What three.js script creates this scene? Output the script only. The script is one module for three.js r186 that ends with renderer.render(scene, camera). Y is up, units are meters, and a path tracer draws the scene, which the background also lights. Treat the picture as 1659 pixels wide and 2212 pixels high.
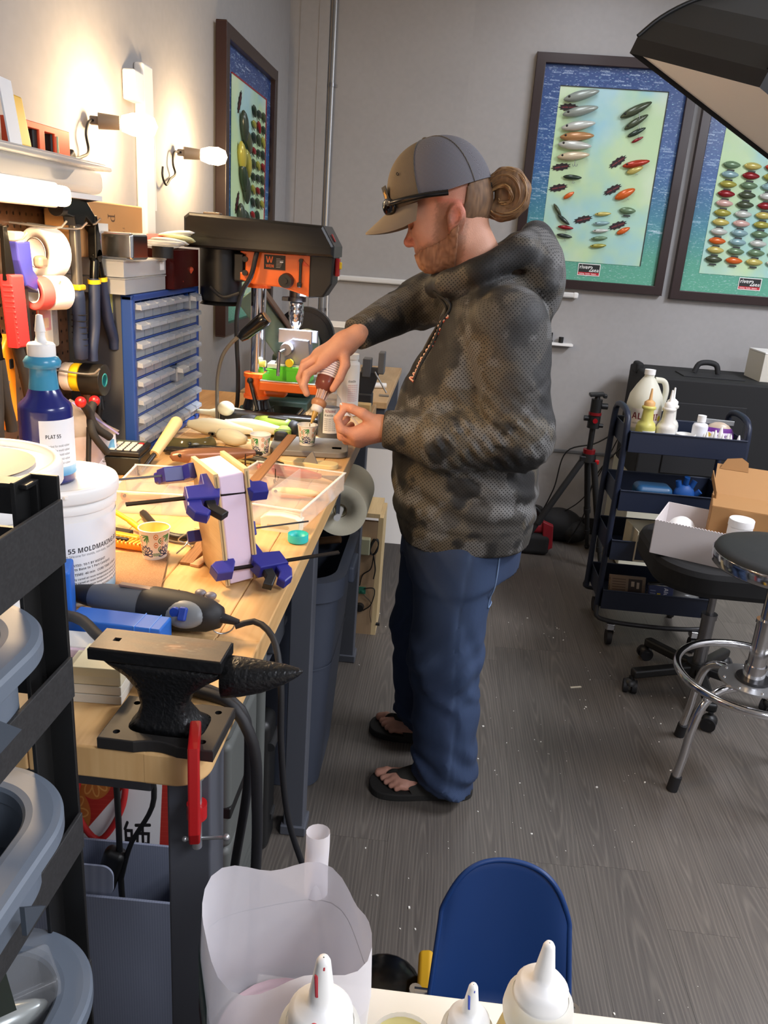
import * as THREE from 'three';
import { RoundedBoxGeometry } from 'three/addons/geometries/RoundedBoxGeometry.js';
import { mergeGeometries } from 'three/addons/utils/BufferGeometryUtils.js';
import { RectAreaLightUniformsLib } from 'three/addons/lights/RectAreaLightUniformsLib.js';

// ---------------------------------------------------------------- camera, lights, exposure
const scene = new THREE.Scene();
const renderer = new THREE.WebGLRenderer({ antialias: true });
renderer.toneMapping = THREE.LinearToneMapping;
renderer.toneMappingExposure = 1.75;
renderer.shadowMap.enabled = true;
RectAreaLightUniformsLib.init();
const D2R = Math.PI / 180;
const camera = new THREE.PerspectiveCamera(65.48, 1659 / 2212, 0.05, 60);
{ // phone held 1.56 m up, pitched down 18.7, turned 3.4 to the left, rolled 4.2
  const p = 18.7 * D2R, w = 3.4 * D2R, r = 4.2 * D2R;
  const F = new THREE.Vector3(-Math.sin(w) * Math.cos(p), -Math.sin(p), -Math.cos(w) * Math.cos(p));
  const r0 = new THREE.Vector3(Math.cos(w), 0, -Math.sin(w)), u0 = r0.clone().cross(F);
  camera.up.copy(u0.multiplyScalar(Math.cos(r)).addScaledVector(r0, -Math.sin(r)));
  camera.position.set(0, 1.56, 0);
  camera.lookAt(camera.position.clone().add(F));
}
scene.background = new THREE.Color(0x000000);
const ROOM = { x0: -0.92, x1: 3.1, z0: -4.55, z1: 2.4, h: 2.95 };
// ceiling fittings: [x, z, width, length, radiance]
const PANELS = [[2.3, -2.1, 0.6, 1.2, 26], [1.5, 0.6, 0.6, 1.2, 12], [2.3, 0.9, 0.6, 1.2, 10], [0.6, -3.6, 0.3, 1.2, 3]];
const WARM = 0xffd9a6, COOL = 0xf2f5ff;
const BENCH_BAR = 150, BULB = 0.4, PRESS_LED = 2.2;

// ---------------------------------------------------------------- helpers
let seed = 7;
const rnd = () => { seed = (seed * 1664525 + 1013904223) >>> 0; return seed / 4294967296; };
const rr = (a, b) => a + (b - a) * rnd();
const used = {};
const numbered = n => { const k = used[n] = (used[n] ?? -1) + 1; return k ? n + '_' + String(k).padStart(3, '0') : n; };
const V = (x, y, z) => new THREE.Vector3(x, y, z);
const prep = g => { const q = g.index ? g.toNonIndexed() : g; for (const k of Object.keys(q.attributes)) if (!['position', 'normal', 'uv'].includes(k)) q.deleteAttribute(k); q.clearGroups(); return q; };
const at = (g, x = 0, y = 0, z = 0, rx = 0, ry = 0, rz = 0) => { const q = prep(g); q.applyMatrix4(new THREE.Matrix4().compose(V(x, y, z), new THREE.Quaternion().setFromEuler(new THREE.Euler(rx, ry, rz)), V(1, 1, 1))); return q; };
const bx = (w, h, d, x = 0, y = 0, z = 0, r = 0, rx = 0, ry = 0, rz = 0) => at(r ? new RoundedBoxGeometry(w, h, d, 2, Math.min(r, w / 2.01, h / 2.01, d / 2.01)) : new THREE.BoxGeometry(w, h, d), x, y, z, rx, ry, rz);
const cy = (r1, r0, h, x = 0, y = 0, z = 0, ax = 'y', n = 24, open = false) => at(new THREE.CylinderGeometry(r1, r0, h, n, 1, open), x, y, z, ax === 'z' ? Math.PI / 2 : 0, 0, ax === 'x' ? -Math.PI / 2 : 0);
const sp = (r, x = 0, y = 0, z = 0, sx = 1, sy = 1, sz = 1, n = 16) => { const g = new THREE.SphereGeometry(r, n, Math.ceil(n * 0.7)); g.scale(sx, sy, sz); return at(g, x, y, z); };
const la = (pts, n = 28, x = 0, y = 0, z = 0) => at(new THREE.LatheGeometry(pts.map(p => new THREE.Vector2(Math.max(p[0], 1e-4), p[1])), n), x, y, z);
const tb = (pts, r, seg = 0, n = 6, closed = false) => prep(new THREE.TubeGeometry(new THREE.CatmullRomCurve3(pts.map(p => V(...p)), closed, 'centripetal'), seg || pts.length * 6, r, n, closed));
const bar = (a, b, r, n = 8, r2 = r) => { const A = V(...a), B = V(...b), d = B.clone().sub(A), g = prep(new THREE.CylinderGeometry(r2, r, d.length(), n)); g.applyMatrix4(new THREE.Matrix4().compose(A.clone().addScaledVector(d, 0.5), new THREE.Quaternion().setFromUnitVectors(V(0, 1, 0), d.clone().normalize()), V(1, 1, 1))); return g; };
const beam = (a, b, w, h, r = 0) => { const A = V(...a), B = V(...b), d = B.clone().sub(A), g = bx(w, h, d.length(), 0, 0, 0, r); const m = new THREE.Matrix4().lookAt(B, A, V(0, 1, 0.001)); m.setPosition(A.clone().addScaledVector(d, 0.5)); g.applyMatrix4(m); return g; };
const shp = pts => { const s = new THREE.Shape(); pts.forEach((p, i) => i ? s.lineTo(p[0], p[1]) : s.moveTo(p[0], p[1])); return s; };
const ex = (pts, depth, bev = 0, x = 0, y = 0, z = 0, rx = 0, ry = 0, rz = 0, holes = []) => { const s = pts instanceof THREE.Shape ? pts : shp(pts); holes.forEach(h => s.holes.push(h instanceof THREE.Path ? h : new THREE.Path(h.map(p => new THREE.Vector2(...p))))); const g = new THREE.ExtrudeGeometry(s, { depth, bevelEnabled: bev > 0, bevelSize: bev, bevelThickness: bev, bevelSegments: 2, curveSegments: 16 }); g.translate(0, 0, -depth / 2); return at(g, x, y, z, rx, ry, rz); };
const hole = (x, y, r) => { const p = new THREE.Path(); p.absarc(x, y, r, 0, Math.PI * 2, true); return p; };
const rrect = (w, h, r) => { const s = new THREE.Shape(), a = w / 2, b = h / 2; s.moveTo(-a + r, -b); s.lineTo(a - r, -b); s.absarc(a - r, -b + r, r, -Math.PI / 2, 0); s.lineTo(a, b - r); s.absarc(a - r, b - r, r, 0, Math.PI / 2); s.lineTo(-a + r, b); s.absarc(-a + r, b - r, r, Math.PI / 2, Math.PI); s.lineTo(-a, -b + r); s.absarc(-a + r, -b + r, r, Math.PI, 1.5 * Math.PI); return s; };
const mv = (g, x, y, z, rx = 0, ry = 0, rz = 0) => at(g.clone(), x, y, z, rx, ry, rz);
// uv in metres, projected along each face's main axis
const buv = (g, s = 1, ou = 0, ov = 0) => { const p = g.attributes.position, n = g.attributes.normal, u = new Float32Array(p.count * 2); for (let i = 0; i < p.count; i += 3) { const b = [0, 0, 0]; for (let k = 0; k < 3; k++) { b[0] += n.getX(i + k); b[1] += n.getY(i + k); b[2] += n.getZ(i + k); } const ax = Math.abs(b[0]), ay = Math.abs(b[1]), az = Math.abs(b[2]); for (let k = 0; k < 3; k++) { const j = i + k, x = p.getX(j), y = p.getY(j), z = p.getZ(j); let q = ay >= ax && ay >= az ? [x, z] : ax >= az ? [y, z] : [x, y]; u[j * 2] = q[0] * s + ou; u[j * 2 + 1] = q[1] * s + ov; } } g.setAttribute('uv', new THREE.BufferAttribute(u, 2)); return g; };
const P = (name, geos, m, parent, label) => { const g = Array.isArray(geos) ? (geos.length > 1 ? mergeGeometries(geos.map(prep)) : prep(geos[0])) : geos; const o = new THREE.Mesh(g, m); o.name = name; parent.add(o); if (label) o.userData.label = label; return o; };
const T = (name, label, category, pos = [0, 0, 0], ry = 0, group) => { const o = new THREE.Group(); o.name = numbered(name); o.position.set(...pos); o.rotation.y = ry; o.userData = { label, category }; if (group) o.userData.group = group; scene.add(o); return o; };
const ONE = (name, label, category, geos, m, pos = [0, 0, 0], ry = 0, group) => { const o = P(numbered(name), geos, m, scene); o.position.set(...pos); o.rotation.y = ry; o.userData = { label, category }; if (group) o.userData.group = group; return o; };
const ST = (name, geos, m) => { const o = P(name, geos, m, scene); o.userData.kind = 'structure'; return o; };
const mat = (c, rough = 0.6, metal = 0, o = {}) => new THREE.MeshStandardMaterial({ color: c, roughness: rough, metalness: metal, side: THREE.DoubleSide, ...o });
const phy = (c, rough, o = {}) => new THREE.MeshPhysicalMaterial({ color: c, roughness: rough, side: THREE.DoubleSide, ...o });
// value noise
const hsh = (x, y, z) => { let h = (x * 374761393 + y * 668265263 + z * 2147483647) | 0; h = Math.imul(h ^ (h >>> 13), 1274126177); return ((h ^ (h >>> 16)) >>> 0) / 4294967296; };
const vn = (x, y, z = 0) => { const i = Math.floor(x), j = Math.floor(y), k = Math.floor(z); let a = x - i, b = y - j, c = z - k; a = a * a * (3 - 2 * a); b = b * b * (3 - 2 * b); c = c * c * (3 - 2 * c); const L = (p, q, t) => p + (q - p) * t; return L(L(L(hsh(i, j, k), hsh(i + 1, j, k), a), L(hsh(i, j + 1, k), hsh(i + 1, j + 1, k), a), b), L(L(hsh(i, j, k + 1), hsh(i + 1, j, k + 1), a), L(hsh(i, j + 1, k + 1), hsh(i + 1, j + 1, k + 1), a), b), c); };
const fb = (x, y, z = 0, o = 4) => { let s = 0, a = 0.5, t = 0; for (let i = 0; i < o; i++) { s += a * vn(x, y, z); t += a; x *= 2.03; y *= 2.03; z *= 2.03; a *= 0.5; } return s / t; };
const tex = (w, h, fn, srgb = true, rep = [1, 1]) => { const d = new Uint8Array(w * h * 4); for (let y = 0; y < h; y++) for (let x = 0; x < w; x++) { const c = fn(x / w, y / h), i = (y * w + x) * 4; d[i] = c[0]; d[i + 1] = c[1]; d[i + 2] = c[2]; d[i + 3] = 255; } const t = new THREE.DataTexture(d, w, h); t.wrapS = t.wrapT = THREE.RepeatWrapping; t.magFilter = THREE.LinearFilter; t.minFilter = THREE.LinearMipmapLinearFilter; t.generateMipmaps = true; if (srgb) t.colorSpace = THREE.SRGBColorSpace; t.repeat.set(...rep); t.needsUpdate = true; return t; };
const cnv = (w, h, draw) => { const c = document.createElement('canvas'); c.width = w; c.height = h; const k = c.getContext('2d'); draw(k, w, h); const t = new THREE.CanvasTexture(c); t.colorSpace = THREE.SRGBColorSpace; return t; };
const mix = (a, b, t) => [a[0] + (b[0] - a[0]) * t, a[1] + (b[1] - a[1]) * t, a[2] + (b[2] - a[2]) * t];
const lin = c => { const k = new THREE.Color().setRGB(c[0] / 255, c[1] / 255, c[2] / 255, THREE.SRGBColorSpace); return [k.r, k.g, k.b]; };
// a printed sheet: a thin box whose +z face carries the print
const sheet = (w, h, d, x, y, z, rx = 0, ry = 0, rz = 0) => { const g = prep(new THREE.PlaneGeometry(w, h)); return at(g, x, y, z, rx, ry, rz); };

// ---------------------------------------------------------------- shared materials
const woodTex = (a, b, scaleU, scaleV, sd) => tex(512, 512, (u, v) => { const warp = fb(u * 4 + sd, v * 1.5, sd) * 3; const g = 0.5 + 0.5 * Math.sin((u * scaleU + warp) * 6.283); const f = vn(u * 190, v * scaleV * 2, sd), k = fb(u * 3, v * 3, sd + 9); return mix(a, b, Math.min(1, g * 0.4 + f * 0.3 + k * 0.3)); });
const M = {
  black: mat(0x151515, 0.45), blackMatte: mat(0x1b1b1c, 0.8), blackGloss: mat(0x0e0e0f, 0.18), rubber: mat(0x17171a, 0.6),
  white: mat(0xf2f1ee, 0.45), whiteMatte: mat(0xeceae6, 0.8), cream: mat(0xe9e2c6, 0.55), chrome: mat(0xd8d8da, 0.12, 1), steel: mat(0x9a9b9e, 0.35, 1), darkSteel: mat(0x4a4a4c, 0.4, 0.9),
  orange: mat(0xe8671d, 0.35), red: mat(0xb3151a, 0.35), blue: mat(0x1f3f8c, 0.45), navy: mat(0x1d2436, 0.5), green: mat(0x5fd62a, 0.4), yellow: mat(0xf0c81e, 0.45), grey: mat(0x6c7076, 0.55), greyDark: mat(0x3c3f45, 0.55), benchSteel: mat(0x53565e, 0.5),
  clear: phy(0xf4f6f8, 0.12, { transmission: 0.9, thickness: 0, ior: 1.2 }), frost: phy(0xeceef0, 0.3, { transmission: 0.72, thickness: 0, ior: 1.25 }), brass: mat(0xb08d4a, 0.35, 1), silver: mat(0xb9bbbd, 0.3, 0.8),
};
// ---------------------------------------------------------------- the room
{
  const paint = (a, s) => mat(0xffffff, 0.75, 0, { map: tex(256, 256, (u, v) => { const n = fb(u * 6, v * 6, s), f = vn(u * 128, v * 128, s); const k = 1 + (n - 0.5) * 0.05 + (f - 0.5) * 0.025; return a.map(c => c * k); }) });
  const wallM = paint([168, 166, 165], 3), R = ROOM, W = R.x1 - R.x0, L = R.z1 - R.z0, cx = (R.x0 + R.x1) / 2, cz = (R.z0 + R.z1) / 2;
  ST('wall_left', [buv(bx(0.12, R.h, L + 0.24, R.x0 - 0.06, R.h / 2, cz), 0.5)], wallM);
  ST('wall_back', [buv(bx(W, R.h, 0.12, cx, R.h / 2, R.z0 - 0.06), 0.5)], wallM);
  ST('wall_right', [buv(bx(0.12, R.h, L + 0.24, R.x1 + 0.06, R.h / 2, cz), 0.5)], wallM);
  ST('wall_front', [buv(bx(W, R.h, 0.12, cx, R.h / 2, R.z1 + 0.06), 0.5)], wallM);
  ST('ceiling', [bx(W + 0.3, 0.1, L + 0.3, cx, R.h + 0.05, cz)], mat(0xd9d8d4, 0.9));
  ST('trim_1', [buv(bx(0.2, R.h, 0.035, R.x0 + 0.1, R.h / 2, R.z0 + 0.0175), 0.5), bx(0.004, R.h, 0.004, R.x0 + 0.055, R.h / 2, R.z0 + 0.036), bx(0.004, R.h, 0.004, R.x0 + 0.15, R.h / 2, R.z0 + 0.036)], wallM);
  ST('trim_2', [bx(2.7, 0.018, 0.012, 1.55, 0.49, R.z0 + 0.006, 0.004)], mat(0x6d6f72, 0.5));
  ST('baseboard_back', [bx(W, 0.1, 0.012, cx, 0.05, R.z0 + 0.006, 0.003)], mat(0x1c1c1e, 0.5));
  ST('baseboard_left', [bx(0.012, 0.1, L, R.x0 + 0.006, 0.05, cz, 0.003)], mat(0x1c1c1e, 0.5));
  // plank floor
  const fl = new THREE.Group(); fl.name = 'floor'; fl.userData.kind = 'structure'; scene.add(fl);
  P('subfloor', [bx(W + 0.2, 0.1, L + 0.2, cx, -0.0555, cz)], mat(0x2b2826, 0.9), fl);
  const vars = [0, 1, 2, 3, 4, 5].map(s => mat(0xffffff, 0.42, 0, { map: tex(256, 1024, (u, v) => {
    const cx0 = 0.3 + 0.4 * hsh(s, 1, 1), cv = 0.2 + 0.6 * hsh(s, 2, 2), dx = (u - cx0) * 2.2, dv = (v - cv) * 2.1, w = fb(u * 3, v * 5, s * 7) * 0.5;
    const rings = 0.5 + 0.5 * Math.sin((Math.sqrt(dx * dx * 3 + dv * dv * 0.55) * 5.5 + w * 2.4) * 6.283), fine = vn(u * 120, v * 14, s), med = vn(u * 30, v * 5, s + 3), big = fb(u * 2, v * 2, s + 5);
    const t = 0.34 * Math.pow(rings, 3) + 0.36 * fine + 0.2 * med + 0.3 * big;
    return mix([70, 65, 61], [112, 105, 97], Math.min(1, t)).map(c => c * (0.97 + 0.06 * hsh(s, 5, 5))); }) }));
  const pw = 0.178, pl = 1.22, pg = [bx(pw - 0.0005, 0.006, pl - 0.0005, 0, -0.003, 0)].map(g => { const p = g.attributes.position, u = g.attributes.uv; for (let i = 0; i < p.count; i++) u.setXY(i, p.getX(i) / pw + 0.5, p.getZ(i) / pl + 0.5); return g; })[0];
  let row = 0;
  for (let x = R.x0 + pw / 2; x < R.x1; x += pw, row++) { const off = hsh(row, 9, 3) * pl; for (let z = R.z0 + off - pl / 2; z < R.z1 + pl / 2; z += pl) { const m = P(numbered('plank'), pg, vars[Math.floor(hsh(row, Math.round(z * 10), 4) * 6)], fl); m.position.set(x, 0, z); if (hsh(row, Math.round(z * 7), 8) > 0.5) m.rotation.y = Math.PI; } }
}
// ceiling light fittings, each a lens with a light of the same size just under it
for (const [i, [x, z, w, l, e]] of PANELS.entries()) {
  const t = T('ceiling_light', ['flat white ceiling light panel right of the bar stool', 'flat white ceiling light panel behind the photographer', 'flat white ceiling light panel behind, nearest the right wall', 'narrow white ceiling light near the back corner'][i], 'ceiling light', [x, ROOM.h, z]);
  P('frame', [bx(w + 0.06, 0.04, 0.03, 0, -0.02, l / 2 + 0.015), bx(w + 0.06, 0.04, 0.03, 0, -0.02, -l / 2 - 0.015), bx(0.03, 0.04, l, w / 2 + 0.015, -0.02, 0), bx(0.03, 0.04, l, -w / 2 - 0.015, -0.02, 0)], M.white, t);
  P('diffuser', [bx(w, 0.01, l, 0, -0.02, 0)], mat(0xffffff, 0.6, 0, { emissive: COOL, emissiveIntensity: 1.2 }), t);
  const L = new THREE.RectAreaLight(COOL, e, w, l); L.position.set(0, -0.045, 0); L.rotation.x = -Math.PI / 2; t.add(L);
}
// conduit in the corner
{
  const t = T('conduit_pipe', 'thin galvanised conduit pipe running down the wall corner', 'pipe', [-0.695, 0, ROOM.z0 + 0.026]);
  P('pipe', [cy(0.0125, 0.0125, 2.94, 0, 1.47, 0, 'y', 16)], mat(0xa9abac, 0.35, 0.7), t);
  for (const y of [0.6, 1.18, 1.36, 2.3]) P('clamp', [cy(0.0155, 0.0155, 0.018, 0, y, 0, 'y', 16), bx(0.05, 0.014, 0.004, 0, y, -0.022)], M.steel, t);
}
{ // unlit led tube on the back wall
  const t = T('tube_light', 'unlit white tube light strip fixed to back wall', 'light strip', [0, 1.357, ROOM.z0 + 0.018]);
  P('tube', [bx(1.29, 0.03, 0.032, 0.03, 0, 0, 0.01)], mat(0xdcdcda, 0.4), t); P('end_cap', [bx(0.03, 0.034, 0.036, -0.62, 0, 0, 0.01)], M.white, t); P('end_cap', [bx(0.03, 0.034, 0.036, 0.68, 0, 0, 0.01)], M.white, t);
  P('cord', [tb([[-0.63, 0, 0], [-0.66, -0.01, 0.01], [-0.668, -0.12, 0.015], [-0.66, -0.25, 0.02], [-0.64, -0.33, 0.03]], 0.004)], M.white, t);
}
{ // small bracket with knobs on the back wall
  const t = T('wall_bracket', 'white bar with black clamp knobs on wall behind the man', 'bracket', [0.6, 1.1, ROOM.z0 + 0.03]);
  P('bar', [bx(0.2, 0.014, 0.06, 0, -0.006, 0, 0.003)], M.white, t); P('knob', [cy(0.017, 0.017, 0.035, -0.03, 0.035, 0, 'y', 16), cy(0.02, 0.02, 0.012, -0.03, 0.008, 0)], M.black, t); P('knob', [cy(0.013, 0.013, 0.03, 0.035, 0.018, 0, 'y', 16)], M.black, t);
}
// ---------------------------------------------------------------- framed lure displays
function printSheet(sd) {
  return cnv(768, 1056, (k, w, h) => {
    const g = k.createLinearGradient(0, 0, 0, h); g.addColorStop(0, '#28457f'); g.addColorStop(0.45, '#2f5c98'); g.addColorStop(0.68, '#47899c'); g.addColorStop(0.85, '#5aa58e'); g.addColorStop(1, '#64b094'); k.fillStyle = g; k.fillRect(0, 0, w, h);
    let s = sd * 991 + 5; const r = () => { s = (s * 1664525 + 1013904223) >>> 0; return s / 4294967296; };
    for (let i = 0; i < 5200; i++) { const x = r() * w, y = r() * h, a = 0.2 + r() * 0.65; k.fillStyle = `rgba(${190 + r() * 60},${215 + r() * 40},245,${a * (y > h * 0.6 ? 0.55 : 0.8)})`; k.fillRect(x, y, 3 + r() * 9, 1.2 + r() * 2.4); }
    k.font = 'bold 11px sans-serif'; for (let i = 0; i < 260; i++) { k.fillStyle = `rgba(225,238,250,${0.2 + r() * 0.6})`; k.fillText('river2sea', r() * w, r() * h * 0.75); }
  });
}
const matteTex = tex(256, 384, (u, v) => { const n = fb(u * 2.4, v * 3.4, 2), m = fb(u * 3, v * 4, 12); const c = mix([196, 226, 178], [150, 205, 222], Math.min(1, Math.max(0, (n - 0.35) * 3))); return mix(c, [226, 238, 222], Math.max(0, m - 0.45) * 1.6); });
const logoTex = cnv(256, 128, (k, w, h) => { k.fillStyle = '#f4f4f0'; k.fillRect(0, 0, w, h); k.fillStyle = '#1c1f1d'; k.fillRect(8, 8, w - 16, 86); k.fillStyle = '#c3202c'; k.fillRect(8, 92, w - 16, 28); k.fillStyle = '#f6f6f2'; k.font = 'bold 52px sans-serif'; k.fillText('river', 16, 56); k.font = 'bold 78px serif'; k.fillText('2', 128, 84); k.font = 'bold 48px sans-serif'; k.fillText('sea', 164, 84); k.font = 'bold 17px sans-serif'; k.fillText('Fishing · Tackle · Nature', 20, 113); });
const burstTex = cnv(128, 48, (k, w, h) => { k.fillStyle = '#241016'; k.fillRect(0, 0, w, h); k.fillStyle = '#a8343c'; k.font = 'bold 24px sans-serif'; k.fillText('wide mouth', 6, 32); });
const burstM = mat(0xffffff, 0.6, 0, { map: burstTex }), burstE = mat(0x1d0c10, 0.6), tagM = mat(0x2a2d2c, 0.6), logoM = mat(0xffffff, 0.5, 0, { map: logoTex }), frameM = mat(0x2a1714, 0.32), hookM = mat(0x8c8f90, 0.3, 1);
const lureG = prep(new THREE.LatheGeometry([[0.0005, -0.5], [0.04, -0.47], [0.09, -0.36], [0.125, -0.18], [0.13, 0], [0.11, 0.2], [0.07, 0.38], [0.035, 0.47], [0.0005, 0.5]].map(p => new THREE.Vector2(...p)), 10)); lureG.rotateZ(-Math.PI / 2);
const fatG = lureG.clone().scale(1, 1.55, 1.2);
const lureMs = ['#9aa39b', '#c8ccc4', '#b98a5c', '#d6c7a8', '#2f3f33', '#4c5540', '#b23a24', '#d9682a', '#a7a24a', '#6f8a6a', '#c9bb6a', '#8fb0b4', '#d8b2a8', '#8d2026', '#37423c'].map(c => mat(c, 0.22, 0.15));
const hookG = mergeGeometries([tb([[0, 0, 0], [0, -0.5, 0], [0.12, -0.75, 0], [0.26, -0.68, 0], [0.28, -0.48, 0]], 0.03, 10, 4), tb([[0, 0, 0], [0, -0.5, 0], [-0.12, -0.75, 0.05], [-0.24, -0.66, 0.08], [-0.26, -0.48, 0.09]], 0.03, 10, 4)]);
const eyeG = mergeGeometries([sp(0.035, -0.34, 0.035, 0.085, 1, 1, 0.6, 8)]), tagG = bx(0.42, 0.09, 0.02);
// lures: [u, v, length, tilt, material, fat]
function display(label, w, h, sd, lures, bursts, red) {
  const t = T('lure_display', label, 'framed display', [0, 0, 0], 0, 'framed lure displays'), f = 0.042, d = 0.035;
  const prof = (len, s) => ex([[-len / 2, 0], [len / 2, 0], [len / 2 - f, f], [-len / 2 + f, f]], d, 0.003);
  P('frame', [at(prof(w), 0, -h / 2, d / 2), at(prof(w), 0, h / 2, d / 2, 0, 0, Math.PI), at(prof(h), -w / 2, 0, d / 2, 0, 0, -Math.PI / 2), at(prof(h), w / 2, 0, d / 2, 0, 0, Math.PI / 2)], frameM, t);
  P('print', [sheet(w - 0.06, h - 0.06, 0, 0, 0, 0.014)], mat(0xffffff, 0.35, 0, { map: printSheet(sd) }), t); P('backing', [bx(w - 0.05, h - 0.05, 0.01, 0, 0, 0.007)], M.blackMatte, t);
  const iw = w * 0.67, ih = h * 0.75, iy = h * 0.0;
  P('matte_board', [sheet(iw, ih, 0, 0, iy, 0.0165)], mat(0xffffff, 0.5, 0, { map: matteTex }), t);
  P('matte_edge', [bx(iw, 0.004, 0.006, 0, iy + ih / 2, 0.017), bx(0.004, ih, 0.006, iw / 2, iy, 0.017)], red ? mat(0xa01c26, 0.5) : tagM, t);
  P('logo_plate', [sheet(0.118, 0.062, 0, w * 0.005, -h / 2 + h * 0.092, 0.017)], logoM, t); 
  for (const [u, v, len, tilt, m, fat, hk] of lures) {
    const lu = P('lure', fat ? fatG : lureG, lureMs[m], t); const ls = len * (fat ? 1.22 : 1.38); lu.scale.setScalar(ls); lu.position.set((u - 0.5) * iw, iy + (0.5 - v) * ih, 0.019 + ls * 0.1); lu.rotation.z = tilt;
    P('eye', eyeG, M.black, lu); if (fat && !hk && len < 0.08) { const tg = P('name_tag', tagG, tagM, lu); tg.position.set(0, -0.3, 0); } if (hk) { const hm = P('hook', hookG, hookM, lu); hm.scale.setScalar(0.28); hm.position.set(0.05, -0.1, 0.05); hm.rotation.z = -tilt * 0.5; }
  }
  const star = []; for (let i = 0; i < 22; i++) { const a = i / 22 * 6.283, q = i % 2 ? 1 : 0.74; star.push([Math.cos(a) * 0.052 * q, Math.sin(a) * 0.019 * q]); }
  for (const [u, v, tilt] of bursts) { const b = P('name_badge', ex(star, 0.002), burstE, t); b.position.set((u - 0.5) * iw, iy + (0.5 - v) * ih, 0.0185); b.rotation.z = tilt; const q = P('lettering', sheet(0.07, 0.018, 0, 0, 0, 0.0013), burstM, b); }
  return t;
}
const fa = []; // first display: two columns of mixed lures
[[0.2, 0.05, 0.13, 0.28, 0], [0.21, 0.135, 0.13, 0.25, 0], [0.21, 0.215, 0.125, 0.2, 1], [0.21, 0.275, 0.125, 0.1, 2], [0.2, 0.325, 0.125, 0.0, 1], [0.2, 0.385, 0.12, 0.13, 3]].forEach(a => fa.push([...a, 0, a[1] > 0.38]));
fa.push([0.22, 0.505, 0.07, 0, 4, 0, 1], [0.21, 0.61, 0.05, 0.6, 7, 1, 1], [0.12, 0.7, 0.055, -0.9, 5, 0], [0.19, 0.755, 0.06, -0.6, 14, 0], [0.22, 0.8, 0.06, -0.05, 13, 0, 1], [0.22, 0.85, 0.06, -0.1, 14, 0, 1]);
[0.705, 0.76, 0.805, 0.85, 0.895].forEach((v, i) => fa.push([0.56, v, 0.062, 0.12, [10, 11, 1, 9, 8][i], 0]));
fa.push([0.72, 0.11, 0.12, 0.5, 5, 0, 1], [0.74, 0.175, 0.095, 0.6, 5, 0, 1], [0.76, 0.23, 0.07, 0.5, 4, 0, 1], [0.78, 0.27, 0.045, 0.5, 13, 0], [0.8, 0.405, 0.1, 0.25, 6, 0], [0.8, 0.44, 0.07, 0.4, 10, 1, 1], [0.74, 0.58, 0.09, 0.5, 7, 1, 1], [0.79, 0.675, 0.07, 0, 9, 1], [0.78, 0.795, 0.06, 0.5, 7, 1, 1]);
const dA = display('framed lure board on back wall right beside the man’s ponytail', 0.8, 1.11, 1, fa, [[0.1, 0.115, 0.05], [0.1, 0.45, 0.2], [0.1, 0.57, 0.25], [0.63, 0.4, 0.65], [0.62, 0.56, 0.55], [0.38, 0.745, 0.3], [0.72, 0.765, 0.4]]);
const fbL = [[0.55, 0.06, 0.13, -0.2, 9, 0], [0.3, 0.02, 0.12, -0.1, 9, 0], [0.56, 0.2, 0.17, 0.2, 13, 0]];
for (let r = 0; r < 11; r++) for (let c = 0; c < 5; c++) fbL.push([0.11 + c * 0.195, 0.36 + r * 0.055, 0.072, -0.03, [9, 10, 8, 11, 5, 10, 8, 9, 1, 13, 6, 7, 12][(r * 3 + c * 5 + (r * c) % 4) % 13], 1, 0]);
const dB = display('framed board with a grid of small lures, half under the softbox', 0.8, 1.11, 2, fbL, [[0.78, 0.28, 0.2]]);
const fc = []; for (let i = 0; i < 26; i++) fc.push([0.58 + (i % 3) * 0.15, 0.1 + Math.floor(i / 3) * 0.062, 0.05, rr(-0.9, -0.3), [4, 14, 5, 8, 13][i % 5], 1]);
for (const [u, v, m] of [[0.25, 0.2, 14], [0.35, 0.26, 5], [0.2, 0.34, 8], [0.35, 0.36, 8], [0.25, 0.43, 4], [0.33, 0.48, 14], [0.2, 0.62, 14], [0.35, 0.64, 4], [0.22, 0.75, 9], [0.42, 0.76, 14], [0.7, 0.7, 3], [0.8, 0.71, 3]]) fc.push([u, v, 0.1, rr(-1.3, -0.7), m, 1]);
const dC = display('framed lure board on the left wall behind the drill press', 0.87, 1.1, 3, fc, [[0.2, 0.1, 1.0], [0.16, 0.55, 1.0]], true);
dA.position.set(0.728, 1.947, ROOM.z0 + 0.002); dB.position.set(1.575, 1.935, ROOM.z0 + 0.002);
dC.position.set(ROOM.x0 + 0.012, 1.71, -3.6); dC.rotation.y = Math.PI / 2;
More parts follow.
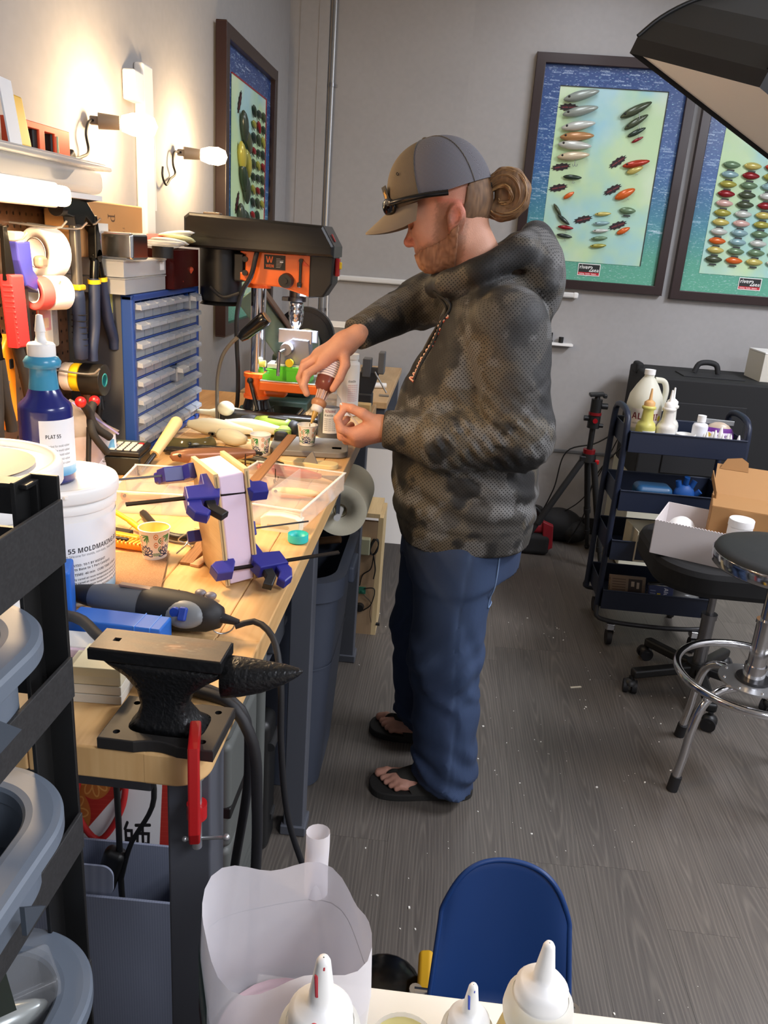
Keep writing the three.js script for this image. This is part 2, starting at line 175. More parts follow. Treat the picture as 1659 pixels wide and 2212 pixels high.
// ---------------------------------------------------------------- left wall: bulbs, raceway, pegboard with tools
function wallBulb(label, pos, ry, cordPts, adapt) {
  const t = T('clip_lamp', label, 'lamp', pos);
  const h = new THREE.Group();
  P('socket', [at(cy(0.016, 0.019, 0.05, 0, 0, 0), 0.02, 0, 0.0, 0, 0, -Math.PI / 2), bx(0.03, 0.02, 0.02, -0.01, 0, 0, 0.004)], mat(0x6d6257, 0.5), t);
  const g = at(la([[0.0005, 0], [0.018, 0.005], [0.026, 0.03], [0.028, 0.06], [0.02, 0.082], [0.0005, 0.09]], 20), 0.045, 0, 0, 0, 0, -Math.PI / 2);
  P('bulb', [g], mat(0xfff4dc, 0.5, 0, { emissive: WARM, emissiveIntensity: 9 }), t);
  const L = new THREE.PointLight(WARM, BULB, 0, 2); L.position.set(0.09, 0, 0); L.castShadow = true; L.shadow.radius = 1.5; t.add(L);
  t.rotation.y = ry; 
  t.updateMatrixWorld(); t.attach(P('cord', [tb(cordPts, 0.0035, 40)], M.black, scene)); if (adapt) t.attach(P('power_adapter', [bx(0.035, 0.04, 0.075, -0.865, 1.672, -1.83, 0.008, 0.5)], M.black, scene));
}
wallBulb('lit warm bulb nearer the camera, beside the white raceway', [-0.885, 1.79, -2.08], 20 * D2R, [[-0.895, 1.79, -2.085], [-0.9, 1.785, -2.05], [-0.9, 1.755, -2.03], [-0.9, 1.72, -2.04], [-0.89, 1.7, -1.98], [-0.875, 1.685, -1.86]], true);
wallBulb('lit warm bulb further back, beside the framed board', [-0.885, 1.785, -2.73], 25 * D2R, [[-0.895, 1.785, -2.715], [-0.905, 1.78, -2.68], [-0.905, 1.745, -2.67], [-0.905, 1.72, -2.69], [-0.905, 1.7, -2.64], [-0.905, 1.68, -2.6], [-0.905, 1.705, -2.57], [-0.905, 1.73, -2.575]], false);
{
  const t = T('cable_raceway', 'white plastic cable raceway standing up the left wall', 'raceway', [0, 0, 0]);
  P('channel', [bx(0.03, 0.52, 0.075, -0.905, 1.72, -2.43, 0.008)], M.white, t); P('switch_box', [bx(0.035, 0.075, 0.07, -0.9, 1.91, -2.34, 0.006)], M.white, t); P('wire', [tb([[-0.905, 1.98, -2.49], [-0.905, 1.8, -2.5], [-0.905, 1.6, -2.505]], 0.004)], M.white, t);
}
{
  const pegTex = tex(256, 256, (u, v) => { const a = (u * 4) % 1 - 0.5, b = (v * 4) % 1 - 0.5, n = fb(u * 8, v * 8, 4), f = vn(u * 128, v * 128, 6); const c = mix([66, 44, 30], [92, 64, 44], n * 0.7 + f * 0.3); return a * a + b * b < 0.018 ? [12, 9, 7] : c; });
  const t = T('pegboard', 'brown perforated pegboard hung with hand tools', 'pegboard', [0, 0, 0]);
  P('board', [buv(bx(0.008, 0.585, 0.95, -0.888, 1.2935, -1.37), 10)], mat(0xffffff, 0.3, 0, { map: pegTex }), t);
  P('rail', [bx(0.02, 0.03, 0.95, -0.905, 1.57, -1.37)], M.darkSteel, t); P('rail', [bx(0.02, 0.03, 0.95, -0.905, 1.02, -1.37)], M.darkSteel, t);
  for (const [y, z, l] of [[1.545, -1.69, 0.13], [1.545, -1.62, 0.12], [1.555, -1.78, 0.12], [1.52, -1.48, 0.11], [1.24, -1.72, 0.13], [1.25, -1.45, 0.07], [1.51, -1.86, 0.1], [1.43, -1.6, 0.11]]) P('peg_hook', [tb([[-0.886, y, z], [-0.886 + l * 0.9, y - 0.002, z], [-0.886 + l, y + 0.01, z]], 0.0024, 8, 6)], M.silver, t);
}
{ // led bar, lit
  const t = T('bench_light_bar', 'glowing white light bar above the pegboard under the clear bin', 'light bar', [-0.728, 1.6, -1.36]);
  P('housing', [bx(0.02, 0.045, 0.36, -0.022, 0.0, 0, 0.006)], M.white, t); P('lens', [bx(0.034, 0.036, 0.34, 0.003, -0.002, 0, 0.012)], mat(0xffffff, 0.5, 0, { emissive: WARM, emissiveIntensity: 6 }), t);
  P('bracket', [bx(0.05, 0.006, 0.02, -0.045, 0.017, -0.13)], M.steel, t); P('bracket', [bx(0.05, 0.006, 0.02, -0.045, 0.017, 0.13)], M.steel, t);
  const L = new THREE.RectAreaLight(WARM, BENCH_BAR, 0.045, 0.34); L.position.set(0.003, -0.026, 0); L.rotation.set(-Math.PI / 2, 0, 0); t.add(L);
}
{ // shelf with clear bin on top
  const t = T('wall_shelf', 'thin metal shelf above the pegboard', 'shelf'); P('board', [bx(0.16, 0.01, 0.75, -0.838, 1.605, -1.4)], M.white, t); for (const z of [-1.1, -1.75]) P('bracket', [ex([[0, 0], [0.16, 0], [0, -0.03]], 0.004, 0, -0.915, 1.6, z)], M.darkSteel, t);
  const b = T('storage_bin', 'frosted white lidded bin on the shelf above the pegboard', 'bin'); P('body', [bx(0.16, 0.048, 0.62, -0.825, 1.635, -1.45, 0.015)], M.frost, b); P('lid', [bx(0.18, 0.01, 0.66, -0.825, 1.664, -1.45, 0.004), bx(0.165, 0.005, 0.63, -0.825, 1.6705, -1.45, 0.002)], M.frost, b);
}
{ const t = T('spirit_level', 'orange spirit level with black vial frames on the bin', 'level', [-0.85, 1.674, -1.69]); t.scale.y = 0.78; P('body', [ex([[-0.11, 0], [0.11, 0], [0.11, 0.075], [-0.11, 0.075]], 0.025, 0.002, 0, 0, 0, 0, Math.PI / 2, 0, [[[-0.07, 0.012], [-0.02, 0.012], [-0.02, 0.062], [-0.07, 0.062]], [[0.0, 0.012], [0.045, 0.012], [0.045, 0.062], [0.0, 0.062]]])], mat(0xe8562a, 0.4), t); P('vial', [bx(0.02, 0.058, 0.034, 0, 0.037, -0.055, 0.004)], M.black, t); P('vial', [bx(0.02, 0.058, 0.03, 0, 0.037, 0.022, 0.004)], M.black, t); P('glass', [cy(0.007, 0.007, 0.04, 0.009, 0.037, -0.055)], mat(0x9fb58d, 0.15), t); }
ONE('yellow_pouch', 'bright yellow tool package leaning on the orange level', 'package', [bx(0.012, 0.085, 0.06, 0, 0.043, 0, 0.004, 0, 0, 0.15)], mat(0xd9ac2b, 0.5), [-0.79, 1.674, -1.5], 0.1);
ONE('paper_card', 'white printed card standing at the edge of the bin', 'card', [bx(0.003, 0.1, 0.05, 0, 0.05, 0, 0, 0, 0, 0.12)], mat(0xd9dfe6, 0.6), [-0.765, 1.674, -1.43], 0.1);
// hand tools
function grip(x, y, z, l, r, m, ring, tilt = 0) { return 0; }
{
  const t = T('claw_hammer', 'claw hammer with grey shaft and navy grip hanging head up', 'hammer', [-0.795, 1.45, -1.715]);
  P('head', [ex([[0.06, -0.01], [0.052, 0.012], [0.02, 0.022], [-0.03, 0.02], [-0.075, -0.012], [-0.098, -0.05], [-0.07, -0.03], [-0.03, -0.012], [-0.015, -0.03], [0.018, -0.03], [0.022, -0.014]], 0.02, 0.003, 0, 0.13, 0, 0, Math.PI / 2 + 0.0), at(cy(0.016, 0.016, 0.022, 0, 0, 0), 0, 0.129, -0.068, Math.PI / 2)].map(g => at(g, 0, 0, 0, 0, Math.PI)), mat(0x3c3a38, 0.3, 0.9), t);
  P('shaft', [bx(0.018, 0.16, 0.024, 0, 0.04, 0, 0.006)], mat(0x77726a, 0.35, 0.7), t);
  P('collar', [bx(0.026, 0.012, 0.031, 0, -0.028, 0, 0.004)], M.yellow, t);
  const g = P('grip', [la([[0.0005, -0.185], [0.015, -0.18], [0.017, -0.15], [0.0145, -0.1], [0.0155, -0.05], [0.0135, -0.034], [0.0005, -0.033]], 16)], mat(0x1f2a44, 0.55), t); g.scale.set(0.9, 1, 1.15);
  for (let i = 0; i < 6; i++) P('groove', [at(new THREE.TorusGeometry(0.0158, 0.0012, 5, 16), 0, -0.085 - i * 0.013, 0, Math.PI / 2)], M.black, t);
}
function pliers(label, pos, m, spread, s = 1, tilt = 0, ring = M.yellow) {
  const t = T('pliers', label, 'pliers', pos); t.rotation.set(tilt, 0, 0); t.scale.setScalar(s);
  P('jaw', [ex([[-0.012, -0.012], [-0.002, 0.06], [0.002, 0.06], [0.012, -0.012]], 0.012, 0.003, 0, 0, 0, 0, Math.PI / 2)], mat(0x2b2a28, 0.25, 0.9), t);
  P('pivot', [cy(0.012, 0.012, 0.018, 0, -0.012, 0, 'x', 16), bx(0.012, 0.03, 0.03, 0, -0.02, 0, 0.005)], mat(0x2b2a28, 0.25, 0.9), t);
  for (const k of [-1, 1]) { P('handle', [tb([[0, -0.055, k * 0.014 * spread], [0, -0.1, k * 0.022 * spread], [0, -0.15, k * 0.032 * spread], [0, -0.19, k * 0.05 * spread], [0, -0.21, k * 0.052 * spread]], 0.0115, 16, 10)], m, t); P('tang', [tb([[0, -0.02, k * 0.006], [0, -0.045, k * 0.012 * spread], [0, -0.06, k * 0.015 * spread]], 0.009, 6, 8)], mat(0x2b2a28, 0.25, 0.9), t); if (ring) P('ring', [cy(0.0127, 0.0127, 0.008, 0, -0.06, k * 0.0148 * spread)], ring, t); }
}
pliers('large black pliers with navy and yellow handles, right of hammer', [-0.79, 1.5, -1.8], mat(0x232e4a, 0.55), 1.1, 1.12, 0.1);
pliers('small pliers with black ribbed handles at the far left', [-0.8, 1.36, -1.385], M.rubber, 0.5, 0.9, 0.05, null);
{
  const t = T('snips', 'red-handled snips with black blades on the pegboard', 'snips', [-0.8, 1.42, -1.46]); t.rotation.x = 0.1;
  P('handle', [ex([[-0.02, -0.09], [0.016, -0.095], [0.02, 0.03], [-0.018, 0.035]], 0.016, 0.004, 0, 0, 0, 0, Math.PI / 2)], mat(0xc2262a, 0.4), t); for (let i = 0; i < 12; i++) P('rib', [bx(0.018, 0.004, 0.004, 0.003, -0.085 + i * 0.0095, 0.021, 0.001)], mat(0xc2262a, 0.4), t);
  P('blade', [ex([[-0.016, 0.03], [0.014, 0.03], [0.006, 0.12], [-0.004, 0.12]], 0.006, 0.001, 0, 0, 0.006, 0, Math.PI / 2)], mat(0x1d1c1b, 0.25, 0.8), t); P('lower_handle', [tb([[0, -0.09, 0.01], [0, -0.13, 0.0], [0, -0.17, -0.008], [0, -0.2, -0.012]], 0.011, 12, 8), tb([[0, -0.09, -0.012], [0, -0.13, -0.03], [0, -0.18, -0.036], [0, -0.2, -0.034]], 0.011, 12, 8)], M.rubber, t);
}
{ const t = T('bar_clamp_hanging', 'purple-blue clamp head hanging on pegboard beside the snips', 'clamp', [-0.82, 1.48, -1.53]); P('jaw', [ex([[-0.03, 0.03], [0.015, 0.03], [0.02, -0.02], [0.05, -0.045], [0.045, -0.06], [-0.005, -0.045], [-0.025, 0]], 0.022, 0.003, 0, 0, 0, 0, Math.PI / 2)], mat(0x2c2f7d, 0.4), t); P('pad', [bx(0.024, 0.022, 0.03, 0, 0.04, 0.012, 0.004)], mat(0x8d8880, 0.6), t); P('bar', [bx(0.005, 0.24, 0.012, 0, -0.08, -0.012)], M.darkSteel, t); P('knob', [bx(0.02, 0.024, 0.03, 0.01, -0.005, -0.06, 0.008)], mat(0x6d655a, 0.5), t); }
const roll = (label, r, ri, w, pos, m, core, ry = 0) => { const t = T('tape_roll', label, 'tape roll', pos, ry, 'tape rolls on the pegboard'); P('tape', [at(la([[ri, -w / 2], [r - 0.002, -w / 2], [r, -w / 2 + 0.002], [r, w / 2 - 0.002], [r - 0.002, w / 2], [ri, w / 2], [ri, -w / 2]], 28), 0, 0, 0, 0, 0, Math.PI / 2)], m, t); P('core', [at(la([[ri - 0.003, -w / 2], [ri, -w / 2], [ri, w / 2], [ri - 0.003, w / 2], [ri - 0.003, -w / 2]], 28), 0, 0, 0, 0, 0, Math.PI / 2)], core, t); };
roll('pink-red tape roll nearest the snips on the pegboard', 0.033, 0.02, 0.03, [-0.815, 1.415, -1.585], mat(0xc94a4a, 0.5), M.whiteMatte, 1.15); roll('white tape roll beside the pink-red one', 0.034, 0.02, 0.045, [-0.8, 1.415, -1.622], M.white, M.whiteMatte, 1.15); roll('broad white tape roll high behind the hammer', 0.05, 0.03, 0.05, [-0.835, 1.49, -1.66], M.white, M.whiteMatte, 1.2);
roll('white electrical tape roll below the hammer', 0.032, 0.018, 0.022, [-0.85, 1.218, -1.765], mat(0xe8e0dc, 0.5), M.whiteMatte); roll('yellow electrical tape roll below the hammer', 0.032, 0.018, 0.02, [-0.828, 1.218, -1.765], M.yellow, M.whiteMatte); roll('black electrical tape roll with teal core', 0.0365, 0.016, 0.05, [-0.79, 1.216, -1.765], mat(0x1d1b19, 0.35), mat(0x2f8f93, 0.5));
{ const t = T('blister_pack', 'hanging blister card with purple lettering band', 'package', [-0.8, 1.49, -1.87]); P('card', [bx(0.002, 0.13, 0.055, 0, 0, 0)], mat(0xffffff, 0.5, 0, { map: cnv(128, 256, (k) => { k.fillStyle = '#d8d4cc'; k.fillRect(0, 0, 128, 256); k.fillStyle = '#3b2a6b'; k.fillRect(10, 40, 118, 90); k.fillStyle = '#e58fa8'; k.font = 'bold 34px sans-serif'; k.fillText('OpenFix', 4, 92); k.fillStyle = '#4a57b5'; k.font = 'bold 22px sans-serif'; k.fillText('Ez Weld', 20, 124); k.fillStyle = '#c9c33a'; k.fillRect(20, 160, 90, 30); }) }), t); P('blister', [bx(0.012, 0.09, 0.045, 0.008, -0.11, -0.01, 0.005)], M.clear, t); P('contents', [bx(0.006, 0.05, 0.015, 0.008, -0.11, -0.01, 0.002)], mat(0xd7cc2c, 0.5), t); }
{ const t = T('blister_pack', 'red and orange hanging pack below the pink tape', 'package', [-0.83, 1.345, -1.63]); P('card', [bx(0.003, 0.09, 0.06, 0, 0, 0)], mat(0xffffff, 0.5, 0, { map: cnv(64, 96, k => { k.fillStyle = '#d9c7a8'; k.fillRect(0, 0, 64, 96); k.fillStyle = '#d6452c'; k.fillRect(6, 8, 52, 50); k.fillStyle = '#e89a35'; k.fillRect(14, 30, 34, 22); }) }), t); P('blister', [bx(0.014, 0.085, 0.055, 0.01, 0, 0, 0.005)], M.clear, t); }
{ const t = T('utility_knife', 'orange snap-off knife hanging left of the blue bottle', 'knife', [-0.83, 1.27, -1.47]); P('handle', [ex([[-0.022, -0.1], [0.006, -0.09], [0.014, 0.05], [0.0, 0.07], [-0.03, 0.04]], 0.012, 0.004, 0, 0, 0, 0, Math.PI / 2)], mat(0xe58a1f, 0.4), t); P('lock', [bx(0.016, 0.02, 0.016, 0.004, 0.02, 0, 0.004)], M.black, t); }
{ const t = T('spring_clamp', 'black spring clamp with red tips standing by the tape rolls', 'clamp', [-0.76, 1.13, -1.66]); P('arm', [tb([[0, 0.06, 0.03], [0, 0.035, 0.0], [0.01, 0, -0.01], [0.03, -0.03, -0.04]], 0.009, 14, 8)], M.blackMatte, t); P('arm', [tb([[0, 0.05, -0.03], [0, 0.025, -0.01], [0.01, -0.01, 0.005], [0.03, -0.06, -0.02]], 0.009, 14, 8)], M.blackMatte, t); P('tip', [sp(0.012, 0, 0.062, 0.034)], M.red, t); P('tip', [sp(0.012, 0, 0.052, -0.034)], M.red, t); P('stem', [bar([0.0, 0.0, 0], [0, -0.13, 0.02], 0.006)], M.black, t); }
// ---------------------------------------------------------------- workbench
const WB = { x0: -0.875, x1: -0.225, z0: -2.86, z1: -0.737, y: 1.0, th: 0.042 };
{
  const t = T('workbench', 'long wooden-topped workbench with dark grey steel legs', 'workbench', [0, 0, 0]);
  const wt = [woodTex([190, 142, 88], [226, 184, 128], 5, 6, 1), woodTex([198, 152, 96], [230, 192, 136], 4, 6, 2), woodTex([202, 158, 102], [234, 198, 144], 6, 6, 3)];
  const ms = wt.map(m => mat(0xffffff, 0.38, 0, { map: m }));
  const L = WB.z1 - WB.z0, cz = (WB.z0 + WB.z1) / 2;
  const brd = (x0, x1, z0, z1, m, r = 0.003) => { const g = bx(x1 - x0 - 0.0006, WB.th, z1 - z0 - 0.0006, (x0 + x1) / 2, WB.y - WB.th / 2, (z0 + z1) / 2, r); buv(g, 1.6, hsh(m, 3, 1), hsh(m, 4, 1)); P('board', [g], ms[m], t); };
  brd(-0.875, -0.72, WB.z0, WB.z1, 0); brd(-0.72, -0.575, WB.z0, WB.z1, 1); brd(-0.575, -0.43, WB.z0, WB.z1, 2); brd(-0.43, -0.29, WB.z0, WB.z1, 1); 
  brd(-0.29, WB.x1, WB.z0, -1.015, 1, 0.003);
  { const s = new THREE.Shape(), w = 0.062, l = 0.275, r = 0.035; s.moveTo(0, 0); s.lineTo(w, 0); s.lineTo(w, l - r); s.absarc(w - r, l - r, r, 0, Math.PI / 2); s.lineTo(0, l); const g = ex(s, WB.th - 0.006, 0.003, -0.29, WB.y - WB.th / 2, -1.015, Math.PI / 2); buv(g, 1.6); P('board', [g], ms[1], t); }
  for (const z of [-0.815, -1.805, -2.775]) { const lx = z > -1 ? -0.258 : z < -2 ? -0.27 : -0.2925; P('leg', [bx(0.055, 0.955, 0.06, lx, 0.4785, z, 0.004)], M.benchSteel, t); P('leg', [bx(0.055, 0.955, 0.06, -0.835, 0.4785, z, 0.004)], M.benchSteel, t); P('cross_rail', [bx(0.5, 0.05, 0.03, -0.56, 0.92, z, 0.003)], M.benchSteel, t); P('foot', [bx(0.07, 0.03, 0.075, lx, 0.015, z, 0.004)], M.benchSteel, t); }
  P('lower_shelf', [bx(0.46, 0.015, 0.24, -0.58, 0.5925, -1.78)], M.benchSteel, t); P('shelf_support', [bx(0.02, 0.35, 0.02, -0.4, 0.77, -1.88)], M.benchSteel, t);
  P('apron', [bx(0.02, 0.045, 2.0, -0.33, 0.934, -1.8)], M.benchSteel, t); P('apron', [bx(0.02, 0.045, 2.0, -0.84, 0.934, -1.8)], M.benchSteel, t);
}
// ---------------------------------------------------------------- drawer cabinet
{
  const W = 0.52, H = 0.4, D = 0.163, t = T('drawer_cabinet', 'blue-framed small parts cabinet full of clear drawers', 'cabinet', [-0.745, 1.0, -2.14]); t.rotation.y = Math.PI / 2;
  P('shell', [bx(W - 0.01, 0.006, D, 0, H - 0.004, -D / 2), bx(W - 0.01, 0.006, D, 0, 0.004, -D / 2), bx(0.006, H - 0.004, D, -W / 2 + 0.006, H / 2, -D / 2), bx(0.006, H - 0.004, D, W / 2 - 0.006, H / 2, -D / 2), bx(W - 0.01, H - 0.01, 0.004, 0, H / 2, -D + 0.004)], mat(0x4c4d50, 0.5), t);
  P('frame', [bx(0.018, H, 0.03, -W / 2 + 0.009, H / 2, -0.01, 0.005), bx(0.018, H, 0.03, W / 2 - 0.009, H / 2, -0.01, 0.005), bx(W, 0.016, 0.03, 0, H - 0.008, -0.01, 0.005), bx(W, 0.016, 0.03, 0, 0.008, -0.01, 0.005), bx(W - 0.03, H - 0.03, 0.004, 0, H / 2, -0.07)], mat(0x24468f, 0.42), t);
  const n = 8, cw = (W - 0.036) / n, rh = (H - 0.032) / n; const bm = mat(0x24468f, 0.42);
  for (let i = 1; i < n; i++) { P('divider', [bx(W - 0.03, 0.004, 0.06, 0, 0.016 + i * rh, -0.028)], bm, t); P('divider', [bx(0.003, H - 0.03, 0.055, -W / 2 + 0.018 + i * cw, H / 2, -0.032)], bm, t); }
  const dw = cw - 0.006, dh = rh - 0.008;
  const front = mergeGeometries([bx(dw, dh, 0.003, 0, 0, 0), bx(dw, 0.002, 0.06, 0, -dh / 2, -0.03), bx(0.002, dh * 0.8, 0.06, -dw / 2, -0.002, -0.03), bx(0.002, dh * 0.8, 0.06, dw / 2, -0.002, -0.03)]), lip = mergeGeometries([bx(dw, 0.002, 0.017, 0, dh / 2 - 0.004, 0.0085, 0, 0.45), bx(dw, 0.008, 0.002, 0, dh / 2 - 0.0115, 0.0165), bx(0.0015, 0.011, 0.015, -dw / 2 + 0.001, dh / 2 - 0.009, 0.009), bx(0.0015, 0.011, 0.015, dw / 2 - 0.001, dh / 2 - 0.009, 0.009)]);
  const dm = phy(0xdde4ec, 0.25, { transmission: 0.72, thickness: 0, ior: 1.3 }), lm = phy(0xe4e9ef, 0.25, { transmission: 0.62, thickness: 0, ior: 1.3 }), cm = [mat(0x8c8f92, 0.6), mat(0x5d4b3c, 0.6), mat(0xb9b199, 0.6), mat(0x8e3a34, 0.6), mat(0xc5b83a, 0.6)];
  for (let r = 0; r < n; r++) for (let c = 0; c < n; c++) { const d = P('drawer', front, dm, t); const pull = hsh(r, c, 6) > 0.9 ? 0.02 : 0; d.position.set(-W / 2 + 0.018 + (c + 0.5) * cw, 0.016 + (r + 0.5) * rh, 0.001 + pull); P('lip', lip, lm, d); if (hsh(r, c, 3) > 0.35) P('contents', [bx(dw * 0.8, dh * (0.2 + 0.3 * hsh(r, c, 1)), 0.04, 0, -dh * 0.3, -0.03, 0.003)], cm[Math.floor(hsh(r, c, 2) ** 2 * 5)], d); }
}
// things on the cabinet
{
  const box = (name, label, w, h, d, pos, n, cat = 'organizer') => { const t = T(name, label, cat, pos, Math.PI / 2); P('tray', [bx(w, 0.003, d, 0, 0.0015, 0), bx(w, h, 0.002, 0, h / 2, d / 2), bx(w, h, 0.002, 0, h / 2, -d / 2), bx(0.002, h, d, w / 2, h / 2, 0), bx(0.002, h, d, -w / 2, h / 2, 0)], M.frost, t); for (let i = 1; i < n; i++) P('partition', [bx(0.002, h * 0.9, d - 0.004, -w / 2 + w * i / n, h * 0.47, 0)], M.frost, t); P('lid', [bx(w + 0.006, 0.004, d + 0.006, 0, h + 0.002, 0, 0.0015)], M.frost, t); return t; };
  const o1 = box('parts_box', 'lower frosted divided parts box on top of drawer cabinet', 0.27, 0.033, 0.15, [-0.82, 1.402, -1.985], 4); for (let i = 0; i < 3; i++) P('contents', [bx(0.05, 0.014, 0.1, -0.09 + i * 0.068, 0.011, 0, 0.004)], M.darkSteel, o1);
  const o2 = box('parts_box', 'upper frosted parts box full of split rings on cabinet', 0.28, 0.034, 0.15, [-0.82, 1.441, -1.985], 3); for (let i = 0; i < 14; i++) P('split_ring', [at(new THREE.TorusGeometry(rr(0.006, 0.011), 0.0012, 5, 14), rr(-0.12, 0.12), rr(0.008, 0.02), rr(-0.06, 0.07), rr(0, 1.5), rr(0, 1.5))], M.silver, o2); P('price_label', [bx(0.03, 0.02, 0.001, 0.11, 0.02, 0.077)], M.white, o2);
  const t = T('card_box', 'tan cardboard box with dark lettering standing on the parts boxes', 'box', [-0.847, 1.482, -1.955]); t.rotation.y = Math.PI / 2 + 0.02;
  P('carton', [bx(0.41, 0.12, 0.07, 0, 0.06, 0, 0.004)], mat(0xb4834f, 0.7), t); P('lettering', [sheet(0.39, 0.105, 0, 0, 0.06, 0.0358)], mat(0xffffff, 0.7, 0, { map: cnv(256, 128, (k, w, h) => { k.fillStyle = '#b8854f'; k.fillRect(0, 0, w, h); k.fillStyle = '#4a2e18'; k.save(); k.translate(108, 20); k.rotate(Math.PI / 2); k.font = '40px serif'; k.fillText('P', 0, 0); k.font = '16px serif'; k.fillText('A R A B L E', 40, 4); k.translate(0, -60); k.font = '12px serif'; k.fillText('F I S H I N G', 36, 0); k.restore(); }) }), t);
  ONE('steel_tin', 'shiny steel tin box beside the tan carton', 'tin', [bx(0.085, 0.06, 0.1, 0, 0.03, 0, 0.008)], mat(0xc3c5c8, 0.18, 1), [-0.766, 1.479, -1.9]); 
  const a = T('acrylic_bin', 'dark red translucent bin filled with soft baits', 'bin', [-0.8, 1.402, -2.237]); const am = phy(0x4a1512, 0.12, { transmission: 0.35, thickness: 0, ior: 1.3 }); P('wall', [bx(0.003, 0.1, 0.21, 0.075, 0.05, 0, 0), bx(0.003, 0.1, 0.21, -0.075, 0.05, 0), bx(0.15, 0.1, 0.003, 0, 0.05, 0.105), bx(0.15, 0.1, 0.003, 0, 0.05, -0.105), bx(0.15, 0.003, 0.21, 0, 0.0015, 0)], am, a);
  for (let i = 0; i < 16; i++) P('soft_bait', [at(lureG.clone().scale(0.09, 0.12, 0.12), rr(-0.04, 0.05), 0.02 + rr(0, 0.06), rr(-0.06, 0.06), 0, rr(0, 3), rr(-0.5, 0.5))], i % 3 ? mat(0xb5431f, 0.4) : mat(0x5a2018, 0.4), a);
  for (let i = 0; i < 7; i++) ONE('bait_bag', ['crumpled clear bait bag on the red bin, nearest the carton', 'clear bait bag with white label on the red bin', 'clear bait bag lying in the middle of the red bin', 'clear bag with red baits on the red bin', 'clear bag with pale green insert on the red bin', 'crinkled clear bag at the drill press end of bin', 'white sachet drooping over the end of the red bin'][i], 'bag', [at(new THREE.SphereGeometry(1, 10, 6).scale(0.06, 0.008, 0.045), 0, 0, 0, rr(-0.4, 0.4), rr(0, 3), rr(-0.25, 0.25))], [M.clear, M.frost, mat(0xd9d7cf, 0.4), mat(0xb8352c, 0.4), mat(0xcfd3a9, 0.4), M.clear, M.white][i], [-0.8 + rr(-0.03, 0.05), 1.512 + i * 0.004, -2.15 - i * 0.03], 0, 'bait bags on the red bin');
  const w = T('lure_box', 'black lidded lure tin beside the parts boxes', 'tin', [-0.735, 1.482, -2.08]); P('tin', [cy(0.026, 0.026, 0.02, 0, 0.01, 0)], M.black, w); P('lid', [cy(0.027, 0.027, 0.008, 0, 0.024, 0)], M.black, w);
}
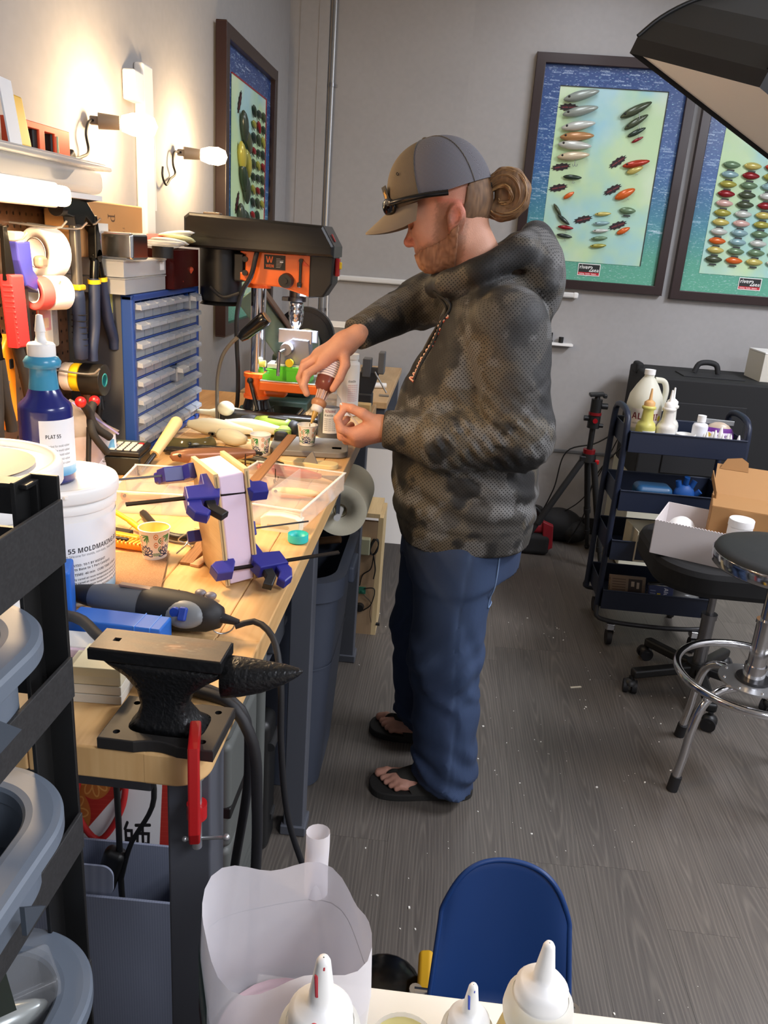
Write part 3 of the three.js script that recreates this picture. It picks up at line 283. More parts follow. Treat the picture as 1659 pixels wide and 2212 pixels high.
// ---------------------------------------------------------------- drill press
{
  const t = T('drill_press', 'orange and black bench drill press with chrome column', 'drill press', [-0.566, 1.0, -2.425]);
  P('base', [bx(0.17, 0.022, 0.2, 0.05, 0.011, -0.03, 0.006), bx(0.1, 0.012, 0.14, 0.08, 0.028, -0.03, 0.004), cy(0.052, 0.06, 0.02, 0, 0.034, 0), cy(0.036, 0.045, 0.03, 0, 0.055, 0)], M.blackGloss, t);
  P('column', [cy(0.023, 0.023, 0.4, 0, 0.24, 0, 'y', 32)], M.chrome, t);
  P('table_bracket', [cy(0.037, 0.037, 0.075, 0, 0.112, 0, 'y', 28), cy(0.041, 0.041, 0.012, 0, 0.146, 0), cy(0.041, 0.041, 0.01, 0, 0.08, 0), bx(0.09, 0.034, 0.05, 0.05, 0.1, 0, 0.012)], M.orange, t);
  P('table', [bx(0.2, 0.03, 0.17, 0.125, 0.127, 0.0, 0.006)], M.orange, t); P('table_top', [bx(0.196, 0.004, 0.166, 0.125, 0.143, 0, 0.001)], mat(0xb9bcc2, 0.35, 0.8), t);
  P('lock_handle', [bar([-0.012, 0.13, 0.04], [0.02, 0.05, 0.075], 0.006), sp(0.01, -0.012, 0.132, 0.04)], M.black, t);
  P('head', [ex([[-0.04, 0], [0.0, -0.01], [0.08, -0.012], [0.165, -0.035], [0.165, 0.09], [-0.04, 0.09], [-0.04, 0.076], [-0.025, 0.07], [-0.025, 0.018], [-0.04, 0.014]], 0.1, 0.004, 0, 0.43, 0), cy(0.036, 0.036, 0.03, 0, 0.42, 0)], M.orange, t);
  P('front_panel', [ex([[0.165, -0.035], [0.2, -0.03], [0.222, 0.005], [0.226, 0.09], [0.165, 0.09]], 0.112, 0.005, 0, 0.43, 0)], M.black, t); P('switch', [bx(0.012, 0.05, 0.03, 0.236, 0.48, 0.02, 0.003)], M.red, t); P('switch_key', [bx(0.01, 0.02, 0.02, 0.243, 0.485, 0.02, 0.003)], M.yellow, t);
  P('pulley_cover', [ex([[-0.19, 0], [0.225, 0], [0.225, 0.02], [0.195, 0.068], [-0.18, 0.078], [-0.19, 0.07]], 0.17, 0.008, 0, 0.515, 0), ex([[-0.188, 0.026], [0.224, 0.016], [0.224, 0.02], [-0.188, 0.03]], 0.192, 0, 0, 0.515, 0)], mat(0x0a0a0a, 0.3), t); P('cover_knob', [bx(0.05, 0.008, 0.03, -0.14, 0.602, 0, 0.003)], mat(0x584636, 0.4), t); P('warning_label', [bx(0.002, 0.022, 0.02, 0.222, 0.56, 0.03, 0, 0, 0, 0.5)], M.red, t);
  P('motor', [cy(0.062, 0.062, 0.15, -0.115, 0.435, 0, 'y', 32), cy(0.05, 0.062, 0.014, -0.115, 0.355, 0, 'y', 32), bx(0.03, 0.08, 0.06, -0.05, 0.46, 0.02, 0.005)], mat(0x0c0c0d, 0.4), t);
  P('name_plate', [sheet(0.062, 0.04, 0, 0.058, 0.482, 0.0558)], mat(0xffffff, 0.5, 0, { map: cnv(256, 152, (k, w, h) => { k.fillStyle = '#161412'; k.fillRect(0, 0, w, h); k.fillStyle = '#ef6d2a'; k.font = 'bold 92px sans-serif'; k.fillText('W', 22, 82); k.font = 'bold 44px sans-serif'; k.fillText('WEN', 20, 132); k.fillStyle = '#c9b8a8'; for (let i = 0; i < 7; i++) k.fillRect(146, 34 + i * 15, 50 + (i * 37) % 44, 4); k.fillStyle = '#fff'; k.fillRect(190, 62, 40, 12); }) }), t);
  P('feed_hub', [cy(0.019, 0.022, 0.03, 0.094, 0.434, 0.066, 'z', 28), cy(0.008, 0.008, 0.006, 0.094, 0.434, 0.083, 'z')], M.black, t); P('depth_gauge', [bx(0.008, 0.075, 0.006, 0.134, 0.455, 0.058, 0.002), bx(0.013, 0.014, 0.012, 0.133, 0.425, 0.06, 0.003), cy(0.006, 0.006, 0.008, 0.135, 0.492, 0.06, 'z')], M.black, t); P('pointer', [ex([[0, -0.006], [0.018, -0.009], [0, 0.006]], 0.002, 0, 0.142, 0.486, 0.058)], mat(0xd9461c, 0.4), t);
  P('bolt', [cy(0.008, 0.008, 0.012, -0.028, 0.485, 0.056, 'z'), cy(0.008, 0.008, 0.012, -0.028, 0.447, 0.056, 'z')], M.black, t);
  P('quill', [cy(0.022, 0.022, 0.02, 0.115, 0.393, 0, 'y', 24), cy(0.028, 0.028, 0.012, 0.115, 0.38, 0), bx(0.02, 0.012, 0.02, 0.085, 0.38, 0.015, 0.002)], M.darkSteel, t);
  P('chuck', [la([[0.012, 0.374], [0.022, 0.37], [0.022, 0.352], [0.02, 0.349], [0.023, 0.346], [0.023, 0.334], [0.02, 0.33], [0.022, 0.327], [0.02, 0.308], [0.012, 0.296], [0.006, 0.285], [0.0005, 0.285]], 28, 0.115, 0, 0)], M.chrome, t); P('drill_bit', [cy(0.003, 0.003, 0.045, 0.115, 0.262, 0, 'y', 10), cy(0.005, 0.005, 0.012, 0.115, 0.244, 0)], M.steel, t);
  P('power_cord', [tb([[0.012, 0.52, 0.07], [0.006, 0.49, 0.075], [-0.006, 0.44, 0.075], [-0.03, 0.4, 0.07], [-0.052, 0.33, 0.05], [-0.06, 0.24, 0.02], [-0.06, 0.14, 0.0], [-0.07, 0.04, -0.03], [-0.09, 0.01, -0.08]], 0.007, 40, 8), tb([[-0.04, 0.39, 0.07], [-0.09, 0.375, 0.07], [-0.13, 0.4, 0.06]], 0.005)], M.rubber, t);
  const L = new THREE.SpotLight(0xe8f0ff, PRESS_LED, 0, 0.75, 0.6, 2); L.position.set(0.14, 0.392, 0.035); L.target.position.set(0.105, 0.15, 0.035); L.castShadow = true; t.add(L); t.add(L.target); P('work_light', [cy(0.008, 0.009, 0.01, 0.14, 0.398, 0.035)], mat(0xffffff, 0.5, 0, { emissive: 0xe8f0ff, emissiveIntensity: 4 }), t);
}
{
  const t = T('cross_vise', 'silver drill vise on a green sliding base on the press table', 'vise', [-0.462, 1.146, -2.39]);
  P('base', [ex([[-0.07, 0], [0.07, 0], [0.07, 0.012], [0.055, 0.016], [0.055, 0.026], [0.065, 0.03], [-0.06, 0.03], [-0.05, 0.026], [-0.05, 0.016], [-0.07, 0.012]], 0.07, 0.002)], M.green, t); P('slide', [bx(0.12, 0.016, 0.06, 0.0, 0.04, 0, 0.003)], mat(0xd9e6ea, 0.35, 0.3), t); P('slide_knob', [cy(0.01, 0.01, 0.018, -0.078, 0.042, 0.01, 'x')], mat(0xe8e070, 0.4), t); P('green_saddle', [bx(0.085, 0.012, 0.066, 0.02, 0.036, 0.006, 0.002)], M.green, t);
  P('jaw_block', [ex([[-0.05, 0], [0.055, 0], [0.05, 0.034], [0.045, 0.07], [0.0, 0.072], [-0.03, 0.05], [-0.04, 0.02]], 0.05, 0.003, 0.015, 0.05, 0)], mat(0x8f96a6, 0.35, 0.6), t); P('jaw', [bx(0.1, 0.04, 0.014, 0.02, 0.13, 0.012, 0.002)], mat(0xc6ccd8, 0.25, 0.8), t); P('jaw', [bx(0.1, 0.036, 0.014, 0.03, 0.128, -0.03, 0.002)], mat(0xc6ccd8, 0.25, 0.8), t);
  P('screw_boss', [cy(0.017, 0.02, 0.03, 0.0, 0.095, 0.04, 'z', 20)], mat(0x8f8d90, 0.4, 0.5), t); P('crank', [bar([0.0, 0.096, 0.05], [-0.014, 0.088, 0.075], 0.0055, 10), bar([-0.014, 0.09, 0.075], [-0.016, 0.02, 0.078], 0.0055, 10)], M.chrome, t); P('dial', [cy(0.012, 0.012, 0.01, 0.01, 0.055, 0.042, 'z', 20)], M.yellow, t);
}
{
  const t = T('gooseneck_lamp', 'black gooseneck work lamp curving up before the drill press', 'lamp', [-0.655, 1.0, -2.3]);
  P('base', [cy(0.03, 0.034, 0.014, 0, 0.007, 0)], M.black, t); P('neck', [tb([[0, 0.01, 0], [0.0, 0.09, 0.005], [0.004, 0.16, 0.01], [0.02, 0.22, 0.012], [0.045, 0.255, 0.012], [0.062, 0.272, 0.012]], 0.0055, 40, 8)], mat(0x77736c, 0.4, 0.6), t);
  P('head', [at(la([[0.0005, -0.05], [0.012, -0.047], [0.017, -0.03], [0.021, 0.03], [0.021, 0.047], [0.016, 0.052], [0.0005, 0.052]], 20), 0.105, 0.3, 0.012, 0, 0, -0.87)], M.blackGloss, t); P('lens', [at(cy(0.017, 0.017, 0.003, 0, 0, 0), 0.146, 0.334, 0.012, 0, 0, -0.87)], mat(0x8c6f4c, 0.3), t);
}
{ // belt and disc sander
  const t = T('belt_sander', 'green belt sander with black disc guard behind the press', 'sander', [-0.52, 1.0, -2.72]), g = mat(0x84a294, 0.45);
  P('body', [bx(0.16, 0.03, 0.2, 0.0, 0.015, 0, 0.006), bx(0.13, 0.15, 0.1, 0.0, 0.1, -0.04, 0.015)], mat(0x37504a, 0.5), t);
  P('belt_arm', [bx(0.3, 0.08, 0.05, -0.045, 0.25, 0.05, 0.006, 0, 0, -0.89)], g, t); P('belt', [bx(0.21, 0.006, 0.06, -0.035, 0.318, 0.05, 0.002, 0, 0, -0.89)], mat(0x6d5b52, 0.95), t); P('bolt', [cy(0.009, 0.009, 0.01, -0.02, 0.245, 0.078, 'z')], M.silver, t);
  P('hub', [cy(0.04, 0.04, 0.02, 0.02, 0.18, 0.085, 'z'), ...[0, 1, 2, 3].map(i => cy(0.005, 0.005, 0.006, 0.02 + 0.03 * Math.cos(i * 1.57 + 0.6), 0.18 + 0.03 * Math.sin(i * 1.57 + 0.6), 0.097, 'z'))], M.black, t);
  P('disc_guard', [cy(0.1, 0.1, 0.03, 0.045, 0.235, -0.02, 'z', 48), cy(0.085, 0.085, 0.04, 0.045, 0.235, -0.02, 'z', 48)], mat(0x20242c, 0.4), t); P('motor', [cy(0.045, 0.045, 0.05, 0.055, 0.22, 0.02, 'z', 28)], g, t); P('rating_label', [cy(0.0456, 0.0456, 0.02, 0.055, 0.22, 0.03, 'z', 28)], mat(0xd3cfc2, 0.5), t);
}
{ // cordless drill lying on its side
  const t = T('cordless_drill', 'lime green and black cordless drill lying before the press', 'drill', [-0.49, 1.028, -2.26], -0.3);
  P('body', [at(la([[0.0005, -0.075], [0.02, -0.07], [0.027, -0.04], [0.027, 0.04], [0.022, 0.055], [0.0005, 0.056]], 20), 0.02, 0, 0, 0, 0, -Math.PI / 2)], mat(0x86a33a, 0.45), t); P('rear_cap', [at(la([[0.0005, -0.015], [0.022, -0.01], [0.0265, 0.015], [0.0005, 0.016]], 20), 0.09, 0, 0, 0, 0, Math.PI / 2)], M.rubber, t); P('chuck', [at(la([[0.0005, 0], [0.022, 0.002], [0.024, 0.03], [0.016, 0.055], [0.006, 0.06], [0.0005, 0.06]], 20), -0.035, 0, 0, 0, 0, Math.PI / 2)], M.rubber, t); P('vent', [bx(0.06, 0.004, 0.02, 0.03, 0.0265, 0.0, 0.001)], M.black, t);
  P('handle', [bx(0.04, 0.036, 0.09, 0.075, -0.005, 0.05, 0.014, 0, 0.35)], mat(0x86a33a, 0.45), t); P('grip_ring', [bx(0.042, 0.04, 0.05, 0.09, -0.005, 0.085, 0.014, 0, 0.35)], M.rubber, t); P('grip_accent', [bx(0.044, 0.0415, 0.006, 0.089, -0.005, 0.075, 0.002, 0, 0.35), bx(0.044, 0.0415, 0.006, 0.094, -0.005, 0.092, 0.002, 0, 0.35)], mat(0x86a33a, 0.45), t);
}
{ const t = T('tool_case', 'low black tool case with orange latches before the press', 'case', [-0.5, 1.0, -2.325]); P('shell', [bx(0.3, 0.05, 0.05, 0, 0.025, 0, 0.008)], M.black, t); for (const x of [-0.07, -0.02]) P('latch', [bx(0.014, 0.02, 0.006, x, 0.03, 0.028, 0.002)], mat(0xc77a35, 0.5), t); t.position.y = 1.0; }
// ---------------------------------------------------------------- bottles at the far end
const bottle = (name, label, prof, m, pos, cat = 'bottle') => { const t = T(name, label, cat, pos); P('body', [la(prof, 32)], m, t); return t; };
const textLabel = (w, h, draw) => mat(0xffffff, 0.55, 0, { map: cnv(w, h, draw) });
const wrap = (r, h, a0, a1, y) => { const g = prep(new THREE.CylinderGeometry(r, r, h, 20, 1, true, a0, a1 - a0)); g.translate(0, y, 0); return g; };
{
  const d = bottle('resin_bottle', 'dark-filled plastic bottle behind the pouring cup', [[0.0005, 0], [0.031, 0.001], [0.034, 0.006], [0.034, 0.085], [0.0335, 0.088], [0.0005, 0.088]], mat(0x17161b, 0.2), [-0.318, 1.0, -2.3]); P('shell', [la([[0.0345, 0.0], [0.0345, 0.1], [0.03, 0.115], [0.02, 0.128], [0.016, 0.135]], 32)], M.clear, d); P('cap', [cy(0.018, 0.018, 0.018, 0, 0.144, 0)], M.white, d);
  P('label', [wrap(0.0352, 0.075, -0.4, 1.1, 0.055)], textLabel(128, 160, (k, w, h) => { k.fillStyle = '#e4e2de'; k.fillRect(0, 0, w, h); k.fillStyle = '#7a1d22'; k.font = 'bold 26px serif'; k.fillText('Alumi', 8, 28); k.fillStyle = '#333'; k.font = 'bold 20px serif'; k.fillText('Kastin', 8, 52); k.font = '12px serif'; for (let i = 0; i < 7; i++) k.fillText('resin part base', 8, 72 + i * 12); }), d);
  const w = bottle('white_bottle', 'tall white plastic bottle with red printed label', [[0.0005, 0], [0.034, 0.001], [0.036, 0.005], [0.036, 0.17], [0.033, 0.178], [0.028, 0.18], [0.028, 0.192], [0.0005, 0.193]], M.white, [-0.306, 1.0, -2.63]); P('cap', [cy(0.031, 0.031, 0.016, 0, 0.197, 0, 'y', 32)], M.white, w);
  P('label', [wrap(0.0365, 0.085, 0.0, 1.4, 0.085)], textLabel(160, 160, (k, w, h) => { k.fillStyle = '#f3f1f0'; k.fillRect(0, 0, w, h); k.fillStyle = '#333'; k.font = 'bold 18px serif'; k.fillText('Alumilite', 10, 22); k.fillStyle = '#b5555c'; k.font = '11px sans-serif'; for (let i = 0; i < 9; i++) k.fillText('casting resin part A mix', 10, 44 + i * 12); }), w);
}
{ const t = T('bench_vise', 'small dark grey plastic vise at the end of the bench', 'vise', [-0.262, 1.0, -2.8]); P('base', [bx(0.05, 0.05, 0.06, 0, 0.025, 0, 0.006)], M.greyDark, t); P('column', [ex([[-0.02, 0.05], [0.02, 0.05], [0.04, 0.12], [-0.02, 0.12]], 0.035, 0.003)], M.greyDark, t); P('jaw', [bx(0.03, 0.065, 0.05, 0.0, 0.14, 0, 0.004)], M.grey, t); P('jaw', [bx(0.022, 0.075, 0.055, 0.05, 0.16, 0, 0.004), bx(0.08, 0.02, 0.03, 0.02, 0.13, 0, 0.003)], M.grey, t); P('screw', [bar([0.03, 0.13, 0.03], [0.075, 0.06, 0.03], 0.003), bar([0.05, 0.05, 0.03], [0.085, 0.05, 0.03], 0.004)], M.silver, t); }
{ // second table beyond the bench
  const t = T('back_table', 'pale wooden table beyond the end of the workbench', 'table', [0, 0, 0]); const wm = mat(0xffffff, 0.5, 0, { map: woodTex([196, 158, 112], [222, 188, 142], 4, 5, 7) });
  P('table_top', [buv(bx(0.65, 0.03, 1.05, -0.55, 0.885, -3.95, 0.004), 1.5)], wm, t); for (const x of [-0.84, -0.26]) for (const z of [-3.48, -4.42]) P('leg', [bx(0.05, 0.87, 0.05, x, 0.435, z)], M.benchSteel, t); P('shelf', [bx(0.62, 0.02, 1.1, -0.56, 0.26, -3.9)], M.benchSteel, t);
  ONE('white_carton', 'open white carton with creased flap on the back table', 'carton', [bx(0.004, 0.3, 0.2, -0.11, 0.15, 0), bx(0.2, 0.3, 0.004, 0, 0.15, -0.1), bx(0.2, 0.22, 0.004, 0, 0.11, 0.1), bx(0.004, 0.26, 0.2, 0.1, 0.13, 0), bx(0.2, 0.004, 0.2, 0, 0.002, 0), bx(0.2, 0.003, 0.1, 0, 0.27, 0.13, 0, -0.7)], M.whiteMatte, [-0.52, 0.9, -3.62]);
  ONE('tan_block', 'small tan foam block behind the white bottle', 'block', [bx(0.05, 0.035, 0.04, 0, 0.0175, 0, 0.004)], mat(0xc8ac78, 0.8), [-0.255, 1.0, -2.68]);
  ONE('white_tool', 'white rounded tool lying on the back table', 'tool', [at(cy(0.015, 0.012, 0.13, 0, 0, 0), 0, 0.015, 0, 0, 0.3, Math.PI / 2)], M.white, [-0.32, 0.9, -3.75]);
  const s = T('side_board', 'white board with small corner print leaning under the back table', 'board', [-0.23, 0.272, -3.37]); s.rotation.x = -0.12; P('panel', [bx(0.24, 0.46, 0.006, 0, 0.23, 0)], M.whiteMatte, s); P('edge_strip', [bx(0.24, 0.04, 0.008, 0, 0.445, 0)], M.grey, s); P('print', [sheet(0.06, 0.026, 0, -0.02, 0.04, 0.0036)], textLabel(64, 28, (k, w, h) => { k.fillStyle = '#e9e7e4'; k.fillRect(0, 0, w, h); k.fillStyle = '#222'; k.font = 'bold 16px serif'; k.fillText('kymar', 4, 20); }), s);
}
// ---------------------------------------------------------------- paper cups
const cupTex = cnv(512, 160, (k, w, h) => { k.fillStyle = '#f4efe4'; k.fillRect(0, 0, w, h); const eye = (x, y, r, c) => { for (let i = 3; i > 0; i--) { k.fillStyle = i % 2 ? c : '#f4efe4'; k.beginPath(); k.ellipse(x, y, r * i / 3 * 0.8, r * i / 3, 0, 0, 6.3); k.fill(); } k.fillStyle = '#2a2420'; k.beginPath(); k.arc(x, y, r * 0.14, 0, 6.3); k.fill(); }; let q = 5; const r = () => { q = (q * 1664525 + 1013904223) >>> 0; return q / 4294967296; }; for (let x = 0; x < w; x += 128) { for (let i = 0; i < 16; i++) { k.strokeStyle = '#3f9150'; k.lineWidth = 4; const a = 1.5 + i * 0.22; k.beginPath(); k.moveTo(x + 104, 20); k.lineTo(x + 104 + Math.cos(a) * (30 + 26 * r()), 20 + Math.abs(Math.sin(a)) * (30 + 36 * r())); k.stroke(); } for (let i = 0; i < 4; i++) eye(x + 20 + (i % 2) * 26, 26 + i * 24, 16, i % 2 ? '#3f7f45' : '#dc8f58'); for (let i = 0; i < 3; i++) eye(x + 58, 40 + i * 26, 11, '#e2a070'); for (let i = 0; i < 7; i++) { const a = Math.PI + i * Math.PI / 6; k.strokeStyle = '#1e3062'; k.lineWidth = 5; k.beginPath(); k.ellipse(x + 84 + Math.cos(a) * 30, 132 + Math.sin(a) * 34, 8, 17, a - Math.PI / 2, 0, 6.3); k.stroke(); k.fillStyle = '#1e3062'; k.beginPath(); k.arc(x + 84 + Math.cos(a) * 38, 132 + Math.sin(a) * 42, 3, 0, 6.3); k.fill(); } k.fillStyle = '#1e3062'; k.beginPath(); k.arc(x + 84, 138, 15, Math.PI, 0); k.fill(); for (let i = 0; i < 4; i++) eye(x + 8 + i * 13, 128, 9, '#3f7f45'); } k.fillStyle = '#f4efe4'; k.fillRect(0, 148, w, 12); k.fillRect(0, 0, w, 10); });
function paperCup(label, pos, inner, ry = 0) { const t = T('paper_cup', label, 'cup', pos, ry, 'printed paper cups'); P('wall', [prep(new THREE.CylinderGeometry(0.0272, 0.0205, 0.054, 32, 1, true)).translate(0, 0.028, 0)], mat(0xffffff, 0.55, 0, { map: cupTex }), t); P('rim', [at(new THREE.TorusGeometry(0.0272, 0.0013, 6, 32), 0, 0.0555, 0, Math.PI / 2)], M.white, t); P('lining', [la([[0.0005, 0.006], [0.02, 0.006], [0.0266, 0.055]], 32)], inner, t); if (inner === M.white) P('foot', [cy(0.0207, 0.0205, 0.002, 0, 0.001, 0)], M.white, t); else P('foot', [cy(0.0207, 0.0205, 0.002, 0, 0.001, 0)], M.white, t); return t; }
paperCup('paper cup on the grey scale under the pouring bottle', [-0.351, 1.0185, -2.112], M.white, 0.6);
paperCup('paper cup among the pale lure blanks, white inside', [-0.462, 1.001, -2.03], M.white, 1.8);
paperCup('paper cup with yellowish inside near the white pail', [-0.479, 1.001, -1.285], mat(0xe9e08a, 0.5), 0.2);
{ const t = T('kitchen_scale', 'flat grey scale with small display under the paper cup', 'scale', [-0.345, 1.0, -2.125], 0.12); P('plate', [ex(rrect(0.205, 0.155, 0.03), 0.01, 0.003, 0, 0.0095, 0, Math.PI / 2)], mat(0x8f8d88, 0.4, 0.3), t); P('display', [bx(0.026, 0.002, 0.022, 0.075, 0.0165, 0.03)], mat(0x6b6a5e, 0.3), t); P('marking', [bx(0.05, 0.0012, 0.02, -0.02, 0.0163, 0.055)], mat(0x5f5b56, 0.5), t); }
{ // poured thread of resin
  ONE('resin_drip', 'thin amber thread of resin falling into the cup', 'resin', [cy(0.0012, 0.0016, 0.022, 0, 0, 0, 'y', 8)], phy(0x6b5a2a, 0.1), [-0.3445, 1.068, -2.109]);
}
// ---------------------------------------------------------------- lure blanks and lures
const blankM = mat(0xd6d2b8, 0.45);
const blank = (label, pts, r, pos) => ONE('lure_blank', label, 'lure blank', [la([[0.0005, 0], [r[0], 0.004], ...r.map((q, i) => [q, 0.01 + (pts - 0.015) * i / (r.length - 1)]), [0.0005, pts]], 18)].map(g => at(g, 0, 0, 0, Math.PI / 2)), blankM, pos, 0, 'pale lure blanks');
{ const b1 = blank('pale lure blank lying closest to the glasses, blunt end left', 0.2, [0.012, 0.022, 0.025, 0.022, 0.014, 0.008], [-0.715, 1.026, -2.2]); b1.rotation.y = 1.45; const b2 = blank('pale lure blank lying behind, thin neck towards the cabinet', 0.19, [0.007, 0.009, 0.02, 0.023, 0.02, 0.01], [-0.74, 1.03, -2.36]); b2.rotation.y = 1.5; const b3 = blank('pale lure blank nearest the green drill', 0.2, [0.013, 0.021, 0.024, 0.021, 0.014, 0.009], [-0.62, 1.026, -2.245]); b3.rotation.y = 1.4; const b4 = blank('short stubby pale lure blank below the others', 0.1, [0.016, 0.023, 0.022, 0.012], [-0.6, 1.024, -2.12]); b4.rotation.y = 1.1;
  ONE('ball_blank', 'round pale ball-ended blank on top of the others', 'lure blank', [sp(0.022, 0, 0, 0, 1.15, 1, 1)], blankM, [-0.625, 1.062, -2.285]); }
const lureBody = (name, label, len, r, pos, ry, m, belly, tailM) => { const t = T(name, label, 'lure', pos, ry); P('body', [at(la([[0.0005, -0.5 * len], [r * 0.6, -0.47 * len], [r, -0.3 * len], [r, 0.05 * len], [r * 0.8, 0.3 * len], [r * 0.45, 0.48 * len], [0.0005, 0.5 * len]], 18), 0, 0, 0, 0, 0, -Math.PI / 2)], m, t); if (belly) P('belly', [at(la([[0.0005, -0.46 * len], [r * 0.85, -0.28 * len], [r * 0.85, 0.05 * len], [r * 0.4, 0.45 * len], [0.0005, 0.46 * len]], 14), 0, -r * 0.2, r * 0.12, 0, 0, -Math.PI / 2)], belly, t); if (tailM) P('tail', [ex([[0, 0], [0.04, 0.02], [0.03, 0], [0.04, -0.02]], 0.003, 0.001, len * 0.5, 0, 0, Math.PI / 2)], tailM, t); P('eye', [sp(0.004, -0.4 * len, r * 0.3, r * 0.75)], M.black, t); return t; };
const treble = (label, pos, s, ry) => ONE('treble_hook', label, 'hook', [hookG.clone().scale(s, s, s)], mat(0x4a4038, 0.35, 0.9), pos, ry, 'treble hooks');
lureBody('swimbait_lure', 'long copper coloured lure lying across the tackle trays', 0.21, 0.018, [-0.53, 1.045, -1.83], 0.5, mat(0x8a5f45, 0.3, 0.35), mat(0xc79a63, 0.35, 0.1));
lureBody('swimbait_lure', 'orange-red lure with black back beyond the wooden stick', 0.17, 0.013, [-0.345, 1.02, -1.83], -0.2, mat(0xb8452a, 0.35), mat(0xd06b3e, 0.4), mat(0x6e5a49, 0.5)); 
lureBody('swimbait_lure', 'orange lure with round black eye under the hammer handle', 0.11, 0.015, [-0.55, 1.022, -1.68], -0.1, mat(0xc9834a, 0.35), mat(0xe0b98a, 0.4));
lureBody('swimbait_lure', 'black speckled lure lying beside the glasses', 0.2, 0.012, [-0.545, 1.014, -1.985], 0.05, mat(0x1d1c1a, 0.3), mat(0x8d8770, 0.4)); lureBody('swimbait_lure', 'black and pale green lure nearer the grey scale', 0.16, 0.011, [-0.45, 1.013, -1.93], -0.25, mat(0x25251c, 0.3), mat(0xb9bd86, 0.4));
lureBody('swimbait_lure', 'clear-and-black lure with silver marks left of the others', 0.12, 0.011, [-0.64, 1.013, -1.95], 0.0, mat(0x2b2825, 0.15), mat(0x9a948a, 0.2));
{ const t = ONE('paddle_spoon', 'yellow paddle-shaped blank in front of the second cup', 'blank', [ex(rrect(0.07, 0.028, 0.013), 0.008, 0.002, 0, 0.006, 0, Math.PI / 2, 0, 0)], mat(0xd8b04a, 0.45), [-0.495, 1.0, -1.995], 0.2); ONE('paddle_blank', 'cream rounded paddle blank in front of the grey scale', 'blank', [ex(rrect(0.15, 0.042, 0.02), 0.008, 0.002, 0, 0.006, 0, Math.PI / 2)], mat(0xe3cf97, 0.5), [-0.32, 1.0, -1.97], -0.1); ONE('lure_fin', 'grey translucent triangular fin on the cream paddle', 'fin', [ex([[-0.02, 0], [0.02, 0], [0.006, 0.03]], 0.003, 0.001)], mat(0x8c8880, 0.3), [-0.315, 1.012, -1.955], -0.2); ONE('bait_bottle_cap', 'small green cap beside the yellow paddle', 'cap', [cy(0.012, 0.013, 0.008, 0, 0.004, 0)], mat(0x4fb75a, 0.5), [-0.505, 1.0, -1.95]); }
for (const [x, y, z, r, l] of [[-0.445, 1.062, -1.8, 0.2, 'treble hook hanging on the copper lure tail'], [-0.37, 1.035, -1.79, 1.2, 'treble hook under the orange-red lure'], [-0.47, 1.05, -1.78, 2.2, 'treble hook just behind the pink block']]) treble(l, [x, y, z], 0.045, r);
{ // sunglasses lens / safety glasses
  const t = T('safety_glasses', 'smoke-lens safety glasses lying by the drawer cabinet', 'glasses', [-0.665, 1.002, -2.06], 0.35); const g = new THREE.SphereGeometry(0.07, 20, 10, 0, Math.PI, 0.9, 0.75); g.scale(1.05, 0.62, 0.7); P('lens', [at(g, 0, 0, 0)], phy(0x6b6a4c, 0.1, { transmission: 0.55, thickness: 0, ior: 1.3 }), t); P('temple', [tb([[0.062, 0.03, 0], [0.07, 0.02, -0.05], [0.06, 0.008, -0.1]], 0.004), tb([[-0.062, 0.03, 0], [-0.07, 0.02, -0.05], [-0.06, 0.008, -0.1]], 0.004)], M.black, t); P('nose_piece', [sp(0.008, 0, 0.012, 0.04)], M.black, t);
}
{ // round handle leaning up out of the tray: wooden hammer handle
  const t = T('wood_file', 'pale wooden file handle leaning above the left tackle tray', 'file', [-0.655, 1.05, -1.8]); P('handle', [bar([0, 0, 0.03], [0.018, 0.055, -0.075], 0.0115, 14, 0.0155), sp(0.0155, 0.018, 0.055, -0.075)], mat(0xdcc08a, 0.5), t); P('blade', [bar([0, 0, 0.03], [-0.012, -0.03, 0.09], 0.006, 8)], M.darkSteel, t);
}
// tackle trays
const tray = (label, w, d, h, pos, ry, nx, nz, lid) => { const t = T('tackle_tray', label, 'tackle tray', pos, ry); P('tray', [bx(w, 0.0025, d, 0, 0.00125, 0), bx(w, h, 0.0022, 0, h / 2, d / 2), bx(w, h, 0.0022, 0, h / 2, -d / 2), bx(0.0022, h, d, w / 2, h / 2, 0), bx(0.0022, h, d, -w / 2, h / 2, 0), bx(0.0022, h, d, w / 2, h / 2, 0)], M.trayM, t); P('rim', [bx(w + 0.008, 0.0025, 0.005, 0, h, d / 2 + 0.001), bx(w + 0.008, 0.0025, 0.004, 0, h, -d / 2), bx(0.005, 0.0025, d, w / 2 + 0.001, h, 0), bx(0.004, 0.0025, d, -w / 2, h, 0), bx(0.003, h, 0.003, w / 2, h / 2, d / 2), bx(0.003, h, 0.003, -w / 2, h / 2, d / 2)], M.rimM, t); for (let i = 1; i < nx; i++) P('partition', [bx(0.0018, h * 0.92, d - 0.004, -w / 2 + w * i / nx, h * 0.47, 0)], M.trayM, t); for (let i = 1; i < nz; i++) P('partition', [bx(w - 0.004, h * 0.92, 0.0018, 0, h * 0.47, -d / 2 + d * i / nz)], M.trayM, t); if (lid) P('latch', [bx(0.004, h * 0.6, 0.03, w / 2 + 0.006, h * 0.55, -d * 0.1, 0.001, 0, 0, 0.4)], M.trayM, t); return t; };
M.rimM = phy(0xfaf6f0, 0.3, { transmission: 0.3, thickness: 0, ior: 1.3 }); M.trayM = phy(0xfcfaf8, 0.16, { transmission: 0.85, thickness: 0, ior: 1.2 });
tray('clear divided tackle tray on the left, under the blue clamps', 0.2, 0.2, 0.045, [-0.555, 1.001, -1.6], 0.12, 2, 2);
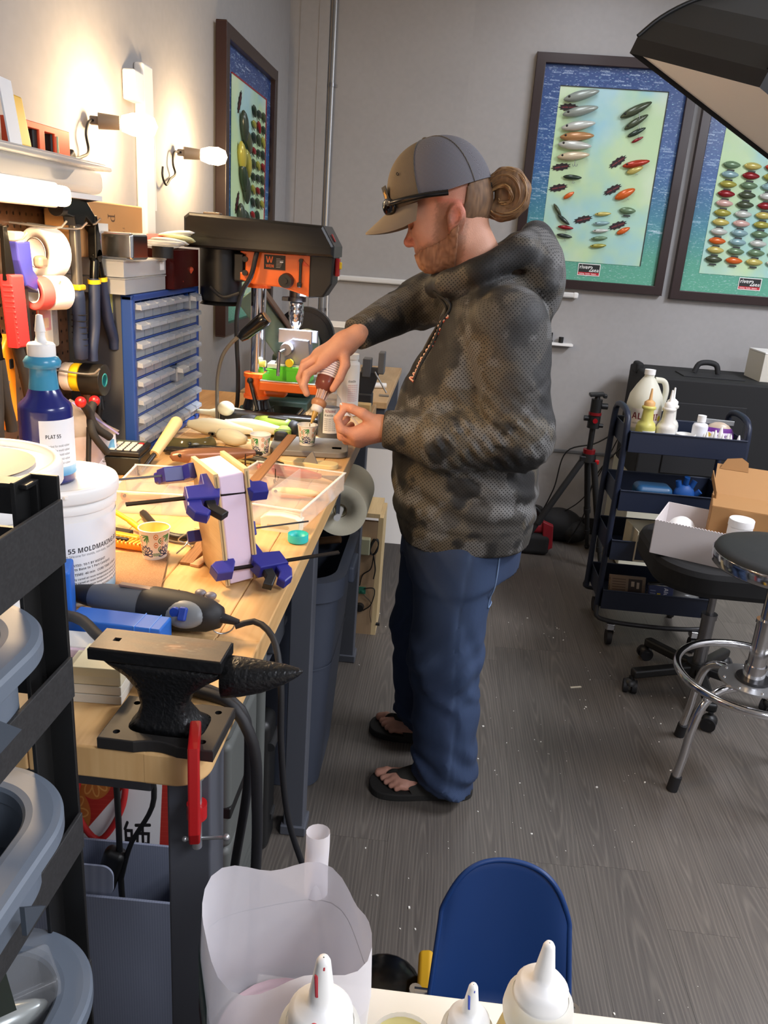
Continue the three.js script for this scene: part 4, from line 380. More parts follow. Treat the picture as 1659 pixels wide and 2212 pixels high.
{ const r = tray('clear divided tackle tray on the right, with wooden stick across', 0.215, 0.3, 0.042, [-0.335, 1.001, -1.65], -0.16, 2, 3, true); }
{ const t = lureBody('swimbait_lure', 'cream lure lying inside the right tackle tray', 0.11, 0.012, [-0.3, 1.016, -1.68], 0.1, mat(0xd9c39a, 0.35), mat(0xd88a5f, 0.4)); lureBody('swimbait_lure', 'orange lure inside the right tackle tray by the stick', 0.07, 0.012, [-0.4, 1.016, -1.62], 0.8, mat(0xd8552f, 0.35), null); lureBody('swimbait_lure', 'pale pink lure inside the left tackle tray', 0.1, 0.012, [-0.6, 1.016, -1.56], 0.2, mat(0xcf8a6a, 0.35), mat(0xe0b090, 0.4)); }
ONE('wooden_stick', 'flat brown wooden stick leaning across the right tackle tray', 'stick', [beam([-0.415, 1.003, -1.262], [-0.372, 1.068, -2.0], 0.0235, 0.005, 0.001)], mat(0xffffff, 0.6, 0, { map: woodTex([124, 84, 50], [164, 118, 74], 4, 6, 4) }));
ONE('wooden_stick', 'short pale wooden strip with dark end near the pink block', 'stick', [bx(0.018, 0.005, 0.11, 0, 0.003, 0, 0.001)], mat(0xcda27c, 0.6), [-0.385, 1.0, -1.31], -0.25); ONE('craft_stick', 'thin pale mixing stick resting on the white lid', 'stick', [beam([0, 0, 0], [0.07, 0.012, 0.03], 0.009, 0.002)], mat(0xe8cf8e, 0.6), [-0.44, 1.018, -1.4]);
{ const t = T('shallow_dish', 'white shallow plastic dish lying beside the pink block', 'lid', [-0.395, 1.0, -1.4]); P('disc', [la([[0.0005, 0.003], [0.026, 0.003], [0.029, 0.001], [0.031, 0.004], [0.031, 0.013], [0.029, 0.013], [0.028, 0.005]], 28)], M.white, t); }
{ const t = T('bottle_cap', 'turquoise screw cap upside down on the bench', 'cap', [-0.247, 1.0, -1.425]); P('cap', [la([[0.0005, 0.001], [0.0185, 0.001], [0.02, 0.003], [0.02, 0.017], [0.018, 0.017], [0.0175, 0.004], [0.0005, 0.004]], 32)], mat(0x35c6c0, 0.4), t); }
{ const t = T('mold_block', 'white rounded silicone block with a slot on the bench', 'block', [-0.29, 1.0, -1.485], -0.1); const s = shp([[-0.037, 0], [0.037, 0], [0.039, 0.024], [0.03, 0.03], [0, 0.033], [-0.03, 0.03], [-0.039, 0.024]]); P('block', [ex(s, 0.03, 0.002)], mat(0xefe7cf, 0.5), t); P('slot', [ex(rrect(0.045, 0.007, 0.003), 0.001, 0, -0.004, 0.011, 0.0172)], mat(0xc9bf9f, 0.7), t); }
// ---------------------------------------------------------------- pink foam mould block held by four clamps
{
  const t = T('mold_box', 'upright pink foam block boxed in by plywood sides', 'mold', [-0.332, 1.0, -1.25]); t.rotation.order = 'YXZ'; t.rotation.set(0, 0.62, 0.11); t.position.y = 1.0035;
  P('foam', [bx(0.042, 0.19, 0.108, 0, 0.097, 0, 0.003)], mat(0xecd6ea, 0.85), t);
  const pm = mat(0xffffff, 0.6, 0, { map: woodTex([206, 170, 116], [228, 198, 148], 6, 6, 5) }); P('side_panel', [buv(bx(0.008, 0.197, 0.113, -0.0255, 0.0995, 0, 0.001), 2)], pm, t); P('side_panel', [buv(bx(0.008, 0.197, 0.113, 0.0255, 0.0995, 0, 0.001), 2)], pm, t);
  for (const s of [-1, 1]) for (const z of [-0.03, 0.03]) P('ply_line', [bx(0.0015, 0.19, 0.0012, s * 0.0255, 0.098, z > 0 ? 0.0568 : -0.0568)], mat(0x8f7a54, 0.7), t);
}
const clampBlue = mat(0x2a2c86, 0.38);
function barClamp(label, a, b, head, flip) { // bar from a to b; fixed jaw at b; trigger head at fraction head
  const t = T('bar_clamp', label, 'clamp', [0, 0, 0], 0, 'small blue bar clamps'); const A = V(...a), B = V(...b), d = B.clone().sub(A), l = d.length(), ang = Math.atan2(-d.z, d.x); t.position.copy(A); t.rotation.order = 'YXZ'; t.rotation.set(flip, ang, 0);
  P('bar', [bx(l, 0.006, 0.0032, l / 2, 0, 0)], mat(0x2a2624, 0.35, 0.6), t); P('fixed_jaw', [ex([[l - 0.016, -0.012], [l + 0.008, -0.012], [l + 0.012, 0.006], [l + 0.004, 0.012], [l - 0.01, 0.012], [l - 0.02, 0.036], [l - 0.026, 0.036], [l - 0.026, 0.008]], 0.016, 0.002)], clampBlue, t); P('pad', [bx(0.008, 0.018, 0.02, l - 0.028, 0.03, 0, 0.002)], M.black, t);
  const h = l * head; P('body', [ex([[h - 0.028, -0.014], [h + 0.02, -0.016], [h + 0.026, 0.002], [h + 0.018, 0.038], [h + 0.01, 0.038], [h + 0.006, 0.014], [h - 0.024, 0.012]], 0.022, 0.002)], clampBlue, t); P('pad', [bx(0.008, 0.02, 0.022, h + 0.022, 0.032, 0, 0.002)], M.black, t); P('handle', [ex([[h - 0.026, -0.012], [h - 0.01, -0.012], [h - 0.012, -0.03], [h - 0.004, -0.042], [h - 0.01, -0.05], [h - 0.024, -0.042], [h - 0.03, -0.026]], 0.013, 0.003)], clampBlue, t); P('trigger', [ex([[h + 0.0, -0.012], [h + 0.014, -0.012], [h + 0.012, -0.03], [h + 0.024, -0.046], [h + 0.014, -0.052], [h - 0.0, -0.034]], 0.009, 0.002)], M.black, t); P('name_strip', [bx(0.03, 0.001, 0.012, h - 0.004, 0.0135, 0, 0, 0, 0, 0.03)], mat(0xc9a43a, 0.5), t);
}
barClamp('upper front blue bar clamp across the pink block', [-0.452, 1.162, -1.098], [-0.279, 1.162, -1.225], 0.55, -1.15);
barClamp('upper rear blue bar clamp behind the pink block', [-0.526, 1.162, -1.201], [-0.353, 1.162, -1.329], 0.55, 1.15);
barClamp('lower front blue bar clamp with bar pointing at the bench edge', [-0.152, 1.035, -1.304], [-0.33, 1.035, -1.174], 0.62, 1.15);
barClamp('lower rear blue bar clamp, bar passing over the turquoise cap', [-0.226, 1.05, -1.408], [-0.404, 1.05, -1.278], 0.62, -1.15);
// ---------------------------------------------------------------- near half of the bench
function pail(name, label, r, h, pos, o = {}) {
  const t = T(name, label, 'pail', pos); P('body', [la([[0.0005, 0], [r * 0.88, 0.001], [r * 0.9, 0.006], [r * 0.97, h * 0.8], [r, h * 0.8], [r, h * 0.86], [r * 0.97, h * 0.87], [r * 0.98, h * 0.95]], 48)], M.white, t);
  P('lid', [la([[r * 1.0, h * 0.88], [r * 1.045, h * 0.9], [r * 1.05, h * 0.97], [r * 1.02, h], [r * 0.95, h], [r * 0.93, h - 0.008], [0.0005, h - 0.008]], 48)], M.white, t); return t;
}
const pb = pail('rubber_pail', 'white lidded pail with printed mould rubber label', 0.085, 0.19, [-0.567, 1.0, -1.12]);
P('label', [wrap(0.0842, 0.13, 0.0, 2.3, 0.075)].map(g => { const p = g.attributes.position; for (let i = 0; i < p.count; i++) { const k = p.getY(i) > 0.08 ? 0.985 : 0.925; p.setX(i, p.getX(i) * k); p.setZ(i, p.getZ(i) * k); } return g; }), textLabel(768, 512, (k, w, h) => { k.fillStyle = '#eff0f2'; k.fillRect(0, 0, w, h); const g = k.createLinearGradient(0, h - 120, 0, h); g.addColorStop(0, '#eff0f2'); g.addColorStop(1, '#5fa3cf'); k.fillStyle = g; k.beginPath(); k.moveTo(0, h); k.lineTo(0, h - 60); k.bezierCurveTo(200, h - 120, 400, h - 20, w, h - 110); k.lineTo(w, h); k.fill(); k.fillStyle = '#1d2026'; k.font = 'bold 42px sans-serif'; k.fillText('PLAT 55 MOLDMAKING RUBBER', 80, 190); k.font = '20px sans-serif'; k.fillText('Platinum Silicone for molds, non-toxic, heat-resistant', 110, 216); k.font = 'bold 22px sans-serif'; k.fillText('MIXING RATIO: 10:1 BY WEIGHT', 110, 276); k.fillText('(10 Parts Base to 1 Part Catalyst)', 150, 302); k.fillText('WORKING TIME: 40 min   CURE TIME: 6 Hours', 110, 336); k.font = 'bold 18px sans-serif'; for (let i = 0; i < 3; i++) k.fillText('Rubber is fully cured at room temperature and up to 350°F with thickness', 110, 366 + i * 24); k.fillText('IMPORTANT NOTICE: ADDITIONAL INFORMATION, SEE BULLETIN', 110, 442); k.font = 'bold 28px sans-serif'; k.fillText('Net Wt.    9.1 LBS', 200, 486); }), pb);
{ const a = pail('large_pail', 'larger plain white pail at the near end behind the rack', 0.112, 0.27, [-0.58, 1.0, -0.905]); P('residue', [la([[0.0005, 0.2635], [0.06, 0.2635], [0.085, 0.266]], 32)], mat(0xc9b7a4, 0.7), a); }
{ // blue dye bottle on the pail
  const t = T('dye_bottle', 'deep blue squeeze bottle with white nozzle standing on the pail', 'bottle', [-0.578, 1.1825, -1.12]);
  P('body', [la([[0.0005, 0], [0.036, 0.001], [0.038, 0.006], [0.038, 0.11], [0.036, 0.118], [0.026, 0.128], [0.021, 0.14]], 36)], phy(0x17206b, 0.22, { clearcoat: 0.3 }), t);
  P('neck', [la([[0.021, 0.14], [0.0195, 0.155], [0.0185, 0.17], [0.025, 0.172], [0.026, 0.18], [0.022, 0.186], [0.019, 0.188]], 32)], phy(0x4aa7cf, 0.25, { transmission: 0.3, thickness: 0 }), t);
  P('cap', [la([[0.019, 0.186], [0.0195, 0.19], [0.0195, 0.203], [0.017, 0.206], [0.008, 0.208], [0.0065, 0.215], [0.0065, 0.222], [0.0075, 0.222], [0.0045, 0.245], [0.0005, 0.246]], 28)], M.white, t);
  P('label', [wrap(0.0386, 0.085, 0.2, 1.9, 0.057)], textLabel(256, 256, (k, w, h) => { k.fillStyle = '#eef0f4'; k.fillRect(0, 0, w, h); const g = k.createLinearGradient(0, 200, 0, 256); g.addColorStop(0, '#cfe3f0'); g.addColorStop(1, '#3f8fc4'); k.fillStyle = g; k.fillRect(0, 215, w, 41); k.fillStyle = '#333'; k.font = 'bold 24px sans-serif'; k.fillText('PLAT 55', 30, 80); k.font = '13px sans-serif'; for (let i = 0; i < 5; i++) k.fillText('Catalyst for mold rubber', 30, 120 + i * 20); }), t);
}
ONE('rubber_crumbs', 'small white rubber crumbs beside the blue bottle', 'crumbs', [...Array(14)].map(() => bx(rr(0.003, 0.008), 0.003, rr(0.003, 0.006), rr(-0.03, 0.04), 0.0015, rr(0, 0.03), 0, 0, rr(0, 3))), M.white, [-0.55, 1.1825, -1.065]);
{ // rotary tool
  const t = T('rotary_tool', 'grey and black rotary tool lying beside blue taped boxes', 'rotary tool', [-0.392, 1.031, -1.035]); t.rotation.y = -0.14;
  P('body', [at(la([[0.0005, -0.12], [0.012, -0.118], [0.016, -0.1], [0.021, -0.08], [0.026, -0.02], [0.026, 0.02], [0.0005, 0.021]], 24), 0, 0, 0, 0, 0, -Math.PI / 2)], mat(0x5a5e63, 0.45), t);
  P('nose', [at(la([[0.0005, -0.14], [0.009, -0.139], [0.014, -0.118], [0.017, -0.098], [0.0165, -0.09], [0.0005, -0.09]], 24), 0, 0, 0, 0, 0, -Math.PI / 2)], M.rubber, t);
  P('grip', [at(la([[0.0266, -0.012], [0.029, 0.0], [0.029, 0.05], [0.024, 0.09], [0.016, 0.108], [0.0005, 0.112]], 28), 0, 0, 0, 0, 0, -Math.PI / 2)], M.rubber, t);
  P('dial_panel', [at(sp(0.028, 0, 0, 0, 1.15, 0.72, 0.42), 0.06, 0.006, 0.02, -0.5)], mat(0x777c80, 0.45), t); P('speed_dial', [bx(0.012, 0.02, 0.008, 0.064, 0.012, 0.031, 0.003, -0.5), cy(0.008, 0.008, 0.004, 0.052, 0.012, 0.03, 'z', 16)], mat(0x1f3f9e, 0.4), t); P('hook_ring', [at(new THREE.TorusGeometry(0.016, 0.0012, 6, 24), 0.112, -0.012, 0.0, 0.3, 0.5)], M.silver, t); P('rail', [bx(0.06, 0.004, 0.01, -0.02, 0.0265, 0, 0.001)], mat(0x8d6f5f, 0.4), t); P('cord_boot', [bar([0.108, 0, 0], [0.135, -0.004, -0.002], 0.008, 10, 0.0045)], M.rubber, t);
  t.updateMatrixWorld(); t.attach(P('power_cord', [tb([[-0.262, 1.022, -1.015], [-0.235, 1.03, -1.02], [-0.205, 1.02, -1.0], [-0.185, 0.98, -0.965], [-0.178, 0.88, -0.95], [-0.165, 0.75, -0.955], [-0.13, 0.6, -0.98], [-0.11, 0.45, -1.02], [-0.13, 0.28, -1.1], [-0.19, 0.12, -1.15], [-0.25, 0.02, -1.15], [-0.3, 0.006, -1.1]], 0.0048, 90, 8)], M.rubber, scene));
}
ONE('blue_block', 'upright block wrapped in blue tape against the pail', 'block', [bx(0.03, 0.095, 0.055, 0, 0.0475, 0, 0.004)], mat(0x1c62bd, 0.55), [-0.512, 1.0, -1.005], 0.35);
{ const t = T('blue_block', 'long low box wrapped in blue tape before the rotary tool', 'block', [-0.415, 1.0, -0.972], -0.04); P('box', [bx(0.135, 0.04, 0.042, 0, 0.02, 0, 0.003)], mat(0x1c62bd, 0.5), t); P('tape_seam', [bx(0.0012, 0.041, 0.0435, 0.03, 0.02, 0)], mat(0x3f83d6, 0.5), t); P('tape_seam', [bx(0.0012, 0.041, 0.0435, 0.052, 0.02, 0)], mat(0x3f83d6, 0.5), t); }
{ const t = T('foam_slab', 'white-topped pale pink foam slab beside the anvil', 'foam', [-0.4, 1.0, -0.915], 0.02); P('slab', [bx(0.145, 0.03, 0.045, 0, 0.015, 0, 0.002)], mat(0xe9cfdd, 0.85), t); P('paper', [bx(0.15, 0.002, 0.04, 0.002, 0.0312, -0.002)], M.whiteMatte, t); }
{ const t = T('stepped_foam', 'stack of stepped cream foam sheets beside the anvil', 'foam', [-0.405, 1.0, -0.85], 0.06); [[0.0, 0.1], [0.013, 0.088], [0.026, 0.074], [0.037, 0.06]].forEach(([y, w], i) => P('sheet', [bx(w, 0.012, 0.06, -w / 2 + 0.05, y + 0.006, 0, 0.001)], mat([0xe6e2d6, 0xede8d8, 0xe8dfc0, 0xeadfb8][i], 0.7), t)); }
// anvil
{
  const t = T('anvil', 'small black cast anvil with rusty brown face', 'anvil', [-0.2785, 1.0, -0.7785]); t.rotation.y = -0.02;
  const cast = tex(128, 128, (u, v) => { const n = fb(u * 26, v * 26, 3); return [n * 255, n * 255, n * 255]; }, false); const black = mat(0x17181a, 0.38, 0.25, { bumpMap: cast, bumpScale: 0.0012 });
  const rust = mat(0xffffff, 0.45, 0.2, { map: tex(256, 128, (u, v) => { const n = fb(u * 6, v * 3, 8), f = vn(u * 90, v * 40, 3), b = Math.max(0, 1 - Math.hypot((u - 0.66) * 2.2, (v - 0.5) * 1.6) * 1.6); let c = mix([70, 62, 54], [100, 88, 76], n * 0.7 + f * 0.3); c = mix(c, [136, 86, 52], Math.max(0, fb(u * 5 + 3, v * 4, 2) - 0.42) * 1.7 * (0.3 + b)); return mix(c, [190, 184, 176], Math.max(0, vn(u * 30, v * 22, 9) - 0.55) * 1.2 * b); }) });
  const base = new THREE.Shape(); base.moveTo(-0.065, 0.043); base.lineTo(-0.025, 0.043); base.quadraticCurveTo(0, 0.032, 0.025, 0.043); base.lineTo(0.065, 0.043); base.lineTo(0.065, -0.043); base.lineTo(0.025, -0.043); base.quadraticCurveTo(0, -0.032, -0.025, -0.043); base.lineTo(-0.065, -0.043); base.closePath();
  P('foot', [ex(base, 0.012, 0.0015, 0, 0.0075, 0, Math.PI / 2, 0, 0, [hole(-0.05, 0.03, 0.004), hole(0.05, 0.03, 0.004), hole(-0.05, -0.03, 0.004), hole(0.05, -0.03, 0.004)])], mat(0x2e2c2b, 0.5, 0.3, { bumpMap: cast, bumpScale: 0.0008 }), t);
  // waist: loft of rounded sections
  const prof = [[0.013, -0.045, 0.05, 0.03], [0.022, -0.036, 0.036, 0.022], [0.04, -0.03, 0.024, 0.016], [0.06, -0.034, 0.03, 0.0165], [0.078, -0.048, 0.052, 0.02], [0.09, -0.066, 0.07, 0.0225], [0.1, -0.078, 0.074, 0.0235]];
  const secs = prof.map(([y, x0, x1, hz]) => { const c = (x0 + x1) / 2, w = (x1 - x0) / 2, o = []; for (let i = 0; i < 28; i++) { const a = i / 28 * 6.2832, ca = Math.cos(a), sa = Math.sin(a), e = 0.5; o.push([c + w * Math.sign(ca) * Math.abs(ca) ** e, y, hz * Math.sign(sa) * Math.abs(sa) ** e]); } return o; });
  const loft = (S, cap) => { const v = [], id = [], n = S[0].length; S.forEach(s => s.forEach(p => v.push(...p))); for (let j = 0; j < S.length - 1; j++) for (let i = 0; i < n; i++) { const a = j * n + i, b = j * n + (i + 1) % n; id.push(a, a + n, b, b, a + n, b + n); } if (cap) for (const [j, f] of [[0, 1], [S.length - 1, 0]]) { const c = v.length / 3, m = [0, 0, 0]; S[j].forEach(p => p.forEach((q, k) => m[k] += q / n)); v.push(...m); for (let i = 0; i < n; i++) { const a = j * n + i, b = j * n + (i + 1) % n; f ? id.push(c, a, b) : id.push(c, b, a); } } const g = new THREE.BufferGeometry(); g.setAttribute('position', new THREE.Float32BufferAttribute(v, 3)); g.setIndex(id); g.computeVertexNormals(); const q = g.toNonIndexed(); q.setAttribute('uv', new THREE.Float32BufferAttribute(new Float32Array(q.attributes.position.count * 2), 2)); return buv(q, 12); };
  P('waist', [loft(secs, true)], black, t);
  P('face', [buv(ex([[-0.081, -0.0235], [0.068, -0.0235], [0.068, 0.0235], [-0.081, 0.0235]], 0.012, 0.001, 0, 0.107, 0, Math.PI / 2, 0, 0, [[[-0.062, -0.004], [-0.054, -0.004], [-0.054, 0.004], [-0.062, 0.004]]]), 6.5, 0.5, 0.5)], black, t);
  P('face_plate', [(() => { const g = ex([[-0.0805, -0.023], [0.0675, -0.023], [0.0675, 0.023], [-0.0805, 0.023]], 0.0012, 0, 0, 0.1146, 0, Math.PI / 2, 0, 0, [[[-0.062, -0.004], [-0.054, -0.004], [-0.054, 0.004], [-0.062, 0.004]]]); const p = g.attributes.position, u = g.attributes.uv; for (let i = 0; i < p.count; i++) u.setXY(i, (p.getX(i) + 0.08) / 0.148, p.getZ(i) / 0.047 + 0.5); return g; })()], rust, t);
  const hs = [[0.066, 0.089, 0.027, 0.0225], [0.085, 0.0905, 0.025, 0.021], [0.11, 0.093, 0.02, 0.0175], [0.135, 0.0975, 0.0125, 0.011], [0.15, 0.1005, 0.0055, 0.005], [0.155, 0.1015, 0.0015, 0.0015]].map(([x, y, ry, rz]) => { const o = []; for (let i = 0; i < 24; i++) { const a = -i / 24 * 6.2832; o.push([x, y - (Math.sin(a) < 0 ? 0.004 : 0) * 0 + Math.sin(a) * (Math.sin(a) > 0 ? ry * 0.7 : ry * 1.15), Math.cos(a) * rz]); } return o; });
  P('horn', [loft(hs, true)], black, t);
}
{ // red c-clamp at the bench end
  const t = T('c_clamp', 'red c-clamp holding the anvil down on the bench end', 'clamp', [-0.231, 0, -0.722]); t.rotation.y = 0.25;
  P('frame', [ex([[0, 1.03], [0.01, 1.03], [0.012, 0.92], [0.002, 0.9], [-0.055, 0.896], [-0.055, 0.908], [-0.006, 0.916], [-0.004, 1.014], [-0.035, 1.02], [-0.036, 1.032]], 0.0085, 0.002, 0, 0, 0, 0, -Math.PI / 2)].map(g => at(g, 0, 0, 0, 0, 0)), M.red, t);
  P('boss', [cy(0.012, 0.012, 0.02, 0, 0.902, -0.05, 'y', 20)], M.red, t); P('screw', [cy(0.006, 0.006, 0.1, 0, 0.898, -0.05, 'y', 12)], M.silver, t); P('swivel_pad', [cy(0.009, 0.009, 0.006, 0, 0.951, -0.05)], M.silver, t); P('handle', [bar([-0.015, 0.856, -0.055], [0.035, 0.868, -0.04], 0.0024, 8), sp(0.0035, -0.015, 0.856, -0.055), sp(0.0045, 0.035, 0.868, -0.04)], M.silver, t);
}
ONE('power_cable', 'thick black cable arching from behind the anvil to the floor', 'cable', [tb([[-0.53, 1.04, -0.96], [-0.46, 1.05, -0.94], [-0.41, 1.045, -0.9], [-0.34, 1.02, -0.87], [-0.28, 1.01, -0.86], [-0.225, 1.0, -0.85], [-0.195, 0.96, -0.84], [-0.188, 0.85, -0.85], [-0.195, 0.7, -0.88], [-0.215, 0.5, -0.95], [-0.24, 0.3, -1.0], [-0.27, 0.12, -1.02], [-0.3, 0.01, -0.98]], 0.0075, 80, 8)], M.rubber);
ONE('power_cable', 'second black cable running down beside the bench leg', 'cable', [tb([[-0.53, 1.015, -0.985], [-0.49, 1.015, -0.955], [-0.46, 1.012, -0.92], [-0.39, 1.01, -0.885], [-0.28, 1.008, -0.875], [-0.215, 0.985, -0.865], [-0.205, 0.9, -0.87], [-0.23, 0.7, -0.9], [-0.26, 0.5, -0.95], [-0.285, 0.3, -0.98], [-0.33, 0.12, -0.98], [-0.36, 0.01, -0.95]], 0.0065, 80, 8)], M.rubber);
// sandpaper, hooks, weights
{ const g = new THREE.PlaneGeometry(0.14, 0.19, 12, 12); g.rotateX(-Math.PI / 2); const p = g.attributes.position; for (let i = 0; i < p.count; i++) p.setY(i, 0.002 + 0.006 * Math.max(0, p.getX(i) * 10) ** 2 + 0.001 * Math.sin(p.getZ(i) * 30)); g.computeVertexNormals(); ONE('sandpaper', 'brown sandpaper sheet lying beside the labelled pail', 'sandpaper', [g], mat(0xffffff, 0.95, 0, { map: tex(256, 256, (u, v) => { const n = vn(u * 250, v * 250, 2), m = fb(u * 4, v * 4); return mix([132, 98, 70], [186, 150, 116], n * 0.75 + m * 0.25); }) }), [-0.505, 1.0, -1.2], 0.25); }
for (let i = 0; i < 2; i++) treble(['bronze treble hook lying behind the rotary tool', 'second treble hook beside the lead weights'][i], [-0.385 + i * 0.025, 1.013, -1.135 + i * 0.01], 0.03, i + 0.5);
for (let i = 0; i < 5; i++) ONE('lead_weight', ['flat dark lead strip nearest the rotary tool', 'flat dark lead strip beside the hooks', 'tilted dark lead chip on the strips', 'rounded grey lead weight at the back', 'rounded grey lead weight beside the other one'][i], 'weight', [i < 3 ? bx(0.026, 0.004, 0.012, 0, 0.003, 0, 0.001, 0, 0, i * 0.1) : sp(0.0075, 0, 0.007, 0, 1.3, 0.95, 1)], mat(i < 3 ? 0x4b463c : 0x77747a, 0.5, 0.4), [[-0.348, 1, -1.1], [-0.365, 1, -1.118], [-0.343, 1.004, -1.112], [-0.352, 1, -1.142], [-0.334, 1, -1.136]][i], [0.5, -0.4, 0.9, 0, 0.3][i], 'lead weights');
// blades, knives left of the near cup
{ const t = T('utility_knife', 'yellow-orange snap knife lying next to the near paper cup', 'knife', [-0.545, 1.006, -1.31], -0.15); P('handle', [bx(0.1, 0.014, 0.022, 0, 0.004, 0, 0.006)], mat(0xf0931f, 0.4), t); for (let i = 0; i < 8; i++) P('rib', [bx(0.003, 0.003, 0.022, -0.02 + i * 0.008, 0.0115, 0, 0.001)], mat(0xf5a53a, 0.4), t); P('slider', [bx(0.05, 0.006, 0.008, -0.015, 0.013, 0.002, 0.002)], M.black, t); }
{ const t = T('utility_knife', 'second orange knife behind the first with black slide', 'knife', [-0.575, 1.006, -1.35], -0.2); P('handle', [bx(0.1, 0.012, 0.016, 0, 0.003, 0, 0.005)], mat(0xf0931f, 0.4), t); P('blade_guard', [bx(0.06, 0.008, 0.022, -0.01, 0.004, -0.014, 0.002)], M.black, t); }
ONE('black_strap', 'black strap curling behind the near paper cup', 'strap', [tb([[-0.57, 1.012, -1.47], [-0.52, 1.014, -1.4], [-0.49, 1.012, -1.37], [-0.45, 1.012, -1.36], [-0.42, 1.014, -1.4], [-0.4, 1.02, -1.46]], 0.008, 30, 6)], M.black); ONE('pencil', 'yellow-and-black pencil tip poking out beside the left tray', 'pencil', [bar([-0.61, 1.03, -1.42], [-0.57, 1.02, -1.4], 0.005), bar([-0.57, 1.02, -1.4], [-0.545, 1.012, -1.385], 0.006)], mat(0xe6c22a, 0.5));
{ const t = T('paper_clip_wire', 'bent wire clip right of the near paper cup', 'wire'); P('wire', [tb([[-0.445, 1.004, -1.3], [-0.43, 1.02, -1.31], [-0.435, 1.03, -1.34], [-0.455, 1.015, -1.34], [-0.44, 1.004, -1.35], [-0.42, 1.003, -1.33]], 0.0013, 30, 5)], M.silver, t); }
ONE('dark_wrapper', 'dark crinkled bait wrapper behind the white lid', 'wrapper', [at(new THREE.SphereGeometry(1, 12, 7).scale(0.045, 0.009, 0.035), 0, 0.009, 0, 0, 0.4, 0)], phy(0x3a2522, 0.2), [-0.41, 1.0, -1.475]);
{ // calculator on a black box, pen cup, bag
  const b = T('parts_case', 'black box carrying the calculator', 'box', [-0.735, 1.0, -1.79], 0.1); P('shell', [bx(0.1, 0.045, 0.1, 0, 0.0225, 0, 0.005)], mat(0x1c211f, 0.4), b);
  const t = T('calculator', 'black calculator with rows of white keys', 'calculator', [-0.735, 1.046, -1.79], 0.1); P('case', [bx(0.1, 0.012, 0.105, 0, 0.006, 0, 0.004)], M.black, t); for (let r = 0; r < 5; r++) for (let c = 0; c < 5; c++) P('key', [bx(0.013, 0.004, 0.011, -0.034 + c * 0.017, 0.0135, -0.025 + r * 0.0155, 0.002)], r === 0 && c === 4 ? M.red : mat(0xd8d2c4, 0.5), t); P('screen', [bx(0.08, 0.002, 0.018, 0, 0.0125, -0.042)], mat(0x5b6455, 0.3), t);
  const c = T('pen_cup', 'steel pen cup of brushes and scissors by the cabinet', 'cup', [-0.83, 1.0, -1.83]); P('cup', [prep(new THREE.CylinderGeometry(0.034, 0.03, 0.1, 28, 1, true)).translate(0, 0.05, 0), cy(0.03, 0.03, 0.003, 0, 0.002, 0)], mat(0x8f8c84, 0.25, 0.9), c); P('brush_handle', [bar([0, 0.01, 0], [-0.01, 0.2, 0.01], 0.008, 10, 0.011)], mat(0x7a4a2a, 0.5), c); P('brush_handle', [bar([0.01, 0.01, 0.01], [0.0, 0.19, -0.015], 0.006, 10)], mat(0x8d6138, 0.5), c); P('scissor_handle', [tb([[0.012, 0.08, 0], [0.02, 0.14, 0], [0.018, 0.17, -0.01], [0.024, 0.13, -0.01]], 0.006)], M.black, c); P('brush_handle', [bar([-0.01, 0.01, -0.01], [0.022, 0.15, -0.02], 0.004)], M.black, c);
  const z = T('zip_bag', 'crumpled clear zip bag leaning against the pegboard', 'bag', [-0.79, 1.08, -1.67]); const g = new THREE.PlaneGeometry(0.13, 0.17, 10, 12), p = g.attributes.position; for (let i = 0; i < p.count; i++) p.setZ(i, 0.014 * Math.sin(p.getX(i) * 60 + p.getY(i) * 30) + 0.01 * Math.sin(p.getY(i) * 70)); g.computeVertexNormals(); P('film', [at(g, 0, 0, 0, -0.3, 0.9, -0.45)], phy(0xd9cfcf, 0.12, { transmission: 0.7, thickness: 0, ior: 1.3 }), z); P('zip_strip', [at(bx(0.13, 0.004, 0.002, 0, 0.075, 0.004), 0, 0, 0, -0.3, 0.9, -0.45)], mat(0x8f86b4, 0.4), z);
  const k = T('printed_carton', 'white printed carton with line drawing below the zip bag', 'carton', [-0.785, 1.0, -1.73], 0.85); P('carton', [bx(0.11, 0.09, 0.02, 0, 0.045, 0, 0.002, -0.15)], mat(0xcfd5e2, 0.6), k); P('print', [sheet(0.104, 0.085, 0, 0, 0.046, 0.0118, -0.15)], textLabel(192, 160, (q, w, h) => { q.fillStyle = '#d3d9e6'; q.fillRect(0, 0, w, h); q.strokeStyle = '#5a6480'; q.lineWidth = 2; q.beginPath(); q.arc(80, 110, 40, 3.3, 6); q.stroke(); q.beginPath(); q.arc(60, 36, 9, 0, 6.3); q.stroke(); q.fillStyle = '#333'; q.save(); q.translate(128, 60); q.rotate(1.57); q.font = 'bold 22px sans-serif'; q.fillText('CBHJ', 0, 0); q.restore(); q.fillStyle = '#5f9ac4'; q.fillRect(146, 14, 40, 60); q.fillStyle = '#223'; for (let i = 0; i < 10; i++) q.fillRect(146, 84 + i * 5, 40, 1 + i % 3); }), k);
}
